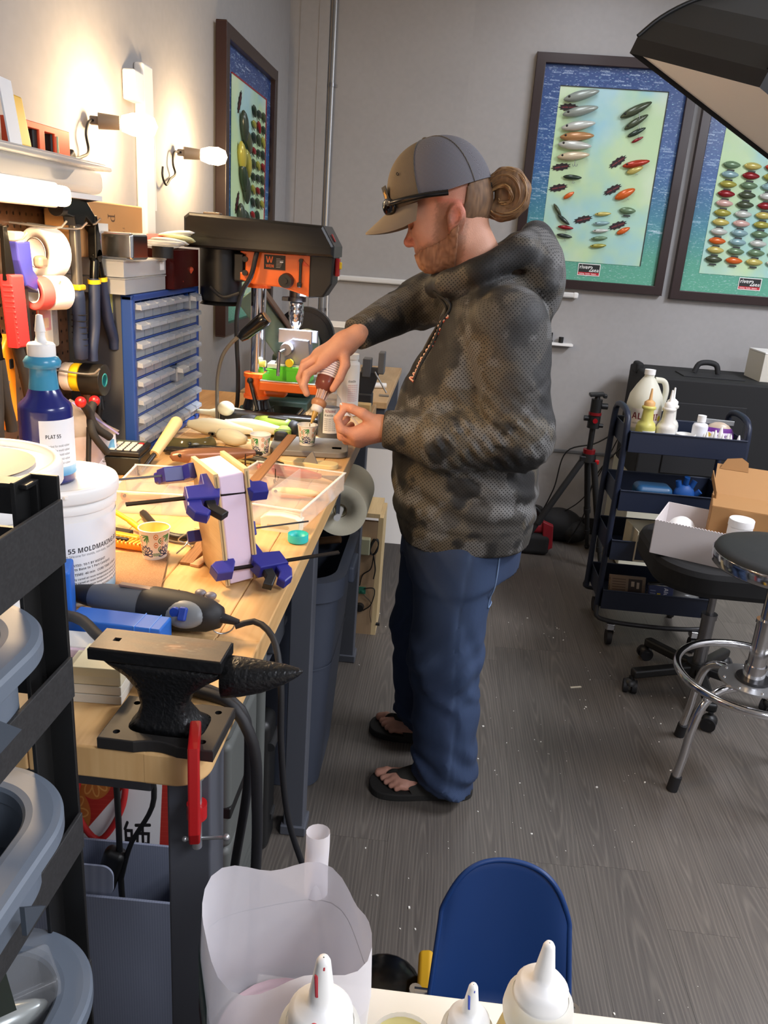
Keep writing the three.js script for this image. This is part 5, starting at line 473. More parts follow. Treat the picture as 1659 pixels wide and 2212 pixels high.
// ---------------------------------------------------------------- under the bench
{
  const t = T('gift_bag', 'red paper gift bag with gold flowers and black calligraphy', 'bag', [-0.555, 0, -1.27], 0.1);
  const art = cnv(384, 640, (k, w, h) => { k.fillStyle = '#b32b20'; k.fillRect(0, 0, w, h); k.strokeStyle = '#c4442f'; for (let y = 0; y < h; y += 12) { k.beginPath(); k.moveTo(0, y); k.lineTo(w, y); k.stroke(); } k.fillStyle = '#eceae8'; k.beginPath(); k.moveTo(0, 250); k.bezierCurveTo(120, 190, 200, 60, 330, 0); k.lineTo(350, 0); k.lineTo(320, 360); k.bezierCurveTo(280, 380, 220, 260, 150, 260); k.bezierCurveTo(90, 260, 60, 320, 0, 330); k.fill(); k.fillStyle = '#c8752f'; k.beginPath(); k.moveTo(0, 400); k.bezierCurveTo(60, 330, 120, 260, 170, 180); k.bezierCurveTo(150, 280, 90, 350, 40, 420); k.fill(); for (const [x, y, r] of [[60, 130, 66], [140, 40, 56], [110, 470, 60], [220, 560, 70]]) { k.fillStyle = '#c2702e'; k.beginPath(); k.arc(x, y, r, 0, 6.3); k.fill(); k.strokeStyle = '#e0a052'; k.lineWidth = 4; for (let i = 0; i < 9; i++) { const a = i * 0.7; k.beginPath(); k.ellipse(x + Math.cos(a) * r * 0.55, y + Math.sin(a) * r * 0.55, r * 0.33, r * 0.16, a, 0, 6.3); k.stroke(); } k.fillStyle = '#a92a20'; k.beginPath(); k.arc(x, y, r * 0.25, 0, 6.3); k.fill(); } k.strokeStyle = '#15110f'; k.lineWidth = 8; k.lineCap = 'round'; const st = s => s.forEach(p => { k.beginPath(); k.moveTo(p[0], p[1]); for (let i = 2; i < p.length; i += 2) k.lineTo(p[i], p[i + 1]); k.stroke(); }); st([[236, 150, 228, 166], [230, 170, 230, 216], [230, 170, 248, 170, 248, 190, 230, 190], [230, 198, 250, 198, 250, 214], [262, 156, 304, 154], [266, 176, 264, 206], [266, 176, 300, 176, 298, 204, 290, 202], [282, 158, 282, 222]]); st([[232, 258, 262, 254], [246, 238, 248, 320], [246, 262, 226, 300], [250, 264, 262, 290], [272, 250, 308, 246], [276, 264, 302, 262], [290, 240, 288, 276], [272, 282, 310, 278], [300, 268, 286, 316], [276, 300, 310, 318]]); });
  const am = mat(0xffffff, 0.6, 0, { map: art }); P('front', [sheet(0.24, 0.6, 0, 0, 0.31, 0.0525)], am, t); P('body', [bx(0.24, 0.6, 0.1, 0, 0.305, 0, 0.003)], mat(0xa9291f, 0.6), t); P('handle', [tb([[-0.05, 0.605, 0.04], [-0.06, 0.52, 0.075], [-0.02, 0.45, 0.08], [0.025, 0.52, 0.075], [0.03, 0.605, 0.045]], 0.006, 30, 8)], mat(0xb8201f, 0.6), t);
}
ONE('cable_bundle', 'black cable bundle with plug hanging before the red bag', 'cable', [tb([[-0.5, 0.95, -1.1], [-0.505, 0.75, -1.13], [-0.5, 0.6, -1.13], [-0.5, 0.4, -1.13], [-0.49, 0.26, -1.12]], 0.006, 30), tb([[-0.49, 0.95, -1.1], [-0.44, 0.68, -1.13], [-0.435, 0.6, -1.13], [-0.48, 0.5, -1.13], [-0.5, 0.42, -1.13]], 0.005, 30), bx(0.04, 0.1, 0.03, -0.52, 0.44, -1.13, 0.012, 0, 0, -0.3)], M.black);
{ const t = T('corrugated_box', 'grey-blue corrugated plastic tote beside the rack post', 'box', [-0.5, 0, -1.02], 0.03); const cm = mat(0xffffff, 0.6, 0, { map: tex(256, 8, (u, v) => { const s = 0.5 + 0.5 * Math.sin(u * 6.283 * 64); return mix([124, 131, 150], [140, 147, 166], s); }) }); P('front', [bx(0.29, 0.49, 0.005, 0, 0.245, 0.0)], cm, t); P('side', [bx(0.005, 0.46, 0.16, 0.143, 0.23, -0.08), bx(0.005, 0.46, 0.16, -0.143, 0.23, -0.08), bx(0.28, 0.46, 0.005, 0, 0.23, -0.16), bx(0.28, 0.005, 0.16, 0, 0.0025, -0.08)], cm, t); P('flap', [ex(rrect(0.17, 0.06, 0.02), 0.004, 0, -0.055, 0.51, -0.012, -0.12)], cm, t); P('red_tab', [bx(0.05, 0.02, 0.003, -0.06, 0.482, 0.0045, 0.001)], M.red, t); }
{ const t = T('tool_cabinet', 'tall dark grey stacked toolbox under the bench', 'toolbox', [-0.44, 0, -1.5]); const m = mat(0x5f625f, 0.5); P('drawer_unit', [bx(0.16, 0.3, 0.28, 0, 0.15, 0, 0.015)], m, t); P('drawer_unit', [bx(0.165, 0.26, 0.285, 0, 0.435, 0, 0.015)], m, t); P('drawer_unit', [bx(0.16, 0.2, 0.28, 0, 0.668, 0, 0.015)], m, t); P('strap', [bx(0.168, 0.028, 0.288, 0, 0.4, 0, 0.004)], M.black, t); P('column', [cy(0.015, 0.015, 0.7, 0.085, 0.36, -0.1)], m, t); for (let i = 0; i < 4; i++) P('rib', [bx(0.164, 0.004, 0.284, 0, 0.06 + i * 0.03, 0, 0.001)], mat(0x505350, 0.5), t); }
{ const t = T('hard_case', 'black hard case standing under the bench by the leg', 'case', [-0.4, 0, -1.735]); P('shell', [bx(0.11, 0.4, 0.1, 0, 0.2, 0, 0.025)], M.black, t); P('hinge', [cy(0.012, 0.012, 0.08, 0.055, 0.33, 0, 'z')], M.blackMatte, t); P('latch', [bx(0.01, 0.02, 0.04, 0.056, 0.1, 0, 0.003)], M.blackMatte, t); }
{ const t = T('power_tool_box', 'dark grey power tool case on the shelf beneath the bench', 'case', [-0.415, 0.6, -1.74]); P('case', [bx(0.16, 0.08, 0.12, 0, 0.04, 0, 0.01)], M.greyDark, t); P('lid', [bx(0.165, 0.05, 0.125, 0, 0.106, 0, 0.01)], mat(0x20242c, 0.5), t); P('red_latch', [bx(0.03, 0.014, 0.01, 0.05, 0.085, 0.062, 0.002)], M.red, t); }
{ const t = T('patterned_pack', 'blue and white patterned pack on the lower shelf', 'package', [-0.4, 0.732, -1.74]); P('pack', [bx(0.12, 0.16, 0.08, 0, 0.08, 0, 0.01)], mat(0xffffff, 0.5, 0, { map: tex(64, 64, (u, v) => { const n = fb(u * 6, v * 6, 5); return n > 0.55 ? [196, 208, 226] : n > 0.42 ? [74, 92, 130] : [70, 50, 36]; }) }), t); }
ONE('cloth_bundle', 'blue cloth bundle between toolbox and case', 'cloth', [bx(0.1, 0.1, 0.08, 0, 0.05, 0, 0.03), bx(0.05, 0.05, 0.05, 0.04, 0.11, 0.01, 0.02)], mat(0x2743a0, 0.8), [-0.41, 0.769, -1.46]);
// trash bin
{
  const t = T('trash_bin', 'blue-grey slim rubbish bin under the bench', 'bin', [-0.37, 0.0, -2.14]); const m = mat(0x49505f, 0.55), S = (y, w, d, r) => { const o = []; for (const [cx, cz, a0] of [[1, 1, 0], [-1, 1, 1], [-1, -1, 2], [1, -1, 3]]) for (let i = 0; i <= 6; i++) { const a = (a0 + i / 6) * Math.PI / 2; o.push([cx * (w / 2 - r) + r * Math.cos(a), y, cz * (d / 2 - r) + r * Math.sin(a)]); } return o; };
  const ring = (A, B) => { const n = A.length, v = [], id = []; A.concat(B).forEach(p => v.push(...p)); for (let i = 0; i < n; i++) { const j = (i + 1) % n; id.push(i, n + i, j, j, n + i, n + j); } const g = new THREE.BufferGeometry(); g.setAttribute('position', new THREE.Float32BufferAttribute(v, 3)); g.setIndex(id); g.computeVertexNormals(); const q = g.toNonIndexed(); q.setAttribute('uv', new THREE.Float32BufferAttribute(new Float32Array(q.attributes.position.count * 2), 2)); return q; };
  P('body', [ring(S(0.002, 0.22, 0.34, 0.06), S(0.64, 0.29, 0.45, 0.08)), ring(S(0.02, 0.21, 0.33, 0.06), S(0.7, 0.275, 0.435, 0.08)), bx(0.18, 0.006, 0.3, 0, 0.006, 0)], m, t); P('rim', [ring(S(0.64, 0.29, 0.45, 0.08), S(0.64, 0.32, 0.48, 0.09)), ring(S(0.64, 0.32, 0.48, 0.09), S(0.7, 0.325, 0.485, 0.09)), ring(S(0.7, 0.325, 0.485, 0.09), S(0.702, 0.27, 0.43, 0.08))], m, t); P('grip', [bx(0.02, 0.05, 0.12, 0.165, 0.655, 0, 0.008)], m, t); P('rib', [ring(S(0.42, 0.272, 0.425, 0.075), S(0.425, 0.272, 0.425, 0.075))], m, t);
  ONE('cardboard_tube', 'brown cardboard tube sticking out of the rubbish bin', 'tube', [bar([-0.46, 0.64, -2.3], [-0.262, 0.69, -2.27], 0.012, 14)], mat(0x8a6544, 0.7));
}
{ // brown paper roll under the bench edge
  const t = T('paper_roll', 'large cream paper roll on a white rod under the bench edge', 'paper roll', [-0.248, 0.84, -2.215]); P('paper', [at(la([[0.02, -0.115], [0.075, -0.115], [0.0755, -0.113], [0.0755, 0.113], [0.075, 0.115], [0.02, 0.115], [0.02, -0.115]], 40), 0, 0, 0, Math.PI / 2)], mat(0xefe8cd, 0.8), t); P('rod', [bar([0, 0, 0.18], [0, 0, -0.16], 0.009, 14)], M.white, t); P('core', [at(la([[0.018, -0.114], [0.0205, -0.114], [0.0205, 0.1145], [0.018, 0.1145]], 28), 0, 0, 0, Math.PI / 2)], mat(0x5d4a35, 0.9), t); P('hanger', [bx(0.01, 0.12, 0.006, 0, 0.06, 0.165), bx(0.01, 0.12, 0.006, 0, 0.06, -0.155)], M.benchSteel, t);
}
{ // wooden plank box with electronics
  const t = T('plank_box', 'pine board frame with wires and circuit board beside bench leg', 'box', [-0.235, 0, -3.03]); const pm = [mat(0xffffff, 0.6, 0, { map: woodTex([196, 168, 120], [222, 198, 152], 4, 5, 11) }), mat(0xffffff, 0.6, 0, { map: woodTex([150, 122, 92], [176, 148, 114], 4, 5, 12) })];
  P('front_board', [buv(bx(0.075, 0.5, 0.02, 0, 0.25, 0.03), 1.5)], pm[1], t); P('side_board', [buv(bx(0.02, 0.52, 0.2, 0.048, 0.26, -0.06), 1.5)], pm[0], t); P('top_board', [buv(bx(0.1, 0.018, 0.22, -0.006, 0.529, -0.06), 1.5)], pm[0], t);
  P('adapter', [bx(0.05, 0.07, 0.03, -0.012, 0.4, 0.055, 0.005)], mat(0x9a9a7e, 0.5), t); P('wire_coil', [tb([...Array(40)].map((_, i) => [0.03 + 0.016 * Math.cos(i * 0.9), 0.4 + 0.035 * Math.sin(i * 0.9 + i * 0.02), 0.056 + 0.004 * Math.sin(i * 1.7)]), 0.002, 200, 5)], M.black, t); P('wire', [tb([[0.03, 0.37, 0.055], [0.02, 0.3, 0.05], [-0.01, 0.27, 0.045], [-0.02, 0.22, 0.044]], 0.0025), tb([[0.0, 0.21, 0.045], [0.04, 0.215, 0.05], [0.03, 0.14, 0.05], [0.0, 0.11, 0.045]], 0.0025), tb([[0.03, 0.36, 0.055], [0.04, 0.3, 0.055], [0.035, 0.26, 0.055]], 0.003), tb([[0.0, 0.18, 0.045], [0.03, 0.15, 0.045], [0.03, 0.1, 0.045], [0.038, 0.06, 0.046]], 0.0012)], M.black, t); P('circuit_board', [bx(0.028, 0.03, 0.004, -0.008, 0.2, 0.043), bx(0.01, 0.008, 0.006, -0.006, 0.195, 0.047)], mat(0x2d6b56, 0.4), t); P('dial', [cy(0.016, 0.018, 0.02, -0.014, 0.125, 0.05, 'z')], M.black, t); P('knob', [cy(0.007, 0.007, 0.016, 0.065, 0.05, 0.035, 'x')], M.black, t);
}
{ const t = T('caster_dolly', 'low black caster dolly under the bench', 'dolly', [-0.4, 0, -2.62]); P('deck', [bx(0.22, 0.05, 0.14, 0, 0.12, 0, 0.01)], M.black, t); P('tray', [bx(0.2, 0.1, 0.13, 0, 0.195, 0, 0.008)], mat(0x8b8a76, 0.5), t); for (const [x, z] of [[0.08, 0.04], [-0.08, 0.04], [0.08, -0.04], [-0.08, -0.04]]) { const c = P('caster', [cy(0.028, 0.028, 0.022, x, 0.028, z, 'x', 18)], M.greyDark, t); P('fork', [bx(0.03, 0.05, 0.02, x, 0.07, z, 0.004)], M.black, c); } }
{ const t = T('blue_crate', 'blue drawer crate behind the rubbish bin', 'crate', [-0.69, 0, -2.5]); P('frame', [bx(0.3, 0.5, 0.3, 0, 0.25, 0, 0.01)], M.greyDark, t); P('drawer', [bx(0.26, 0.1, 0.02, 0, 0.38, 0.155, 0.006), bx(0.26, 0.1, 0.02, 0, 0.24, 0.155, 0.006)], mat(0x41688f, 0.4), t); }
// ---------------------------------------------------------------- rack with bins at the left
{
  const t = T('bin_rack', 'black steel rack upright with sloping bin rails at left', 'rack', [0, 0, 0]), tx = tex(128, 128, (u, v) => { const n = vn(u * 100, v * 100, 2); const c = 30 + n * 16; return [c, c, c + 1]; }), rm = mat(0xffffff, 0.7, 0, { map: tx });
  const post = (x, z) => P('post', [bx(0.026, 1.36, 0.004, x, 0.68, z, 0.001), bx(0.004, 1.36, 0.03, x - 0.011, 0.68, z + 0.014, 0.001)], M.black, t);
  post(-0.318, -0.605); post(-0.86, -0.605); post(-0.318, 0.1); post(-0.86, 0.1);
  P('end_rail', [bx(0.54, 0.03, 0.004, -0.59, 1.34, -0.6, 0.001), bx(0.54, 0.004, 0.02, -0.59, 1.355, -0.592, 0.001)], M.black, t);
  for (const [y, h] of [[1.314, 0.056], [1.176, 0.04], [1.01, 0.04], [0.826, 0.045], [0.6, 0.042], [0.35, 0.042], [0.12, 0.042]]) { P('rail', [buv(bx(0.004, h, 0.7, -0.302, y, -0.25, 0.001), 6)], rm, t); P('rail', [bx(0.004, h, 0.7, -0.86, y, -0.25, 0.001)], rm, t); P('end_rail', [bx(0.53, 0.02, 0.004, -0.59, y - 0.01, -0.598)], M.black, t); }
}
const binM = mat(0x66707d, 0.45);
function bin(label, y, xf, contents) {
  const t = T('storage_bin', label, 'bin', [xf, y, -0.425], 0, 'grey-blue bins in the rack'); const w = 0.3, d = 0.34, h = 0.056, r = 0.075;
  const out = new THREE.Shape(); out.moveTo(-d, -w / 2); out.lineTo(-r, -w / 2); out.absarc(-r, -w / 2 + r, r, -Math.PI / 2, 0); out.lineTo(0, w / 2 - r); out.absarc(-r, w / 2 - r, r, 0, Math.PI / 2); out.lineTo(-d, w / 2); out.closePath();
  const inn = new THREE.Path(); const k = 0.016, rr2 = r - k; inn.moveTo(-d + k, -w / 2 + k); inn.lineTo(-r, -w / 2 + k); inn.absarc(-r, -w / 2 + r, rr2, -Math.PI / 2, 0); inn.lineTo(-k, w / 2 - r); inn.absarc(-r, w / 2 - r, rr2, 0, Math.PI / 2); inn.lineTo(-d + k, w / 2 - k); inn.closePath();
  const s2 = out.clone(); s2.holes.push(inn); const s3 = rrect(d - 0.03, w - 0.034, 0.06), i3 = rrect(d - 0.036, w - 0.04, 0.057); s3.holes.push(new THREE.Path(i3.getPoints(10)));
  const wallG = new THREE.ExtrudeGeometry(s3, { depth: h, bevelEnabled: true, bevelSize: 0.003, bevelThickness: 0.003, bevelSegments: 2, curveSegments: 14 }); P('wall', [at(wallG, -d / 2, 0.059, 0, Math.PI / 2)], binM, t);
  const rimS = rrect(1, 1, 0.1); const lipG = new THREE.ExtrudeGeometry(s2, { depth: 0.012, bevelEnabled: true, bevelSize: 0.008, bevelThickness: 0.004, bevelSegments: 2, curveSegments: 14 }); P('rim', [at(lipG, 0, 0.066, 0, Math.PI / 2)], binM, t);
  P('bottom', [at(new THREE.ExtrudeGeometry(rrect(d - 0.032, w - 0.036, 0.06), { depth: 0.004, bevelEnabled: false, curveSegments: 14 }), -d / 2, 0.004, 0, Math.PI / 2)], binM, t); P('label_tab', [ex([[0, 0], [0.03, 0], [0, 0.028]], 0.004, 0, 0.004, 0.015, -0.03, 0, Math.PI / 2)], mat(0x3d454f, 0.5), t);
  return t;
}
bin('uppermost grey-blue bin in the rack, below the top rail', 1.185, -0.291); bin('middle grey-blue bin in the rack', 1.02, -0.284);
{ bin('lowest visible grey-blue bin, holding packaged lures', 0.833, -0.268); const t = T('lure_package', 'clear pack with dark green logo card in the lowest bin', 'package', [-0.345, 0.845, -0.5], 0.7); t.rotation.z = 0.0; P('blister', [bx(0.11, 0.05, 0.05, 0, 0.05, 0, 0.006)], M.clear, t); P('card', [sheet(0.075, 0.05, 0, -0.01, 0.0765, 0, -Math.PI / 2, 0, Math.PI / 2 + 0.0)], textLabel(192, 128, (k, w, h) => { k.fillStyle = '#1d2a26'; k.fillRect(0, 0, w, h); k.fillStyle = '#b52a30'; k.fillRect(20, 16, 50, 26); k.fillStyle = '#e9eeee'; k.font = 'bold 36px sans-serif'; k.fillText('river2sea', 12, 92); }), t); P('lure', [at(lureG.clone().scale(0.09, 0.12, 0.12), 0, 0.04, 0.012)], mat(0xb7bab4, 0.25, 0.3), t); }
// ---------------------------------------------------------------- foreground table, jug, bottles, chair
const TY = 0.78;
{ const t = T('front_table', 'white laminate table corner in the foreground', 'table', [0, 0, 0]); P('table_top', [ex([[-0.14, 0.2], [1.0, 0.2], [1.0, -0.668], [-0.14, -0.664]], 0.022, 0.002, 0, TY - 0.013, 0, Math.PI / 2)], mat(0xffffff, 0.4, 0, { map: tex(128, 128, (u, v) => { const n = fb(u * 7, v * 7, 6), d = vn(u * 40, v * 40, 3); return mix([236, 232, 220], [222, 216, 200], n > 0.6 && d > 0.6 ? 0.9 : n * 0.5); }) }), t); for (const [x, z] of [[0.0, -0.5], [0.94, -0.6], [0.0, 0.12], [0.94, 0.12]]) P('leg', [cy(0.015, 0.015, TY - 0.024, x, (TY - 0.024) / 2, z)], M.steel, t); }
{ // cut-open translucent jug
  const t = T('cut_jug', 'translucent white jug with its top cut open', 'jug', [-0.1, TY, -0.588], 0.4); const n = 40, rows = [[0, 0.064, 3], [0.004, 0.07, 3.2], [0.02, 0.073, 3.6], [0.1, 0.074, 4], [0.1, 0.0745, 4], [1, 0.073, 3.6]];
  const topY = a => { const f = 0.5 + 0.5 * Math.sin(a); return 0.152 + 0.012 * f * f - 0.014 * Math.cos(a) * (1 - f) + 0.006 * Math.sin(5 * a); };
  const v = [], id = []; rows.forEach(([y, r, e]) => { for (let i = 0; i < n; i++) { const a = i / n * 6.2832, ca = Math.cos(a), sa = Math.sin(a), q = r / Math.pow(Math.abs(ca) ** e + Math.abs(sa) ** e, 1 / e); v.push(q * ca, y === 1 ? topY(a) : y, q * sa); } }); for (let j = 0; j < rows.length - 1; j++) for (let i = 0; i < n; i++) { const a = j * n + i, b = j * n + (i + 1) % n; id.push(a, a + n, b, b, a + n, b + n); } const c0 = v.length / 3; v.push(0, 0.001, 0); for (let i = 0; i < n; i++) id.push(c0, i, (i + 1) % n); const g = new THREE.BufferGeometry(); g.setAttribute('position', new THREE.Float32BufferAttribute(v, 3)); g.setIndex(id); g.computeVertexNormals(); g.setAttribute('uv', new THREE.Float32BufferAttribute(new Float32Array(v.length / 3 * 2), 2));
  t.scale.setScalar(1.04); const jm = phy(0xf0eef2, 0.55, { transmission: 0.4, thickness: 0, ior: 1.3 }); P('wall', [g], jm, t); P('handle_stub', [tb([[0.05, 0.1, -0.08], [0.05, 0.135, -0.084], [0.051, 0.155, -0.086], [0.051, 0.172, -0.087]], 0.0125, 14, 14)], jm, t); P('residue', [la([[0.0005, 0.004], [0.06, 0.004], [0.064, 0.012]], 24)], mat(0xd9bfc4, 0.6), t);
  P('label', [sheet(0.07, 0.085, 0, -0.0752, 0.07, 0.0, 0, -Math.PI / 2)], textLabel(96, 128, (k, w, h) => { k.fillStyle = '#5d6e69'; k.fillRect(0, 0, w, h); k.fillStyle = '#2e4a44'; k.fillRect(0, 0, w, 30); k.fillStyle = '#3a1518'; k.fillRect(0, 100, w, 28); k.fillStyle = '#8d8f86'; for (let i = 0; i < 8; i++) k.fillRect(14 + i * 9, 44 + (i * 7) % 20, 6, 24); }), t);
}
function squeeze(label, pos, s, liquid, tipM, ink) {
  const t = T('squeeze_bottle', label, 'bottle', pos, 0, 'squeeze bottles on the front table'); t.scale.setScalar(s);
  const bm = phy(0xf3f1e8, 0.5, { transmission: 0.35, thickness: 0, ior: 1.3 }); P('body', [la([[0.0005, 0], [0.031, 0.001], [0.034, 0.006], [0.034, 0.095], [0.031, 0.108], [0.024, 0.118], [0.021, 0.124]], 32)], liquid ? phy(0xe6d9a2, 0.4, { transmission: 0.3, thickness: 0, ior: 1.3 }) : bm, t); P('collar', [la([[0.021, 0.122], [0.029, 0.126], [0.0305, 0.135], [0.0285, 0.147], [0.024, 0.152]], 32)], bm, t); P('cap', [la([[0.024, 0.15], [0.0225, 0.153], [0.0225, 0.162], [0.018, 0.168], [0.01, 0.171], [0.0085, 0.176], [0.0088, 0.178], [0.005, 0.206], [0.0035, 0.209], [0.0005, 0.2095]], 28)], M.white, t); if (tipM) P('tip_stain', [bx(0.0028, 0.017, 0.003, -0.003, 0.19, 0.0056, 0.001, -0.14, 0, 0.1), bx(0.002, 0.0035, 0.002, 0.001, 0.2045, 0.0042, 0.0008, -0.14), sp(0.0022, -0.002, 0.168, 0.0165, 1, 0.6, 0.6, 8)], tipM, t);
  return t;
}
squeeze('clear squeeze bottle with red-stained nozzle before the jug', [-0.05, TY, -0.478], 1.17, false, mat(0xb5303c, 0.5), true); squeeze('squeeze bottle of pale yellow liquid before the blue chair', [0.138, TY, -0.545], 1.04, true, null); squeeze('short squeeze bottle with blue ink on its nozzle', [0.077, TY, -0.535], 0.82, false, mat(0x3550b8, 0.5), true); squeeze('squeeze bottle at the right, only its nozzle in view', [0.197, TY, -0.5], 0.78, false, null);
{ const t = T('resin_cup', 'clear cup of pale yellow resin behind the stained bottle', 'cup', [0.022, TY, -0.56]); P('cup', [prep(new THREE.CylinderGeometry(0.032, 0.027, 0.06, 28, 1, true)).translate(0, 0.03, 0)], M.frost, t); P('resin', [cy(0.031, 0.027, 0.054, 0, 0.028, 0)], phy(0xd9cf8d, 0.25), t); P('bubble', [sp(0.004, 0.004, 0.0555, -0.008, 1, 0.4, 1)], phy(0xe3daa0, 0.2), t); }
{ // blue moulded chair
  const t = T('plastic_chair', 'blue moulded plastic chair tucked behind the front table', 'chair', [0.178, -0.0, -0.985]); const cm = mat(0x163a72, 0.42), th = 0.005;
  const rows = 26, cols = 20, v = [], id = []; // back and seat as one shell: s runs from top of back down and forward
  const put = (off) => { for (let j = 0; j <= rows; j++) for (let i = 0; i <= cols; i++) { const s = j / rows, u = i / cols * 2 - 1; let y, z, w; if (s < 0.6) { const q = s / 0.6; y = 0.648 - 0.223 * q; z = -0.05 * (1 - q) + 0.02 * q; w = 0.1 + 0.0 * q; w = 0.1 + q * 0.01; y -= (0.058 * Math.abs(u) ** 5 + 0.02 * u * u) * (1 - q); z += 0.035 * u * u; } else { const q = (s - 0.6) / 0.4; y = 0.425 - 0.02 * Math.min(1, q * 5) + 0.01 * q; z = 0.02 + 0.36 * q; w = 0.11 + 0.06 * Math.min(1, q * 4); y += 0.02 * u * u * (1 - q); } v.push(u * w, y - off * 0.3, z - off); } };
  put(0); put(th); const N = (rows + 1) * (cols + 1); for (const b of [0, N]) for (let j = 0; j < rows; j++) for (let i = 0; i < cols; i++) { const a = b + j * (cols + 1) + i; b ? id.push(a, a + 1, a + cols + 1, a + 1, a + cols + 2, a + cols + 1) : id.push(a, a + cols + 1, a + 1, a + 1, a + cols + 1, a + cols + 2); }
  const edge = []; for (let i = 0; i < cols; i++) edge.push([i, i + 1]); for (let j = 0; j < rows; j++) edge.push([j * (cols + 1), (j + 1) * (cols + 1)], [j * (cols + 1) + cols, (j + 1) * (cols + 1) + cols]); for (const [a, b] of edge) id.push(a, b, N + a, b, N + b, N + a);
  const g = new THREE.BufferGeometry(); g.setAttribute('position', new THREE.Float32BufferAttribute(v, 3)); g.setIndex(id); g.computeVertexNormals(); g.setAttribute('uv', new THREE.Float32BufferAttribute(new Float32Array(v.length / 3 * 2), 2)); P('shell', [g], cm, t);
  const rim = []; for (let j = 15; j >= 0; j--) { const k = j * (cols + 1) * 3; rim.push([v[k], v[k + 1], v[k + 2]]); } for (let i = 1; i <= cols; i++) rim.push([v[i * 3], v[i * 3 + 1], v[i * 3 + 2]]); for (let j = 1; j < 16; j++) { const k = (j * (cols + 1) + cols) * 3; rim.push([v[k], v[k + 1], v[k + 2]]); } P('rim', [tb(rim, 0.0042, 120, 8)], cm, t);
  for (const [x, z] of [[-0.15, -0.04], [0.15, -0.04], [-0.17, 0.36], [0.17, 0.36]]) P('leg', [bar([x * 0.85, 0.41, z * 0.85 + 0.03], [x, 0.0, z], 0.011, 12)], M.chrome, t); P('under_rail', [bar([-0.13, 0.405, 0.0], [0.13, 0.405, 0.0], 0.01)], M.chrome, t); P('under_rail', [bar([-0.14, 0.405, 0.33], [0.14, 0.405, 0.33], 0.01)], M.chrome, t);
}
{ const t = T('dust_pan', 'yellow cleaning tool with grey bristles beside the chair', 'brush', [0.098, 0, -1.16]); P('head', [bx(0.03, 0.26, 0.1, 0, 0.135, 0, 0.01, 0, 0, 0.2)], mat(0xe0ac1f, 0.5), t); P('bristles', [bx(0.03, 0.06, 0.06, 0.012, 0.2, 0.03, 0.01, 0, 0.4)], mat(0xb9b7b0, 0.9), t); }
{ const t = T('vacuum_canister', 'black vacuum canister half hidden by the blue chair', 'canister', [-0.0, 0, -1.17]); P('drum', [cy(0.07, 0.075, 0.2, 0, 0.1, 0)], M.black, t); P('lid', [at(new THREE.SphereGeometry(0.07, 20, 8, 0, 6.3, 0, 1.57).scale(1, 0.35, 1), 0, 0.2, 0)], M.blackGloss, t); }
// ---------------------------------------------------------------- right side: tripod
{
  const t = T('camera_tripod', 'black camera tripod with red collars and ball head', 'tripod', [0.765, 0, -3.93]);
  const apex = [[-0.03, 0.6, 0.02], [0.025, 0.6, 0.03], [0.005, 0.6, -0.035]], feet = [[-0.345, 0.012, 0.07], [0.16, 0.012, 0.28 - 0.42 + 0.1], [0.14, 0.012, -0.36]];
  apex.forEach((a, i) => { const f = feet[i], q = k => a.map((c, j) => c + (f[j] - c) * k); P('leg', [bar(a, q(0.55), 0.016, 14), bar(q(0.5), q(0.8), 0.013, 12), bar(q(0.78), f, 0.0105, 12), bar(q(0.53), q(0.58), 0.019, 12), bar(q(0.78), q(0.83), 0.0165, 12)], M.blackMatte, t); P('rubber_foot', [sp(0.015, f[0], f[1] + 0.003, f[2])], M.rubber, t); });
  P('spider', [cy(0.035, 0.04, 0.04, 0, 0.615, 0), bx(0.03, 0.03, 0.03, -0.03, 0.61, 0.02, 0.006)], M.black, t); P('collar', [cy(0.03, 0.03, 0.022, 0, 0.645, 0)], mat(0x8d1a20, 0.35, 0.4), t); P('centre_column', [cy(0.014, 0.014, 0.14, 0, 0.71, 0)], M.black, t); P('lock', [bx(0.02, 0.022, 0.018, 0.04, 0.6, 0.03, 0.004)], M.red, t);
  P('ball_head', [cy(0.03, 0.03, 0.06, 0, 0.795, 0), cy(0.027, 0.027, 0.065, 0, 0.875, 0), cy(0.013, 0.013, 0.03, -0.035, 0.81, 0, 'x'), cy(0.015, 0.015, 0.03, 0.04, 0.875, 0, 'x'), cy(0.01, 0.01, 0.02, 0.035, 0.78, 0.01, 'x')], M.black, t); P('head_ring', [cy(0.031, 0.031, 0.014, 0, 0.836, 0)], mat(0x8d1a20, 0.35, 0.4), t); P('red_knob', [cy(0.012, 0.012, 0.01, 0, 0.805, 0.032, 'z')], mat(0xc0202a, 0.2, 0.5), t); P('quick_plate', [bx(0.07, 0.016, 0.05, -0.005, 0.93, 0, 0.004, 0, 0, 0.12), bx(0.02, 0.02, 0.03, 0.035, 0.925, 0, 0.006), cy(0.012, 0.014, 0.02, 0, 0.913, 0)], M.black, t);
}
ONE('loose_cable', 'thin black cables drooping behind the tripod', 'cable', [tb([[1.0, 0.75, -4.2], [0.86, 0.62, -4.25], [0.72, 0.55, -4.3], [0.68, 0.3, -4.35], [0.6, 0.1, -4.4], [0.4, 0.02, -4.42]], 0.004, 40), tb([[0.98, 0.62, -4.2], [0.88, 0.45, -4.22], [0.85, 0.2, -4.25], [0.8, 0.02, -4.3]], 0.004, 40), tb([[0.97, 0.7, -4.2], [0.85, 0.3, -4.3], [0.75, 0.16, -4.4], [0.55, 0.02, -4.45]], 0.003, 40)], M.black);
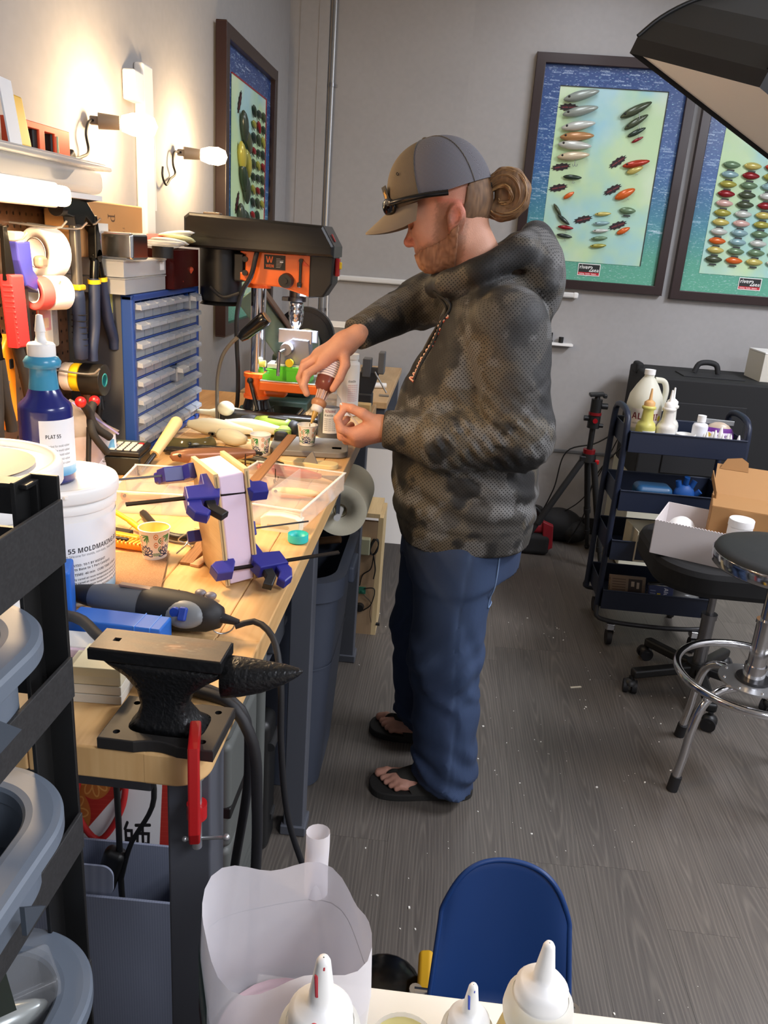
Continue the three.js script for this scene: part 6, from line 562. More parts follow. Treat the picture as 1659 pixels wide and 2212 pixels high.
{ const t = T('wet_vacuum', 'red-topped black shop vacuum low behind the tripod', 'vacuum', [0.52, 0, -4.22]); P('tank', [bx(0.3, 0.12, 0.24, 0, 0.06, 0, 0.03)], M.blackMatte, t); P('lid', [bx(0.24, 0.07, 0.2, 0, 0.15, 0, 0.03)], mat(0x8d1c28, 0.4), t); P('latch', [ex([[0.1, 0.16], [0.15, 0.14], [0.16, 0.02], [0.13, 0.0], [0.11, 0.08]], 0.03, 0.005, 0, 0.03, 0.09)], mat(0x8d1c28, 0.4), t); P('motor_cap', [cy(0.05, 0.06, 0.06, 0.05, 0.21, 0)], M.black, t); P('hose', [at(new THREE.TorusGeometry(0.05, 0.014, 8, 20, 4), 0.03, 0.21, 0.07)], M.black, t); }
ONE('black_bag', 'slumped black bag on the floor behind the tripod', 'bag', [sp(0.12, 0, 0.09, 0, 1.2, 0.8, 0.8), sp(0.07, 0.09, 0.07, 0.05, 1.2, 0.9, 0.8)], M.blackMatte, [0.745, 0, -4.41]);
// white cabinet, black case, white box
{ const t = T('white_cabinet', 'white low cabinet behind the utility cart', 'cabinet', [1.44, 0, -4.26]); P('carcass', [bx(0.84, 0.49, 0.5, 0, 0.265, 0, 0.004)], mat(0xd9d6c2, 0.5), t); P('plinth', [bx(0.8, 0.02, 0.46, 0, 0.01, 0)], M.black, t); P('handle', [bx(0.1, 0.012, 0.02, 0, 0.42, 0.256)], M.steel, t); }
{ const t = T('photo_tent', 'black fabric light-box case with white lettering on the flap', 'case', [1.42, 0.511, -4.2]); P('body', [bx(0.82, 0.52, 0.48, 0, 0.262, 0, 0.012)], M.blackMatte, t); P('flap', [bx(0.36, 0.36, 0.01, -0.11, 0.23, 0.244, 0.005)], mat(0x18181a, 0.7), t); P('top_patch', [bx(0.3, 0.006, 0.16, -0.08, 0.525, 0.06, 0.002)], mat(0x222224, 0.7), t); P('handle', [tb([[-0.14, 0.53, 0], [-0.12, 0.575, 0], [-0.04, 0.575, 0], [-0.02, 0.53, 0]], 0.014, 16, 8)], mat(0x222224, 0.7), t); P('corner', [bx(0.04, 0.06, 0.1, -0.4, 0.52, -0.1, 0.015)], M.blackMatte, t); P('lettering', [sheet(0.26, 0.075, 0, -0.11, 0.27, 0.2505)], textLabel(256, 72, (k, w, h) => { k.fillStyle = '#17171a'; k.fillRect(0, 0, w, h); k.fillStyle = '#e8e8e8'; k.font = 'bold 62px sans-serif'; k.fillText('HAVOX', 6, 58); }), t); }
{ const t = T('white_crate', 'white box with dark hand hole on top of the black case', 'box', [1.71, 1.035, -4.2]); P('box', [ex([[-0.14, 0], [0.14, 0], [0.14, 0.13], [-0.14, 0.13]], 0.22, 0.002, 0, 0, 0, 0, 0, 0, [[[-0.05, 0.07], [0.05, 0.07], [0.05, 0.09], [-0.05, 0.09]]])], mat(0xcfcabd, 0.6), t); P('lid', [bx(0.285, 0.008, 0.226, 0, 0.137, 0, 0.002)], M.whiteMatte, t); }
// utility cart
{
  const t = T('utility_cart', 'navy four-tier rolling utility cart', 'cart', [0.985, 0, -3.3]); const nm = mat(0x1c2438, 0.45), W = 0.47, D = 0.34;
  const tray2 = (y, h) => { const th = 0.004; P('tray', [bx(W - 0.03, th, D - 0.03, 0, y, 0), bx(W - 0.02, h, th, 0, y + h / 2, D / 2 - 0.012, 0.001), bx(W - 0.02, h, th, 0, y + h / 2, -D / 2 + 0.012, 0.001), bx(th, h, D - 0.024, W / 2 - 0.014, y + h / 2, 0, 0.001), bx(th, h, D - 0.024, -W / 2 + 0.014, y + h / 2, 0, 0.001), bx(W - 0.016, 0.006, 0.006, 0, y + h, D / 2 - 0.01, 0.002), bx(W - 0.016, 0.006, 0.006, 0, y + h, -D / 2 + 0.01, 0.002)], nm, t); };
  tray2(0.84, 0.082); tray2(0.595, 0.085); tray2(0.38, 0.085); tray2(0.155, 0.085);
  for (const s of [-1, 1]) { P('frame', [tb([[s * W / 2, 0.13, D / 2 - 0.04], [s * W / 2, 0.3, D / 2 - 0.04], [s * W / 2, 0.9, D / 2 - 0.04], [s * W / 2, 0.97, D / 2 - 0.055], [s * W / 2, 0.99, D / 2 - 0.1], [s * W / 2, 0.99, -D / 2 + 0.1], [s * W / 2, 0.97, -D / 2 + 0.055], [s * W / 2, 0.9, -D / 2 + 0.04], [s * W / 2, 0.13, -D / 2 + 0.04]], 0.013, 60, 8)], nm, t); }
  P('base_rail', [tb([[-W / 2, 0.16, D / 2 - 0.03], [-W / 2, 0.12, D / 2 - 0.01], [-W / 2 + 0.06, 0.105, D / 2], [W / 2 - 0.06, 0.105, D / 2], [W / 2, 0.12, D / 2 - 0.01], [W / 2, 0.16, D / 2 - 0.03]], 0.01, 40, 8), tb([[-W / 2, 0.16, -D / 2 + 0.03], [-W / 2, 0.12, -D / 2 + 0.01], [-W / 2 + 0.06, 0.105, -D / 2], [W / 2 - 0.06, 0.105, -D / 2], [W / 2, 0.12, -D / 2 + 0.01], [W / 2, 0.16, -D / 2 + 0.03]], 0.01, 40, 8)], mat(0x26262a, 0.4), t);
  for (const x of [-1, 1]) for (const z of [-1, 1]) { const c = P('caster', [cy(0.033, 0.033, 0.02, x * (W / 2 - 0.06), 0.033, z * D / 2, 'x', 22)], M.rubber, t); P('fork', [bx(0.034, 0.03, 0.04, x * (W / 2 - 0.06), 0.085, z * D / 2, 0.004), bx(0.004, 0.05, 0.02, x * (W / 2 - 0.06) + 0.014, 0.055, z * D / 2 + 0.01, 0.001, 0.4)], M.chrome, c); }
}
const CT = 0.843; // top tray of the cart
{
  const t = T('gallon_jug', 'clear-white gallon jug with moulded handle on the cart', 'jug', [0.856, CT, -3.385]); const jm = phy(0xecead9, 0.45, { transmission: 0.25, thickness: 0, ior: 1.3 }); P('body', [la([[0.0005, 0], [0.068, 0.001], [0.072, 0.008], [0.072, 0.15], [0.066, 0.19], [0.045, 0.23], [0.025, 0.26], [0.02, 0.265], [0.02, 0.275]], 32)], jm, t); P('handle', [tb([[0.025, 0.255, 0], [0.062, 0.25, 0], [0.076, 0.22, 0], [0.074, 0.17, 0], [0.066, 0.13, 0]], 0.012, 24, 10)], jm, t); P('cap', [cy(0.022, 0.022, 0.02, 0, 0.285, 0)], M.white, t); P('label', [wrap(0.0728, 0.08, -0.9, 1.2, 0.1)], textLabel(192, 96, (k, w, h) => { k.fillStyle = '#e6ddd6'; k.fillRect(0, 0, w, h); k.fillStyle = '#7d2f36'; k.font = 'bold 44px sans-serif'; k.fillText('ALUMI', 4, 52); k.fillStyle = '#d8c52a'; k.beginPath(); k.arc(160, 44, 14, 0, 6.3); k.fill(); k.font = '12px sans-serif'; k.fillStyle = '#555'; k.fillText('casting resin', 8, 76); }), t);
  const sq = (label, pos, c, cap, s = 1) => { const b = T('squeeze_bottle', label, 'bottle', pos, 0, 'squeeze bottles on the cart'); b.scale.setScalar(s * 1.14); P('body', [la([[0.0005, 0], [0.031, 0.001], [0.034, 0.006], [0.034, 0.075], [0.03, 0.088], [0.021, 0.098], [0.018, 0.135], [0.024, 0.14], [0.024, 0.147], [0.019, 0.15]], 28)], c, b); P('nozzle', [la([[0.019, 0.149], [0.019, 0.162], [0.012, 0.168], [0.006, 0.172], [0.003, 0.21], [0.0005, 0.211]], 24)], cap, b); P('label', [wrap(0.0345, 0.055, -0.5, 1.1, 0.038)], textLabel(96, 96, (k, w, h) => { k.fillStyle = '#e9e8e4'; k.fillRect(0, 0, w, h); k.fillStyle = '#777'; for (let i = 0; i < 9; i++) k.fillRect(8, 14 + i * 8, 50 + (i * 13) % 30, 3); }), b); };
  sq('yellow squeeze bottle with tan cap on the cart', [0.838, CT, -3.235], mat(0xd3cb6b, 0.4), mat(0xd9a86a, 0.5)); sq('pale squeeze bottle beside the yellow one on the cart', [0.918, CT, -3.235], mat(0xe2dcd2, 0.4), M.white); sq('pale squeeze bottle behind, in front of the gallon jug', [0.948, CT, -3.312], mat(0xdedbd0, 0.4), M.white, 1.0);
  const c = paperCup('larger paper cup with navy flower on the cart', [0.995, CT, -3.215], M.white, 0.3); c.scale.set(1.35, 1.3, 1.35);
  const b = T('lotion_bottle', 'white round bottle with screw cap on the cart', 'bottle', [1.053, CT, -3.24]); P('body', [la([[0.0005, 0], [0.028, 0.001], [0.03, 0.005], [0.03, 0.105], [0.026, 0.115], [0.014, 0.12], [0.014, 0.124]], 28)], mat(0xe6e6ea, 0.4), b); P('cap', [cy(0.0165, 0.0165, 0.026, 0, 0.136, 0)], M.white, b);
  const p = T('snack_pouch', 'purple printed foil pouch standing on the cart', 'pouch', [1.135, CT, -3.27], -0.15); P('pouch', [at(new THREE.SphereGeometry(1, 16, 10).scale(0.062, 0.062, 0.03), 0, 0.062, 0)], mat(0xb9a58f, 0.35), p); P('print', [at(new THREE.SphereGeometry(1.02, 16, 10, 0, Math.PI, 0.9, 1.1).scale(0.062, 0.062, 0.03), 0, 0.062, 0)], mat(0xffffff, 0.35, 0, { map: cnv(128, 64, (k, w, h) => { k.fillStyle = '#6a2a86'; k.fillRect(0, 0, w, h); k.fillStyle = '#e8dcec'; k.fillRect(20, 18, 88, 28); k.fillStyle = '#e2b93a'; k.beginPath(); k.arc(36, 30, 9, 0, 6.3); k.fill(); k.fillStyle = '#4a2060'; k.font = 'bold 16px sans-serif'; k.fillText('antique', 48, 36); }) }), p); P('seal', [bx(0.11, 0.02, 0.006, 0.0, 0.122, 0, 0.002)], M.silver, p);
  for (let i = 0; i < 9; i++) { const d = T('dropper_bottle', ['small white dropper bottle in the cart tray, nearest the round bottle', 'small white dropper bottle, second in the cart tray row', 'small white dropper bottle before the clear cups', 'small white dropper bottle under the purple pouch', 'taller white dropper bottle in the cart tray', 'small white dropper bottle near the cart corner', 'white dropper bottle by the cart handle', 'small white dropper bottle at the end of the row', 'tiny white dropper bottle in the tray corner'][i], 'bottle', [1.06 + (i % 5) * 0.031, CT, -3.165 - Math.floor(i / 5) * 0.03], 0, 'dropper bottles'); const s = 0.8 + 0.35 * hsh(i, 1, 2); P('bottle', [la([[0.0005, 0], [0.012, 0.001], [0.012, 0.04], [0.008, 0.046], [0.006, 0.052]], 16)], M.white, d); P('tip', [la([[0.0075, 0.05], [0.0075, 0.06], [0.003, 0.075], [0.0005, 0.076]], 14)], M.white, d); d.scale.set(s, s * 1.4, s); }
  for (let i = 0; i < 2; i++) ONE('clear_cup', ['clear plastic cup on the cart beside the round bottle', 'frosted plastic cup behind the dropper bottles'][i], 'cup', [prep(new THREE.CylinderGeometry(0.026, 0.02, 0.06, 24, 1, true)).translate(0, 0.03, 0), cy(0.02, 0.02, 0.002, 0, 0.001, 0)], M.frost, [1.085 + i * 0.035, CT, -3.205 - i * 0.02], 0, 'plastic cups on cart');
  const tw = T('blue_towel_pack', 'blue wrapped pack on the second cart shelf', 'pack', [0.905, 0.598, -3.22]); P('pack', [bx(0.15, 0.1, 0.1, 0, 0.05, 0, 0.025)], mat(0x28567f, 0.4), tw); ONE('blue_glove', 'crumpled blue glove on the second cart shelf', 'glove', [sp(0.05, 0, 0.06, 0, 0.9, 1.1, 0.6), bar([-0.02, 0.09, 0], [-0.03, 0.125, 0], 0.012, 8), bar([0.0, 0.1, 0], [0.0, 0.145, 0.01], 0.012, 8), bar([0.02, 0.09, 0], [0.035, 0.13, 0], 0.012, 8), bar([0.035, 0.06, 0], [0.06, 0.09, 0.01], 0.012, 8)], mat(0x1e5bab, 0.5), [1.03, 0.598, -3.21]);
  const ob = T('open_carton', 'small open cream carton on the third cart shelf', 'carton', [0.93, 0.384, -3.22], 0.1); P('panel', [bx(0.16, 0.004, 0.16, 0, 0.002, 0), bx(0.004, 0.13, 0.16, -0.08, 0.065, 0), bx(0.16, 0.13, 0.004, 0, 0.065, -0.08), bx(0.004, 0.13, 0.16, 0.08, 0.065, 0), bx(0.16, 0.003, 0.05, 0, 0.125, 0.1, 0, -0.5)], mat(0xd6cdb4, 0.7), ob);
  const bk = T('magazine_box', 'brown printed magazine on the bottom cart shelf', 'magazine', [0.875, 0.157, -3.22], 0); P('cover', [bx(0.15, 0.12, 0.03, 0, 0.062, 0, 0.002, -0.35)], mat(0xffffff, 0.6, 0, { map: cnv(128, 96, (k, w, h) => { k.fillStyle = '#8d7660'; k.fillRect(0, 0, w, h); k.fillStyle = '#3d2f27'; k.fillRect(66, 10, 50, 44); k.fillStyle = '#c9b49a'; k.fillRect(76, 18, 12, 18); k.fillRect(96, 20, 10, 22); k.fillStyle = '#5d4636'; for (let i = 0; i < 9; i++) k.fillRect(8, 12 + i * 9, 48, 3); k.fillStyle = '#6b2f22'; k.fillRect(70, 64, 40, 10); }) }), bk);
  const al = T('resin_kit_box', 'blue and yellow printed kit box on the bottom cart shelf', 'box', [1.01, 0.157, -3.2], -0.1); P('box', [bx(0.1, 0.1, 0.05, 0, 0.05, 0, 0.002, -0.3)], mat(0xffffff, 0.5, 0, { map: cnv(96, 96, (k, w, h) => { k.fillStyle = '#39426f'; k.fillRect(0, 0, w, h); k.fillStyle = '#d9c23a'; k.fillRect(34, 30, 14, 40); k.fillStyle = '#e8e8ee'; k.save(); k.translate(60, 6); k.rotate(1.57); k.font = 'bold 22px sans-serif'; k.fillText('AlumiR', 0, 0); k.restore(); k.fillStyle = '#9aa3c6'; for (let i = 0; i < 6; i++) k.fillRect(6, 20 + i * 11, 22, 4); }) }), al);
  ONE('clear_bag_parts', 'clear bag of grey parts at the right of the bottom cart shelf', 'bag', [sp(0.06, 0, 0.045, 0, 1.2, 0.75, 0.8), sp(0.03, 0.05, 0.03, 0.03)], phy(0xb5b5b3, 0.2, { transmission: 0.4, thickness: 0 }), [1.115, 0.157, -3.22]);
}
// ---------------------------------------------------------------- office chair with cartons on it
{
  const t = T('office_chair', 'black office chair used as a stand for cartons', 'chair', [1.08, 0, -2.8]);
  P('seat', [ex(rrect(0.5, 0.5, 0.15), 0.05, 0.025, 0, 0.545, 0, Math.PI / 2)], M.blackMatte, t); P('seat_pan', [bx(0.26, 0.03, 0.26, 0, 0.485, 0, 0.01)], M.black, t); P('gas_lift', [cy(0.014, 0.014, 0.16, 0, 0.4, 0), cy(0.025, 0.025, 0.22, 0, 0.21, 0), cy(0.029, 0.029, 0.02, 0, 0.32, 0)], mat(0x8c8c8e, 0.25, 0.9), t); P('hub', [cy(0.045, 0.05, 0.05, 0, 0.1, 0)], M.black, t); P('lever', [bar([0, 0.47, 0], [-0.26, 0.45, 0.06], 0.006)], M.black, t);
  for (let i = 0; i < 5; i++) { const a = 3.37 + i * 1.2566, c = Math.cos(a), s = -Math.sin(a), f = [c * 0.265, 0, s * 0.265]; P('star_arm', [beam([c * 0.03, 0.1, s * 0.03], [f[0], 0.08, f[2]], 0.04, 0.035, 0.01)], M.black, t); const k = P('caster', [at(cy(0.026, 0.026, 0.018, 0, 0, 0.016, 'z', 18), f[0], 0.026, f[2], 0, a + 1.2), at(cy(0.026, 0.026, 0.018, 0, 0, -0.016, 'z', 18), f[0], 0.026, f[2], 0, a + 1.2)], M.rubber, t); P('hood', [at(new THREE.SphereGeometry(0.028, 14, 8, 0, 6.3, 0, 1.4), f[0], 0.032, f[2]), cy(0.009, 0.009, 0.02, f[0], 0.058, f[2])], M.black, k); }
  const wb = T('mailer_box', 'open white mailer box tilted on the office chair', 'carton', [1.0, 0.596, -2.72], -0.42); const wm = mat(0xdcd4d2, 0.7), w = 0.36, d = 0.26, h = 0.12; P('panel', [bx(w, 0.004, d, 0, 0.002, 0), bx(w, h, 0.004, 0, h / 2, d / 2), bx(w, h, 0.004, 0, h / 2, -d / 2), bx(0.004, h, d, -w / 2, h / 2, 0), bx(0.004, h, d, w / 2, h / 2, 0)], wm, wb); for (let i = 0; i < 34; i++) P('perforation', [bx(0.006, 0.003, 0.0045, -w / 2 + 0.008 + i * 0.0104, h + 0.0012, d / 2)], wm, wb); P('tissue', [at(new THREE.SphereGeometry(1, 14, 8).scale(0.05, 0.05, 0.07), -0.11, 0.055, -0.02)], M.whiteMatte, wb);
  const bb = T('mailer_box', 'brown open mailer box standing inside the white one', 'carton', [1.12, 0.601, -2.77], -0.3); const bm = mat(0xa97c4b, 0.75); P('panel', [bx(0.24, 0.17, 0.004, 0, 0.085, 0.09), bx(0.24, 0.17, 0.004, 0, 0.085, -0.09), bx(0.004, 0.17, 0.18, -0.12, 0.085, 0), bx(0.004, 0.17, 0.18, 0.12, 0.085, 0), bx(0.24, 0.004, 0.18, 0, 0.17, 0)], bm, bb); P('lid', [bx(0.24, 0.004, 0.16, 0, 0.21, -0.155, 0, 0.55), ex([[-0.075, 0], [0.08, 0], [0.08, 0.035], [-0.06, 0.03]], 0.003, 0, -0.12, 0.185, -0.08, 0.3, Math.PI / 2 + 0.15), ex([[-0.05, 0], [0.05, 0], [0.045, 0.035], [0.02, 0.05], [-0.03, 0.04]], 0.003, 0, -0.06, 0.24, -0.2, -0.3)], bm, bb);
  const j = T('white_jar', 'white plastic jar standing in the mailer box', 'jar', [1.058, 0.602, -2.645]); P('body', [la([[0.0005, 0], [0.038, 0.001], [0.04, 0.004], [0.04, 0.125], [0.039, 0.128]], 36)], M.white, j); P('lid', [la([[0.0405, 0.128], [0.0415, 0.13], [0.0415, 0.152], [0.039, 0.155], [0.0005, 0.155]], 36)], M.white, j); P('lettering', [wrap(0.0403, 0.03, -1.4, -0.9, 0.075)], textLabel(32, 32, (k, w, h) => { k.fillStyle = '#eee'; k.fillRect(0, 0, w, h); k.fillStyle = '#666'; for (let i = 0; i < 4; i++) k.fillRect(4, 4 + i * 7, 18, 2); }), j);
}
// chrome bar stool
{
  const t = T('bar_stool', 'chrome swivel stool with black round padded seat', 'stool', [1.045, 0, -2.265]);
  P('seat', [la([[0.0005, 0.795], [0.1, 0.794], [0.16, 0.788], [0.184, 0.778], [0.19, 0.764]], 56)], mat(0x1b1c1c, 0.55), t); P('seat_band', [la([[0.19, 0.728], [0.192, 0.73], [0.193, 0.745], [0.192, 0.764], [0.187, 0.766]], 56)], M.chrome, t); P('seat_base', [cy(0.188, 0.188, 0.006, 0, 0.729, 0, 'y', 48)], M.black, t);
  P('post', [cy(0.02, 0.02, 0.22, 0, 0.62, 0), cy(0.027, 0.027, 0.18, 0, 0.47, 0), cy(0.03, 0.03, 0.012, 0, 0.556, 0), cy(0.032, 0.034, 0.05, 0, 0.385, 0)], M.chrome, t); P('post_collar', [cy(0.05, 0.052, 0.008, 0, 0.362, 0)], M.darkSteel, t); P('hub_plate', [cy(0.1, 0.1, 0.006, 0, 0.354, 0, 'y', 40)], M.silver, t); for (let i = 0; i < 8; i++) P('screw', [sp(0.005, 0.085 * Math.cos(i * 0.785), 0.358, 0.085 * Math.sin(i * 0.785), 1, 0.6, 1, 8)], M.chrome, t);
  P('foot_ring', [at(new THREE.TorusGeometry(0.225, 0.0125, 14, 64), 0, 0.365, 0, Math.PI / 2)], M.chrome, t);
  for (let i = 0; i < 4; i++) { const a = 2.68 + i * Math.PI / 2, c = Math.cos(a), s = -Math.sin(a), q = (r, y) => [c * r, y, -s * -1 * r]; const pt = (r, y) => [c * r, y, Math.sin(a) * r]; P('leg', [tb([pt(0.06, 0.34), pt(0.13, 0.335), pt(0.18, 0.3), pt(0.205, 0.22), pt(0.215, 0.12), pt(0.23, 0.03)], 0.0135, 30, 12)], M.chrome, t); P('rubber_tip', [bar(pt(0.225, 0.05), pt(0.233, 0.0), 0.0175, 16)], M.rubber, t); }
}
// ---------------------------------------------------------------- softbox on a stand
{
  const A = V(0.428, 2.092, -2.5), B = V(0.716, 1.985, -2.27), E = V(0.969, 1.892, -2.85); const D = A.clone().add(E.clone().sub(A).multiplyScalar(1.02)), C = B.clone().add(D).sub(A), ctr = A.clone().add(C).multiplyScalar(0.5); const nrm = B.clone().sub(A).cross(D.clone().sub(A)).normalize(); if (nrm.y < 0) nrm.negate();
  const t = T('softbox', 'black softbox with pale diffuser hanging at upper right', 'softbox', ctr.toArray()); const L = p => p.clone().sub(ctr); const c4 = [A, B, C, D].map(L);
  const quad = (pts) => { const g = new THREE.BufferGeometry(); const v = []; pts.forEach(([a, b, c, d]) => { for (const p of [a, b, c, a, c, d]) v.push(p.x, p.y, p.z); }); g.setAttribute('position', new THREE.Float32BufferAttribute(v, 3)); g.computeVertexNormals(); g.setAttribute('uv', new THREE.Float32BufferAttribute(new Float32Array(v.length / 3 * 2), 2)); return g; };
  const dep = 0.3, inset = k => c4.map(p => p.clone().multiplyScalar(k)), up = (pts, h) => pts.map(p => p.clone().addScaledVector(nrm, h));
  P('diffuser', [quad([up(inset(0.985), 0.012)])], mat(0xf2ebe4, 0.9), t);
  const rings = [[1, 0], [1, 0.04], [0.93, 0.1], [0.8, 0.17], [0.6, 0.24], [0.36, 0.29], [0.16, 0.31]].map(([k, h]) => up(inset(k), h)); const qs = []; for (let j = 1; j < rings.length - 1; j++) for (let i = 0; i < 4; i++) qs.push([rings[j][i], rings[j][(i + 1) % 4], rings[j + 1][(i + 1) % 4], rings[j + 1][i]]);
  P('shell', [quad(qs)], mat(0x2c2c2a, 0.8), t); P('edge_band', [quad([0, 1, 2, 3].map(i => [rings[0][i], rings[0][(i + 1) % 4], rings[1][(i + 1) % 4], rings[1][i]]))], M.blackMatte, t); P('speed_ring', [quad([rings[6]]), bar(nrm.clone().multiplyScalar(0.3).toArray(), nrm.clone().multiplyScalar(0.44).toArray(), 0.055, 24)], M.black, t);
  for (let i = 0; i < 4; i++) P('rod', [tb(rings.slice(1).map(r => r[i].clone().addScaledVector(nrm, 0.004).toArray()), 0.006, 20, 6)], M.black, t);
  const hd = nrm.clone().multiplyScalar(0.38), sx = 1.95 - ctr.x; P('boom', [bar(hd.toArray(), [sx, hd.y - 0.1, hd.z], 0.014, 12)], M.black, t); P('stand', [bar([sx, hd.y - 0.08, hd.z], [sx, -ctr.y + 0.25, hd.z], 0.013, 12)], M.black, t); for (let i = 0; i < 3; i++) P('stand_leg', [bar([sx, -ctr.y + 0.3, hd.z], [sx + 0.3 * Math.cos(i * 2.1 + 0.9), -ctr.y + 0.01, hd.z - 0.3 * Math.sin(i * 2.1 + 0.9)], 0.009, 10)], M.black, t);
}
// foam crumbs strewn on the floor
{ const g = bx(0.006, 0.003, 0.004), m = mat(0xe8e4da, 0.8), list = []; for (let i = 0; i < 420; i++) { const x = -0.25 + 1.5 * rnd(), z = -0.9 - 2.4 * rnd(), s = 0.3 + 0.9 * rnd() ** 3; if (fb(x * 2.5, z * 2.5, 4) < 0.47) continue; list.push([x, z, s, rnd() * 3]); } const im = new THREE.InstancedMesh(g, m, list.length), o = new THREE.Object3D(); list.forEach(([x, z, s, a], i) => { o.position.set(x, 0.001, z); o.rotation.set(0, a, 0); o.scale.set(s, s, s); o.updateMatrix(); im.setMatrixAt(i, o.matrix); }); im.name = 'foam_crumbs'; im.userData = { label: 'white foam crumbs scattered over the plank floor', category: 'crumbs', kind: 'stuff' }; scene.add(im); }
ONE('floor_splinter', 'pale wooden sliver lying on the floor right of the man', 'sliver', [bx(0.045, 0.003, 0.006, 0, 0.0015, 0)], mat(0xe0d6bf, 0.8), [0.62, 0, -2.73], 0.3);
// ---------------------------------------------------------------- the man
const len3 = (x, y, z) => Math.sqrt(x * x + y * y + z * z);
const cap = (a, b, ra, rb = ra) => { const dx = b[0] - a[0], dy = b[1] - a[1], dz = b[2] - a[2], q = 1 / (dx * dx + dy * dy + dz * dz + 1e-12); return (x, y, z) => { const px = x - a[0], py = y - a[1], pz = z - a[2]; let t = (px * dx + py * dy + pz * dz) * q; t = t < 0 ? 0 : t > 1 ? 1 : t; return len3(px - dx * t, py - dy * t, pz - dz * t) - (ra + (rb - ra) * t); }; };
const ell = (c, r) => { const m = Math.min(...r); return (x, y, z) => { const a = (x - c[0]) / r[0], b = (y - c[1]) / r[1], d = (z - c[2]) / r[2], k = Math.sqrt(a * a + b * b + d * d); return (k - 1) * m * (k > 1 ? 1.15 : 1); }; };
const smin = (a, b, k) => { const h = Math.max(k - Math.abs(a - b), 0) / k; return Math.min(a, b) - h * h * k * 0.25; };
const uni = (fs, k) => (x, y, z) => { let d = fs[0](x, y, z); for (let i = 1; i < fs.length; i++) d = smin(d, fs[i](x, y, z), k); return d; };
const chain = (pts, r, k = 0.004) => uni(pts.slice(1).map((p, i) => cap(pts[i], p, r[i], r[i + 1])), k);
const sst = (a, b, x) => { const t = Math.min(1, Math.max(0, (x - a) / (b - a))); return t * t * (3 - 2 * t); };
function nets(f, lo, hi, h) { // naive surface nets
  const n = lo.map((l, i) => Math.ceil((hi[i] - l) / h) + 1), [nx, ny, nz] = n, v = new Float32Array(nx * ny * nz), I = (i, j, k) => (k * ny + j) * nx + i;
  for (let k = 0; k < nz; k++) for (let j = 0; j < ny; j++) for (let i = 0; i < nx; i++) v[I(i, j, k)] = f(lo[0] + i * h, lo[1] + j * h, lo[2] + k * h);
  const vid = new Int32Array(nx * ny * nz).fill(-1), pos = [], idx = [], E = [[0, 1], [2, 3], [4, 5], [6, 7], [0, 2], [1, 3], [4, 6], [5, 7], [0, 4], [1, 5], [2, 6], [3, 7]];
  for (let k = 0; k < nz - 1; k++) for (let j = 0; j < ny - 1; j++) for (let i = 0; i < nx - 1; i++) { const c = []; let s = 0; for (let q = 0; q < 8; q++) { const d = v[I(i + (q & 1), j + (q >> 1 & 1), k + (q >> 2))]; c.push(d); if (d < 0) s++; } if (s === 0 || s === 8) continue; let x = 0, y = 0, z = 0, m = 0; for (const [a, b] of E) if ((c[a] < 0) !== (c[b] < 0)) { const t = c[a] / (c[a] - c[b]); x += (a & 1) + t * ((b & 1) - (a & 1)); y += (a >> 1 & 1) + t * ((b >> 1 & 1) - (a >> 1 & 1)); z += (a >> 2) + t * ((b >> 2) - (a >> 2)); m++; } vid[I(i, j, k)] = pos.length / 3; pos.push(lo[0] + (i + x / m) * h, lo[1] + (j + y / m) * h, lo[2] + (k + z / m) * h); }
  const quad = (a, b, c, d, fl) => { if (a < 0 || b < 0 || c < 0 || d < 0) return; fl ? idx.push(a, b, c, a, c, d) : idx.push(a, c, b, a, d, c); };
  for (let k = 1; k < nz - 1; k++) for (let j = 1; j < ny - 1; j++) for (let i = 1; i < nx - 1; i++) { const a = v[I(i, j, k)] < 0; if (a !== (v[I(i + 1, j, k)] < 0)) quad(vid[I(i, j - 1, k - 1)], vid[I(i, j, k - 1)], vid[I(i, j, k)], vid[I(i, j - 1, k)], a); if (a !== (v[I(i, j + 1, k)] < 0)) quad(vid[I(i - 1, j, k - 1)], vid[I(i - 1, j, k)], vid[I(i, j, k)], vid[I(i, j, k - 1)], a); if (a !== (v[I(i, j, k + 1)] < 0)) quad(vid[I(i - 1, j - 1, k)], vid[I(i, j - 1, k)], vid[I(i, j, k)], vid[I(i - 1, j, k)], a); }
  const g = new THREE.BufferGeometry(); g.setAttribute('position', new THREE.Float32BufferAttribute(pos, 3)); g.setIndex(idx); g.computeVertexNormals(); return g;
}
const paint = (g, fn, s = 1) => { const q = g.toNonIndexed(); const p = q.attributes.position, c = new Float32Array(p.count * 3); for (let i = 0; i < p.count; i++) { const k = lin(fn(p.getX(i), p.getY(i), p.getZ(i))); c[i * 3] = k[0]; c[i * 3 + 1] = k[1]; c[i * 3 + 2] = k[2]; } q.setAttribute('color', new THREE.BufferAttribute(c, 3)); return buv(q, s); };
const MZ = -2.15;
const man = T('person', 'man in dark camouflage hoodie, jeans and cap pouring from a bottle', 'person', [0, 0, 0]);
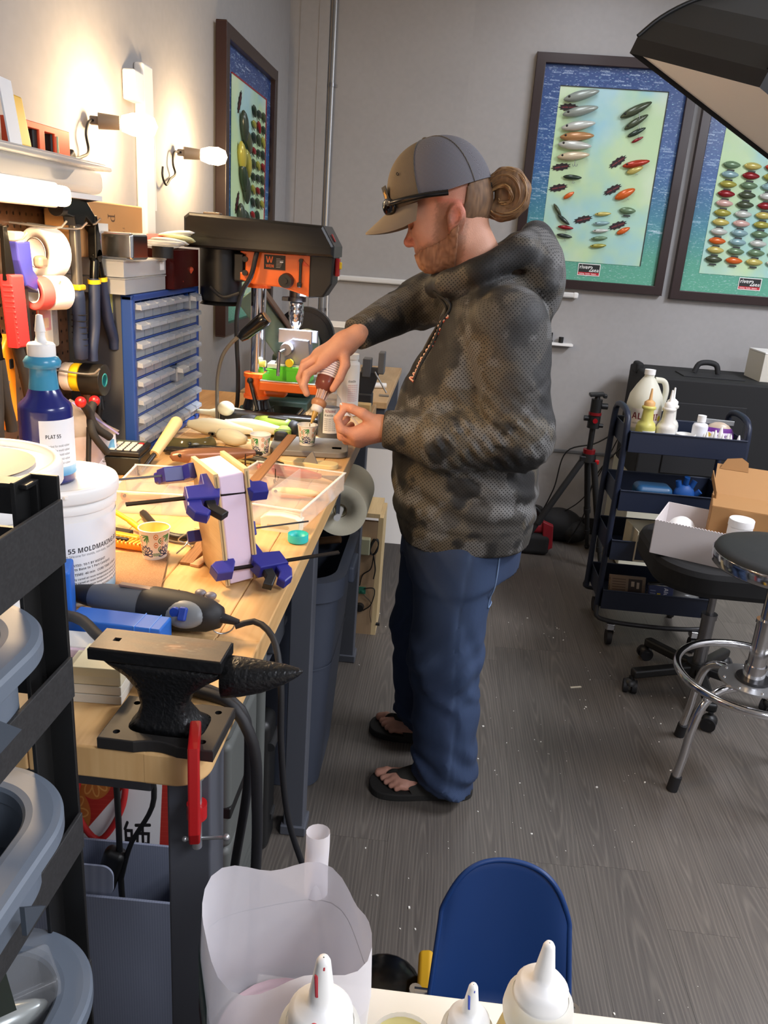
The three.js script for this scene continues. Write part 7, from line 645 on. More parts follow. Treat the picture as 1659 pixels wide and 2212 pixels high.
// torso by level: y, front x, back x, half width
const LV = [[0.72, -0.065, 0.27, 0.2], [0.8, -0.078, 0.285, 0.212], [0.87, -0.1, 0.295, 0.222], [0.98, -0.112, 0.29, 0.222], [1.13, -0.118, 0.27, 0.215], [1.22, -0.095, 0.268, 0.212], [1.32, -0.045, 0.272, 0.21], [1.4, -0.012, 0.268, 0.19], [1.46, 0.01, 0.25, 0.14], [1.52, 0.03, 0.22, 0.09]];
const lvl = y => { let i = 0; while (i < LV.length - 2 && y > LV[i + 1][0]) i++; const a = LV[i], b = LV[i + 1]; let t = Math.min(1, Math.max(0, (y - a[0]) / (b[0] - a[0]))); return [1, 2, 3].map(k => a[k] + (b[k] - a[k]) * t); };
const torsoF = (x, y, z) => { const [f, b, w] = lvl(y), c = (f + b) / 2, r = (b - f) / 2, dx = (x - c) / r, dz = (z - MZ) / w, k = Math.pow(Math.pow(Math.abs(dx), 2.4) + Math.pow(Math.abs(dz), 2.4), 1 / 2.4); return Math.max((k - 1) * Math.min(r, w), y - 1.5); };
const Lsh = [0.15, 1.385, -1.965], Lel = [0.2, 1.135, -1.925], Lwr = [-0.138, 1.108, -2.0], Rsh = [0.05, 1.425, -2.335], Rel = [-0.07, 1.405, -2.44], Rwr = [-0.25, 1.31, -2.215];
const hoodRing = [[-0.03, 1.462, -2.15], [-0.005, 1.475, -2.07], [0.075, 1.51, -2.035], [0.165, 1.565, -2.055], [0.205, 1.6, -2.15], [0.165, 1.565, -2.245], [0.075, 1.51, -2.265], [-0.005, 1.475, -2.23], [-0.03, 1.462, -2.15]];
const sleeveL = uni([cap(Lsh, Lel, 0.098, 0.083), cap(Lel, [0.02, 1.1, -1.945], 0.083, 0.068), cap([0.02, 1.1, -1.945], Lwr, 0.068, 0.047)], 0.035), sleeveR = uni([cap(Rsh, Rel, 0.085, 0.07), cap(Rel, Rwr, 0.072, 0.046)], 0.04), shoulders = cap([0.14, 1.4, -1.99], [0.12, 1.41, -2.31], 0.085, 0.085);
const hoodF = uni([chain(hoodRing, [0.03, 0.03, 0.034, 0.036, 0.034, 0.036, 0.034, 0.03, 0.03], 0.02), ell([0.225, 1.515, MZ], [0.062, 0.085, 0.115]), ell([0.24, 1.47, MZ], [0.052, 0.07, 0.125])], 0.03);
const neckHole = cap([0.02, 1.62, MZ], [0.1, 1.44, MZ], 0.085, 0.055);
const wr = (x, y, z) => { // folds of the cloth
  const el = Math.exp(-((x - 0.12) ** 2 + (y - 1.12) ** 2 + (z + 1.87) ** 2) / 0.016), fa = Math.exp(-((y - 1.11) ** 2) / 0.006) * sst(-0.12, 0.0, x) * (1 - sst(0.2, 0.3, x)) * sst(-2.05, -1.98, z), wa = sst(1.02, 0.94, y) * sst(0.84, 0.9, y);
  const n = vn(x * 9, y * 9, z * 9) - 0.5;
  return 0.006 * el * Math.sin((x * 1.0 + y * 1.3) * 130 + n * 4) + 0.0035 * fa * Math.sin((x + y * 0.5) * 190 + n * 5) + 0.004 * wa * Math.sin((y + x * 0.3) * 90 + n * 6) + 0.005 * n + 0.003 * sst(-2.28, -2.4, z) * Math.sin((x - y) * 150 + n * 5) + 0.004 * sst(1.05, 1.2, y) * Math.sin((x * 0.5 + y) * 60 + z * 40 + n * 8) * 0.5; };
const hoodieF = (x, y, z) => { let d = smin(torsoF(x, y, z), shoulders(x, y, z), 0.05); d = smin(d, sleeveL(x, y, z), 0.022); d = smin(d, sleeveR(x, y, z), 0.04); d = smin(d, hoodF(x, y, z), 0.02); d += wr(x, y, z); if (z > -2.1) { const q = Math.hypot(x - 0.16, (y - 1.36) * 0.9, (z + 1.95) * 0.5) - 0.118; d += 0.0035 * Math.exp(-((q / 0.0045) ** 2)) * sst(1.2, 1.26, y); }
  const hemY = 0.795 + 0.05 * (x - 0.1) * 0.4; d += 0.004 * Math.exp(-(((y - hemY - 0.062) / 0.006) ** 2)); // seam above the ribbed hem
  d = Math.max(d, hemY - y); d = Math.max(d, -neckHole(x, y, z)); const cuffL = (x + 0.132); if (z > -2.08 && y < 1.3) d = Math.max(d, -cuffL - 0.004); d += (z > -2.08 && y < 1.3) ? 0.004 * Math.exp(-(((x + 0.075) / 0.005) ** 2)) : 0; if (y > 1.2 && x < -0.18) d = Math.max(d, (x + 0.248) * -0.59 + (y - 1.31) * -0.31 + (z + 2.216) * 0.74); return d; };
const camo = (x, y, z) => { const a = fb(x * 12 + 3, y * 13, z * 12, 3), b = fb(x * 11, y * 12 + 9, z * 11 + 5, 3), c = fb(x * 16 + 7, y * 15, z * 16, 3); let k = [66, 63, 58]; k = mix(k, [86, 79, 66], sst(0.46, 0.52, b)); k = mix(k, [102, 101, 99], sst(0.52, 0.57, c)); k = mix(k, [38, 37, 35], sst(0.5, 0.55, a)); k = mix(k, [24, 24, 24], sst(0.57, 0.62, a)); if (x > 0.1 && y > 1.2) k = mix(k, [82, 82, 82], 0.3); return k; };
const dotT = tex(64, 64, (u, v) => { let m = 9; for (const [a, b] of [[0.25, 0.25], [0.75, 0.75], [0.25, 1.25], [1.25, 0.25], [-0.25, 0.75], [0.75, -0.25]]) m = Math.min(m, Math.hypot(u - a, v - b)); const k = sst(0.12, 0.2, m); return [60 + 195 * k, 60 + 195 * k, 60 + 195 * k]; });
P('hoodie', paint(nets(hoodieF, [-0.3, 0.76, -2.62], [0.34, 1.68, -1.8], 0.0085), camo, 100), mat(0xffffff, 0.66, 0, { map: dotT, vertexColors: true }), man, 'dark camouflage hoodie of perforated cloth');
// jeans
const legN = uni([cap([0.085, 0.78, -2.055], [0.085, 0.45, -2.035], 0.118, 0.1), cap([0.085, 0.45, -2.035], [0.12, 0.045, -2.02], 0.1, 0.094)], 0.03), legF = uni([cap([0.045, 0.78, -2.24], [0.012, 0.42, -2.27], 0.112, 0.094), cap([0.012, 0.42, -2.27], [0.045, 0.03, -2.28], 0.094, 0.088)], 0.03), hips = (x, y, z) => { const dx = (x - 0.105) / 0.168, dz = (z - MZ) / 0.19; return Math.max((Math.sqrt(dx * dx + dz * dz) - 1) * 0.168, Math.abs(y - 0.78) - 0.07); };
const jeansF = (x, y, z) => { let d = smin(smin(legN(x, y, z), legF(x, y, z), 0.02), hips(x, y, z), 0.05); const n = vn(x * 10, y * 10, z * 10) - 0.5, lo = sst(0.3, 0.06, y), kn = Math.exp(-((y - 0.45) ** 2) / 0.01); d += 0.007 * n + 0.006 * lo * Math.sin((y * 1 + x * 0.5) * 85 + n * 7) + 0.004 * kn * Math.sin((y - x) * 80 + n * 5) + 0.003 * Math.sin(y * 34 + x * 60 + n * 9) * sst(0.7, 0.5, y); d += 0.003 * Math.exp(-(((x - (0.115 + 0.012 * Math.sin(y * 8))) / 0.004) ** 2)) * sst(-2.0, -1.96, z); d = Math.max(d, 0.042 + Math.max(0, -(x - 0.1)) * 0.42 - y); return Math.max(d, y - 0.86); };
const denim = (x, y, z) => { const n = fb(x * 9, y * 5, z * 9), f = Math.exp(-((x - 0.02) ** 2) / 0.006 - ((y - 0.6) ** 2) / 0.03), g = Math.exp(-((x - 0.16) ** 2) / 0.004); let k = mix([32, 46, 76], [56, 76, 110], n); k = mix(k, [104, 112, 126], f * 0.35); k = mix(k, [82, 110, 152], g * 0.3); return mix(k, [120, 142, 176], 0.22 * Math.exp(-(((x - (0.115 + 0.012 * Math.sin(y * 8))) / 0.0035) ** 2)) * sst(-2.0, -1.96, z)); };
const weave = tex(64, 64, (u, v) => { const s = 0.5 + 0.5 * Math.sin((u + v) * 6.283 * 8), n = vn(u * 40, v * 40, 2), k = 205 + 30 * s + 20 * (n - 0.5); return [k, k, k]; });
P('jeans', paint(nets(jeansF, [-0.16, 0.0, -2.44], [0.32, 0.88, -1.87], 0.0085), denim, 30), mat(0xffffff, 0.85, 0, { map: weave, vertexColors: true }), man, 'faded blue jeans');
const onJeans = (y, z, x0) => { let t = 0; for (let i = 0; i < 80; i++) { const d = jeansF(x0 - 0.5 * t, y, z - 0.866 * t); if (d < 0.0008) break; t += Math.max(0.0004, d * 0.6); } return [x0 - 0.5 * (t - 0.001), y, z - 0.866 * (t - 0.001)]; };
P('pocket', [tb([0.79, 0.75, 0.7, 0.66, 0.635].map(y => onJeans(y, -1.8, 0.3)), 0.0022, 20, 5), tb([0.3, 0.33, 0.36, 0.385].map(x => onJeans(0.633 + (x - 0.3) * 0.1, -1.8, x)), 0.0022, 14, 5)], mat(0x6f86a8, 0.85), man);
// skin: head, neck, hands, feet, and the limbs inside the clothes in one surface
const hd = (dx, dy, dz = 0) => [dx, dy, MZ + dz];
const headF = (() => {
  const skull = ell(hd(-0.02, 1.672), [0.098, 0.1, 0.078]), face = cap(hd(-0.062, 1.618), hd(-0.052, 1.545), 0.058, 0.04), jl = cap(hd(0.005, 1.578, 0.045), hd(-0.045, 1.525, 0.018), 0.03, 0.022), jr = cap(hd(0.005, 1.578, -0.045), hd(-0.045, 1.525, -0.018), 0.03, 0.022), chin = ell(hd(-0.052, 1.522), [0.026, 0.022, 0.026]), nose = cap(hd(-0.105, 1.604), hd(-0.117, 1.566), 0.008, 0.0105), tip = ell(hd(-0.114, 1.56), [0.012, 0.01, 0.012]), wl = ell(hd(-0.104, 1.56, 0.012), [0.008, 0.007, 0.007]), wr2 = ell(hd(-0.104, 1.56, -0.012), [0.008, 0.007, 0.007]), brow = cap(hd(-0.098, 1.63, 0.032), hd(-0.098, 1.63, -0.032), 0.014), lip = cap(hd(-0.091, 1.544, 0.014), hd(-0.091, 1.544, -0.014), 0.007), lip2 = cap(hd(-0.085, 1.535, 0.013), hd(-0.085, 1.535, -0.013), 0.007), neck = cap(hd(0.02, 1.6), hd(0.11, 1.43), 0.064, 0.078), cheekL = ell(hd(-0.07, 1.59, 0.035), [0.03, 0.025, 0.02]), cheekR = ell(hd(-0.07, 1.59, -0.035), [0.03, 0.025, 0.02]);
  const base = uni([skull, face, jl, jr, chin, cheekL, cheekR, neck, brow], 0.03), n2 = uni([nose, tip, wl, wr2], 0.008), sockL = ell(hd(-0.11, 1.606, 0.031), [0.014, 0.011, 0.018]), sockR = ell(hd(-0.11, 1.606, -0.031), [0.014, 0.011, 0.018]), eyeL = ell(hd(-0.094, 1.604, 0.031), [0.0115, 0.0105, 0.0125]), eyeR = ell(hd(-0.094, 1.604, -0.031), [0.0115, 0.0105, 0.0125]);
  const ear = s => { const o = ell(hd(-0.0, 1.628, s * 0.08), [0.024, 0.034, 0.011]), i = ell(hd(-0.003, 1.632, s * 0.09), [0.013, 0.02, 0.008]), lo = ell(hd(-0.002, 1.6, s * 0.075), [0.011, 0.014, 0.009]); return (x, y, z) => Math.max(smin(o(x, y, z), lo(x, y, z), 0.01), -i(x, y, z)); }; const eL = ear(1), eR = ear(-1);
  return (x, y, z) => { let d = base(x, y, z); d = Math.max(d, -Math.min(sockL(x, y, z), sockR(x, y, z))); d = smin(d, eyeL(x, y, z), 0.003); d = smin(d, eyeR(x, y, z), 0.003); d = smin(d, n2(x, y, z), 0.012); d = smin(d, lip(x, y, z), 0.008); d = smin(d, lip2(x, y, z), 0.008); return smin(d, Math.min(eL(x, y, z), eR(x, y, z)), 0.008); };
})();
// right hand closed round the bottle, left hand pinching
const RH = uni([cap([-0.235, 1.318, -2.208], [-0.275, 1.288, -2.203], 0.029, 0.032), cap([-0.272, 1.288, -2.19], [-0.325, 1.243, -2.172], 0.028, 0.021), cap([-0.275, 1.285, -2.21], [-0.342, 1.25, -2.2], 0.027, 0.02), cap([-0.275, 1.28, -2.225], [-0.34, 1.255, -2.222], 0.025, 0.017)], 0.02), RHf = uni([chain([[-0.318, 1.24, -2.165], [-0.362, 1.208, -2.135], [-0.368, 1.178, -2.122], [-0.358, 1.158, -2.118]], [0.0125, 0.0115, 0.0102, 0.0092]), chain([[-0.338, 1.248, -2.185], [-0.378, 1.22, -2.168], [-0.386, 1.192, -2.158], [-0.374, 1.17, -2.148]], [0.0125, 0.0115, 0.0102, 0.009]), chain([[-0.345, 1.25, -2.205], [-0.382, 1.226, -2.205], [-0.388, 1.2, -2.2], [-0.372, 1.182, -2.19]], [0.012, 0.011, 0.01, 0.009]), chain([[-0.342, 1.252, -2.225], [-0.37, 1.232, -2.238], [-0.372, 1.21, -2.238], [-0.356, 1.2, -2.226]], [0.0105, 0.0095, 0.009, 0.008]), chain([[-0.272, 1.272, -2.185], [-0.262, 1.238, -2.155], [-0.272, 1.205, -2.132], [-0.288, 1.175, -2.124]], [0.017, 0.0135, 0.0115, 0.0095])], 0.005);
const LH = uni([cap([-0.11, 1.11, -2.0], [-0.15, 1.107, -2.0], 0.031, 0.03), cap([-0.15, 1.11, -1.992], [-0.203, 1.092, -1.978], 0.028, 0.02), cap([-0.15, 1.104, -2.005], [-0.203, 1.074, -1.998], 0.027, 0.02), cap([-0.15, 1.1, -2.015], [-0.195, 1.064, -2.02], 0.025, 0.017)], 0.02), LHf = uni([chain([[-0.203, 1.09, -1.976], [-0.24, 1.103, -1.967], [-0.252, 1.128, -1.972], [-0.24, 1.148, -1.983]], [0.0125, 0.0112, 0.0102, 0.009]), chain([[-0.202, 1.072, -1.998], [-0.242, 1.078, -1.994], [-0.25, 1.104, -2.0], [-0.232, 1.122, -2.008]], [0.0125, 0.0112, 0.0102, 0.009]), chain([[-0.196, 1.062, -2.018], [-0.232, 1.062, -2.02], [-0.242, 1.086, -2.026], [-0.222, 1.102, -2.03]], [0.012, 0.0108, 0.0098, 0.0088]), chain([[-0.186, 1.058, -2.034], [-0.216, 1.054, -2.042], [-0.226, 1.074, -2.048], [-0.208, 1.09, -2.048]], [0.0105, 0.0095, 0.009, 0.008]), chain([[-0.158, 1.125, -1.985], [-0.19, 1.146, -1.978], [-0.218, 1.155, -1.982], [-0.242, 1.158, -1.99]], [0.0175, 0.0135, 0.0115, 0.0095])], 0.005);
const foot = (ox, oz, ry) => { const c = Math.cos(ry), s = Math.sin(ry), q = (x, y, z) => [ox + x * c + z * s, y, oz - x * s + z * c]; const parts = [cap(q(0.1, 0.075, 0), q(0.1, 0.14, 0), 0.036, 0.038), cap(q(0.1, 0.055, 0), q(0.12, 0.05, 0), 0.03, 0.028), cap(q(0.09, 0.06, 0), q(-0.05, 0.04, 0.004), 0.034, 0.02), cap(q(0.05, 0.045, 0.02), q(-0.04, 0.036, 0.025), 0.024, 0.016), cap(q(0.05, 0.05, -0.015), q(-0.055, 0.038, -0.02), 0.026, 0.017)]; const toes = [[-0.06, -0.026, -0.106, -0.028, 0.0135], [-0.055, -0.004, -0.094, -0.004, 0.0095], [-0.05, 0.013, -0.084, 0.014, 0.009], [-0.042, 0.028, -0.07, 0.03, 0.0085], [-0.03, 0.04, -0.054, 0.043, 0.0082]].map(([x0, z0, x1, z1, r]) => chain([q(x0, 0.038, z0), q((x0 + x1) / 2, 0.042, (z0 + z1) / 2), q(x1, 0.034, z1)], [r * 1.05, r, r * 1.05])); return { body: uni(parts, 0.025), toes: uni(toes, 0.003) }; };
const fN = foot(0.03, -2.02, 0.08), fF = foot(-0.0, -2.3, -0.12); // toes towards the bench; mirrored pair
const bodyIn = uni([cap([0.1, 1.4, MZ], [0.09, 0.95, MZ], 0.1, 0.12), cap([0.14, 1.38, -2.0], Lel, 0.045, 0.04), cap(Lel, [-0.12, 1.108, -2.0], 0.04, 0.03), cap([0.09, 1.4, -2.28], Rel, 0.045, 0.04), cap(Rel, [-0.235, 1.316, -2.225], 0.04, 0.028), cap([0.09, 0.9, -2.08], [0.085, 0.45, -2.035], 0.075, 0.05), cap([0.085, 0.45, -2.035], [0.13, 0.14, -2.025], 0.05, 0.036), cap([0.06, 0.9, -2.22], [0.012, 0.42, -2.27], 0.075, 0.05), cap([0.012, 0.42, -2.27], [0.1, 0.14, -2.288], 0.05, 0.036)], 0.03);
const nape = tex(8, 8, () => [255, 255, 255]);
const skin = (x, y, z) => { const n = fb(x * 30, y * 30, z * 30, 3), m = fb(x * 10, y * 10, z * 10, 2); let k = mix([196, 140, 112], [214, 160, 132], n); k = mix(k, [196, 116, 92], Math.max(0, m - 0.45) * 1.2); if (y > 1.5 && Math.hypot(x + 0.114, y - 1.56) < 0.016) k = mix(k, [200, 110, 92], 0.5); if (y > 1.59 && y < 1.67 && Math.abs(z - MZ) > 0.074) k = mix(k, [206, 112, 92], 0.5); if (y < 0.2) k = mix(k, [188, 138, 122], 0.6); if (y > 1.47 && x < 0.04 && y < 1.67) { const nb = fb(x * 300, y * 300, z * 300, 2) - 0.5, jl = y - (1.575 + 0.55 * (x + 0.03) + (x > -0.03 ? 0.55 * (x + 0.03) : 0)), sd = Math.max(Math.abs(x + 0.03) - 0.014, y - 1.655, 0.045 - Math.abs(z - MZ)), q = Math.max(Math.min(jl, sd), x - 0.02); k = mix(k, [128, 88, 64], 0.75 * sst(0.016, -0.006, q + nb * 0.014)); } return k; };
{
  const gs = [nets(bodyIn, [-0.3, 0.08, -2.62], [0.3, 1.54, -1.84], 0.014), nets(headF, [-0.15, 1.4, -2.27], [0.21, 1.79, -2.03], 0.0038), nets((x, y, z) => smin(RH(x, y, z), RHf(x, y, z), 0.009), [-0.41, 1.13, -2.27], [-0.19, 1.36, -2.09], 0.0032), nets((x, y, z) => smin(LH(x, y, z), LHf(x, y, z), 0.009), [-0.275, 1.03, -2.07], [-0.07, 1.185, -1.945], 0.0032), ...[fN, fF].map((f, i) => nets((x, y, z) => smin(f.body(x, y, z), f.toes(x, y, z), 0.01), [-0.12, 0.012, i ? -2.38 : -2.1], [0.2, 0.19, i ? -2.22 : -1.94], 0.0038))];
  const painted = gs.map(g => paint(g, skin, 20)); const m = mergeGeometries(painted); P('body', m, mat(0xffffff, 0.55, 0, { vertexColors: true, bumpMap: tex(128, 128, (u, v) => { const n = fb(u * 40, v * 40, 1); return [n * 255, n * 255, n * 255]; }, false), bumpScale: 0.0006 }), man, 'bare face, hands and feet');
}
// beard and hair
const beardF = (x, y, z) => { const nz = fb(x * 110, y * 110, z * 110, 2) - 0.5; const d = headF(x, y, z) - 0.0035 - 0.004 * nz; const jaw = y + 0.02 * nz - (1.572 + 0.55 * (x + 0.03) + (x > -0.03 ? 0.55 * (x + 0.03) : 0)); const back = x + 0.02 * nz - 0.014 - (y > 1.57 ? -(y - 1.57) * 0.15 : 0); const mouth = 0.008 - Math.hypot((x + 0.1) * 1.0, (y - 1.54) * 1.4, (z - MZ) * 0.45); let r = Math.max(d, jaw, back, 1.49 - y, x - 0.01); r = Math.max(r, mouth); return r; };
const hairC = (a, b) => (x, y, z) => mix(a, b, vn(x * 220, y * 40, z * 220));
P('beard', paint(nets(beardF, [-0.13, 1.47, -2.26], [0.05, 1.67, -2.04], 0.0036), hairC([120, 82, 58], [172, 124, 92]), 40), mat(0xffffff, 0.8, 0, { vertexColors: true }), man, 'short brown beard');
const hairF = (x, y, z) => { const d = ell(hd(-0.012, 1.672), [0.1, 0.1, 0.081])(x, y, z) - 0.002 * vn(x * 150, y * 60, z * 150); const region = Math.max(-(x - 0.012 - (y - 1.62) * 0.1), 1.583 + (x - 0.03) * 0.2 - y); return Math.max(d, region); };
P('hair', paint(nets(hairF, [-0.12, 1.54, -2.26], [0.12, 1.8, -2.04], 0.004), hairC([84, 62, 44], [138, 104, 72]), 40), mat(0xffffff, 0.7, 0, { vertexColors: true }), man, 'brown hair drawn back');
{
  const loop = new THREE.CatmullRomCurve3([[0.066, 1.7, -2.15], [0.086, 1.722, -2.147], [0.115, 1.735, -2.143], [0.146, 1.722, -2.14], [0.16, 1.69, -2.14], [0.15, 1.66, -2.143], [0.122, 1.646, -2.147], [0.092, 1.65, -2.15], [0.08, 1.668, -2.15]].map(p => V(...p))), st = [];
  for (let k = 0; k < 260; k++) { const a = rr(0, 6.283), r = k < 200 ? Math.sqrt(rnd()) : 1.5 + 0.5 * rnd(), ph = rr(0, 6), cut = 0.55 + 0.45 * rnd(), pts = []; for (let i = 0; i <= 12; i++) { const u = i / 12 * cut, p = loop.getPoint(u), tn = loop.getTangent(u), e = V(-tn.y, tn.x, 0).normalize(), w = 0.009 + 0.017 * Math.sin(Math.min(1, u * 1.6) * Math.PI * 0.75), o = Math.min(r, 1) * w; p.addScaledVector(e, (r > 1 ? -r * w * 0.62 : o * Math.cos(a + u * 1.2)) + 0.002 * Math.sin(u * 14 + ph)); p.z += o * 1.25 * Math.sin(a + u * 1.2); pts.push(p.toArray()); } st.push(tb(pts, 0.0021, 22, 4)); }
  const core = paint(nets(uni([...Array(8)].map((_, i) => { const A = loop.getPoint(i / 9), B = loop.getPoint((i + 1) / 9), w = k => 0.007 + 0.021 * Math.sin(Math.min(1, k / 9 * 1.6) * Math.PI * 0.75); return cap(A.toArray(), B.toArray(), w(i), w(i + 1)); }).concat([ell([0.118, 1.69, -2.145], [0.028, 0.028, 0.022])]), 0.012), [0.03, 1.6, -2.22], [0.21, 1.78, -2.07], 0.004), hairC([92, 68, 46], [150, 112, 74]), 40);
  const strands = mergeGeometries(st.filter((_, i) => i % 3)), light = mergeGeometries(st.filter((_, i) => i % 3 === 0)); P('ponytail', core, mat(0xffffff, 0.6, 0, { vertexColors: true }), man, 'looped brown ponytail'); const half = []; const pt = man.children[man.children.length - 1]; P('strands', strands, mat(0x8a6844, 0.5), pt); P('strands', light, mat(0xb48d5c, 0.5), pt); pt.scale.setScalar(0.93); pt.position.set(0.07 * 0.07, 1.7 * 0.07, -2.15 * 0.07);
  P('hair_tie', [at(new THREE.TorusGeometry(0.017, 0.007, 8, 20), 0.078, 1.703, MZ, 0, Math.PI / 2 - 0.2)], M.black, man);
}
// cap with sunglasses
{
  const c = new THREE.Group(); c.name = 'cap'; c.position.set(-0.045, 1.68, MZ); c.rotation.z = 22 * D2R; man.add(c); c.userData.label = 'tan and grey mesh-back cap';
  const dome = (a0, a1, k) => { const v = [], id = [], R = 20, N = 28; for (let j = 0; j <= R; j++) for (let i = 0; i <= N; i++) { const ph = j / R * Math.PI / 2, th = a0 + (a1 - a0) * i / N, cp = Math.cos(ph) ** 0.86, spn = Math.sin(ph) ** 0.95; v.push(0.132 * k * Math.cos(th) * cp, 0.135 * k * spn, 0.1 * k * Math.sin(th) * cp); } for (let j = 0; j < R; j++) for (let i = 0; i < N; i++) { const a = j * (N + 1) + i; id.push(a, a + N + 1, a + 1, a + 1, a + N + 1, a + N + 2); } const g = new THREE.BufferGeometry(); g.setAttribute('position', new THREE.Float32BufferAttribute(v, 3)); g.setIndex(id); g.computeVertexNormals(); const q = g.toNonIndexed(); q.setAttribute('uv', new THREE.Float32BufferAttribute(new Float32Array(q.attributes.position.count * 2), 2)); return buv(q, 40); };
  const meshT = tex(64, 64, (u, v) => { const a = (u * 8) % 1, b = ((v * 8) + Math.floor(u * 8) * 0.5) % 1; const k = Math.hypot(a - 0.5, b - 0.5) < 0.28 ? 150 : 255; return [k, k, k]; }), tan = mat(0x776a58, 0.9, 0, { map: weave }), gm = mat(0x74737a, 0.85, 0, { map: meshT });
  const h = 1.95; P('front_panel', [dome(h, 2 * Math.PI - h, 1.0)], tan, c); P('mesh_back', [dome(-h, h, 1.0)], gm, c); P('button', [sp(0.007, 0, 0.1355, 0, 1, 0.6, 1)], tan, c);
  for (const a of [h, -h, 0.85, -0.85]) P('seam', [tb([...Array(9)].map((_, i) => { const ph = i / 8 * 1.52, cp = Math.cos(ph) ** 0.86; return [0.1325 * Math.cos(a) * cp, 0.1355 * Math.sin(ph) ** 0.95, 0.1005 * Math.sin(a) * cp]; }), 0.0012, 20, 5)], mat(0x5d5850, 0.9), c);
  P('eyelet', [at(new THREE.TorusGeometry(0.003, 0.001, 5, 12), -0.085, 0.075, 0.062, 0, -0.7, 0)], M.blackMatte, c);
  // brim
  const v = [], id = [], nu = 20, nv = 8; for (const o of [0, 0.004]) for (let j = 0; j <= nv; j++) for (let i = 0; i <= nu; i++) { const u = i / nu * 2 - 1, t = j / nv, a = Math.PI + u * 1.12, L = 0.078 * Math.sqrt(Math.max(0, 1 - u * u * 0.96)); const x0 = 0.13 * Math.cos(a), z0 = 0.1 * Math.sin(a); v.push(x0 - L * t, 0.006 - o - L * t * 0.42 - 0.035 * (z0 / 0.1) ** 2 * (0.3 + t), z0 * (1 - 0.06 * t)); } const N = (nu + 1) * (nv + 1); for (const b of [0, N]) for (let j = 0; j < nv; j++) for (let i = 0; i < nu; i++) { const a = b + j * (nu + 1) + i; id.push(a, a + 1, a + nu + 1, a + 1, a + nu + 2, a + nu + 1); } for (let i = 0; i < nu; i++) { const a = nv * (nu + 1) + i; id.push(a, a + 1, N + a, a + 1, N + a + 1, N + a); } const g = new THREE.BufferGeometry(); g.setAttribute('position', new THREE.Float32BufferAttribute(v, 3)); g.setIndex(id); g.computeVertexNormals(); g.setAttribute('uv', new THREE.Float32BufferAttribute(new Float32Array(v.length / 3 * 2), 2)); P('brim', [g], mat(0x7d7160, 0.9), c);
  P('patch', [at(bx(0.03, 0.034, 0.002, 0, 0, 0, 0.001), -0.128, 0.045, 0.026, 0, -1.15, 0)], mat(0x2e2a26, 0.8), c); P('emblem', [at(ex([[-0.008, -0.01], [0.004, -0.012], [0.008, -0.004], [0.002, 0.002], [0.005, 0.01], [-0.002, 0.004], [-0.007, 0.006]], 0.0012), -0.1293, 0.043, 0.0268, 0, -1.15, 0)], mat(0xb98a3c, 0.6), c);
  const s = new THREE.Group(); s.name = 'sunglasses'; s.userData.label = 'black wraparound sunglasses resting on the cap brim'; s.position.copy(c.position); s.rotation.copy(c.rotation); man.add(s);
  for (const k of [-1, 1]) { P('lens', [at(sp(0.03, 0, 0, 0, 0.34, 0.72, 1.05), -0.128, 0.01, k * 0.046, 0, k * 0.55, 0)], mat(0x0b0a0a, 0.06), s); P('temple', [tb([[-0.118, 0.016, k * 0.068], [-0.085, 0.012, k * 0.092], [-0.03, 0.004, k * 0.106], [0.02, -0.006, k * 0.104]], 0.0068, 24, 8)], M.blackGloss, s); } P('bridge', [tb([[-0.137, 0.022, 0.03], [-0.141, 0.02, 0], [-0.137, 0.022, -0.03]], 0.006, 10, 8)], M.blackGloss, s);
}
// drawstrings and chest print lie on the cloth
const onCloth = (x, y, z, dx, dy, dz, lift = 0.002) => { let t = 0; for (let i = 0; i < 60; i++) { const d = hoodieF(x + dx * t, y + dy * t, z + dz * t); if (d < 0.001) break; t += Math.min(0.02, d * 0.7 + 0.0005); } return [x + dx * (t - lift), y + dy * (t - lift), z + dz * (t - lift)]; };
{
  const str = (pts) => tb(pts.map(p => onCloth(-0.25, p[0], p[1], 1, 0, 0, 0.003)), 0.0038, 40, 7);
  P('drawstring', [str([[1.45, -2.08], [1.42, -2.055], [1.38, -2.045], [1.33, -2.04], [1.28, -2.035], [1.235, -2.03]])], mat(0x2b2a27, 0.8), man); P('drawstring', [str([[1.45, -2.1], [1.41, -2.08], [1.36, -2.072], [1.3, -2.066], [1.25, -2.06]])], mat(0x2b2a27, 0.8), man);
  const zz = []; for (let i = 0; i < 34; i++) { const y = 1.4 - i * 0.0052, k = i % 2 ? 1 : -1; zz.push(onCloth(-0.25, y, -2.052 + k * 0.011 + 0.005 * Math.sin(i), 1, 0, 0, 0.001)); } P('chest_print', [tb(zz, 0.0022, 200, 5)], mat(0xe9c9b8, 0.7), man, 'white and red lettering print'); P('print_outline', [tb(zz.map(p => [p[0] + 0.001, p[1] - 0.002, p[2] + 0.0015]), 0.0024, 200, 5)], mat(0xb0402e, 0.7), man);
  const pk = []; for (let i = 0; i < 14; i++) { const t = i / 13; pk.push(onCloth(-0.2 + 0.02 * t, 1.03 - 0.14 * t, -1.9, 0.55, 0, -0.83, 0.001)); }
}
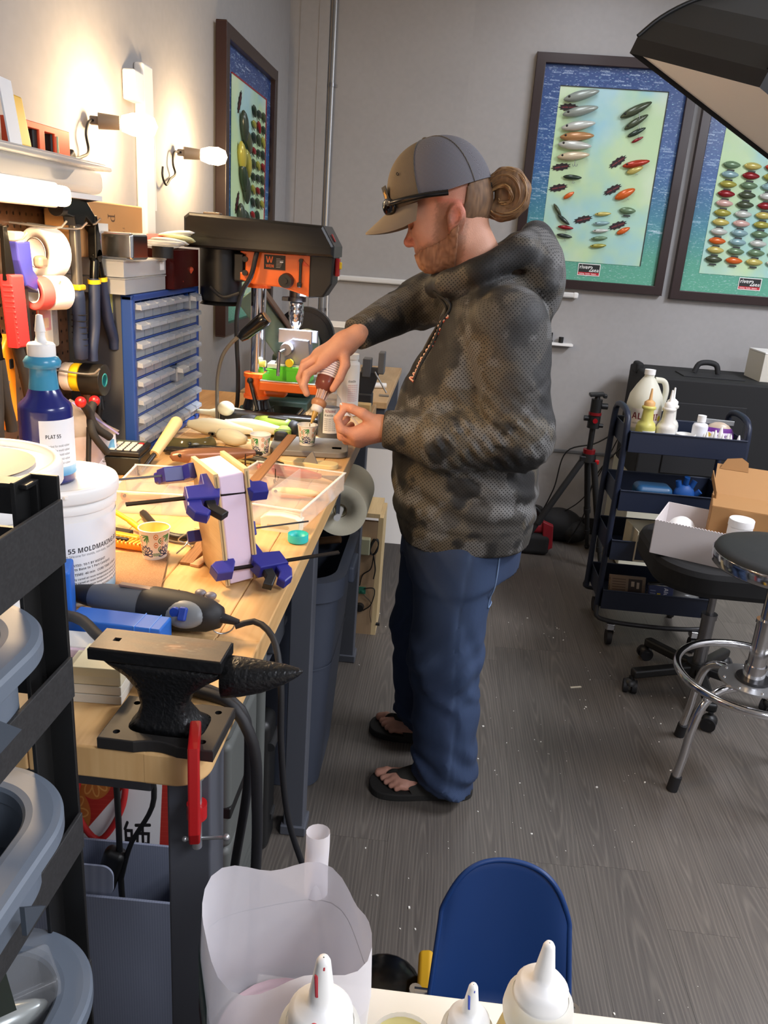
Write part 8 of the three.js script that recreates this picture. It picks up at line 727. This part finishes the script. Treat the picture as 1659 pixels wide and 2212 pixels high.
// flip-flops
for (const [k, ox, oz, ry, m] of [[0, 0.05, -2.02, 0.08, 1], [1, 0.02, -2.3, -0.12, -1]]) {
  const s = new THREE.Group(); s.name = 'sandal'; s.userData.label = 'black flip-flop sandal'; s.position.set(ox, 0, oz); s.rotation.y = ry; man.add(s); const sh = new THREE.Shape(); sh.moveTo(0.155, 0); sh.bezierCurveTo(0.155, 0.045, 0.09, 0.04, 0.05, 0.04); sh.bezierCurveTo(-0.02, 0.045, -0.06, 0.06, -0.11, 0.05); sh.bezierCurveTo(-0.165, 0.04, -0.165, -0.05, -0.11, -0.055); sh.bezierCurveTo(-0.04, -0.06, 0.0, -0.035, 0.06, -0.038); sh.bezierCurveTo(0.1, -0.04, 0.155, -0.045, 0.155, 0); P('sole', [ex(sh, 0.016, 0.004, 0, 0.012, 0, Math.PI / 2)], mat(0x1f1e1c, 0.75), s);
  const st = (a) => { const v = [], id = [], n = 12; for (let i = 0; i <= n; i++) { const t = i / n, mid = Math.sin(t * Math.PI), z = -0.052 + 0.104 * t; for (const [w, h, b] of [[-0.03, 0.046, 0], [0.03, 0.072, 0.004]]) v.push(0.005 + w - mid * 0.05, 0.02 + b + h * mid ** 0.7, z); } for (let i = 0; i < n; i++) { const q = i * 2; id.push(q, q + 1, q + 2, q + 1, q + 3, q + 2); } const g = new THREE.BufferGeometry(); g.setAttribute('position', new THREE.Float32BufferAttribute(v, 3)); g.setIndex(id); g.computeVertexNormals(); g.setAttribute('uv', new THREE.Float32BufferAttribute(new Float32Array(v.length / 3 * 2), 2)); return g; };
  P('strap', [st(), tb([[-0.07, 0.067, 0], [-0.09, 0.058, -0.008], [-0.108, 0.03, -0.012]], 0.006, 12, 8)], mat(0x26241f, 0.8), s);
}
// bottle in the right hand
{
  const t = T('resin_squeeze_bottle', 'squeeze bottle of reddish brown resin held upside down by the man', 'bottle', [0, 0, 0]); const tip = V(-0.341, 1.079, -2.108), d = tip.clone().sub(V(-0.289, 1.268, -2.222)).normalize(); t.quaternion.setFromUnitVectors(V(0, 1, 0), d); t.position.copy(tip).addScaledVector(d, -0.2085);
  P('body', [la([[0.0005, 0], [0.029, 0.001], [0.031, 0.005], [0.031, 0.085], [0.029, 0.098], [0.022, 0.108], [0.0155, 0.112]], 32)], phy(0x8a4f45, 0.25, { transmission: 0.2, thickness: 0, ior: 1.3 }), t); P('label', [cy(0.0315, 0.0315, 0.062, 0, 0.042, 0, 'y', 32, true)], textLabel(256, 96, (k, w, h) => { k.fillStyle = '#ece4e6'; k.fillRect(0, 0, w, h); k.fillStyle = '#8a7f92'; for (let i = 0; i < 9; i++) k.fillRect(6, 8 + i * 10, w - 20 - (i * 23) % 40, 3); }), t); P('neck', [la([[0.017, 0.108], [0.0155, 0.12], [0.014, 0.138]], 12)], phy(0xd9b3a2, 0.3, { transmission: 0.35, thickness: 0 }), t); for (let i = 0; i < 10; i++) P('flute', [bar([0.0165 * Math.cos(i * 0.628), 0.11, 0.0165 * Math.sin(i * 0.628)], [0.0142 * Math.cos(i * 0.628), 0.137, 0.0142 * Math.sin(i * 0.628)], 0.0016, 5)], mat(0xe3c6b8, 0.4), t);
  P('collar', [la([[0.014, 0.136], [0.0205, 0.14], [0.0215, 0.147], [0.019, 0.155], [0.015, 0.157]], 28)], mat(0xc98f66, 0.4), t); P('cap', [la([[0.0155, 0.155], [0.0155, 0.168], [0.0135, 0.172], [0.0075, 0.174]], 24)], M.white, t); P('nozzle', [la([[0.0085, 0.172], [0.0075, 0.18], [0.0028, 0.207], [0.0015, 0.2085]], 20)], phy(0xc9a04a, 0.3, { transmission: 0.2, thickness: 0 }), t);
}
ONE('mixing_stick', 'small white stick tip pinched in the man’s left hand', 'stick', [beam([-0.248, 1.166, -1.984], [-0.2, 1.11, -2.0], 0.006, 0.004, 0.001)], M.white);
// ---------------------------------------------------------------- hand over
scene.traverse(o => { if (o.isMesh) { o.castShadow = true; o.receiveShadow = true; } });
renderer.render(scene, camera);
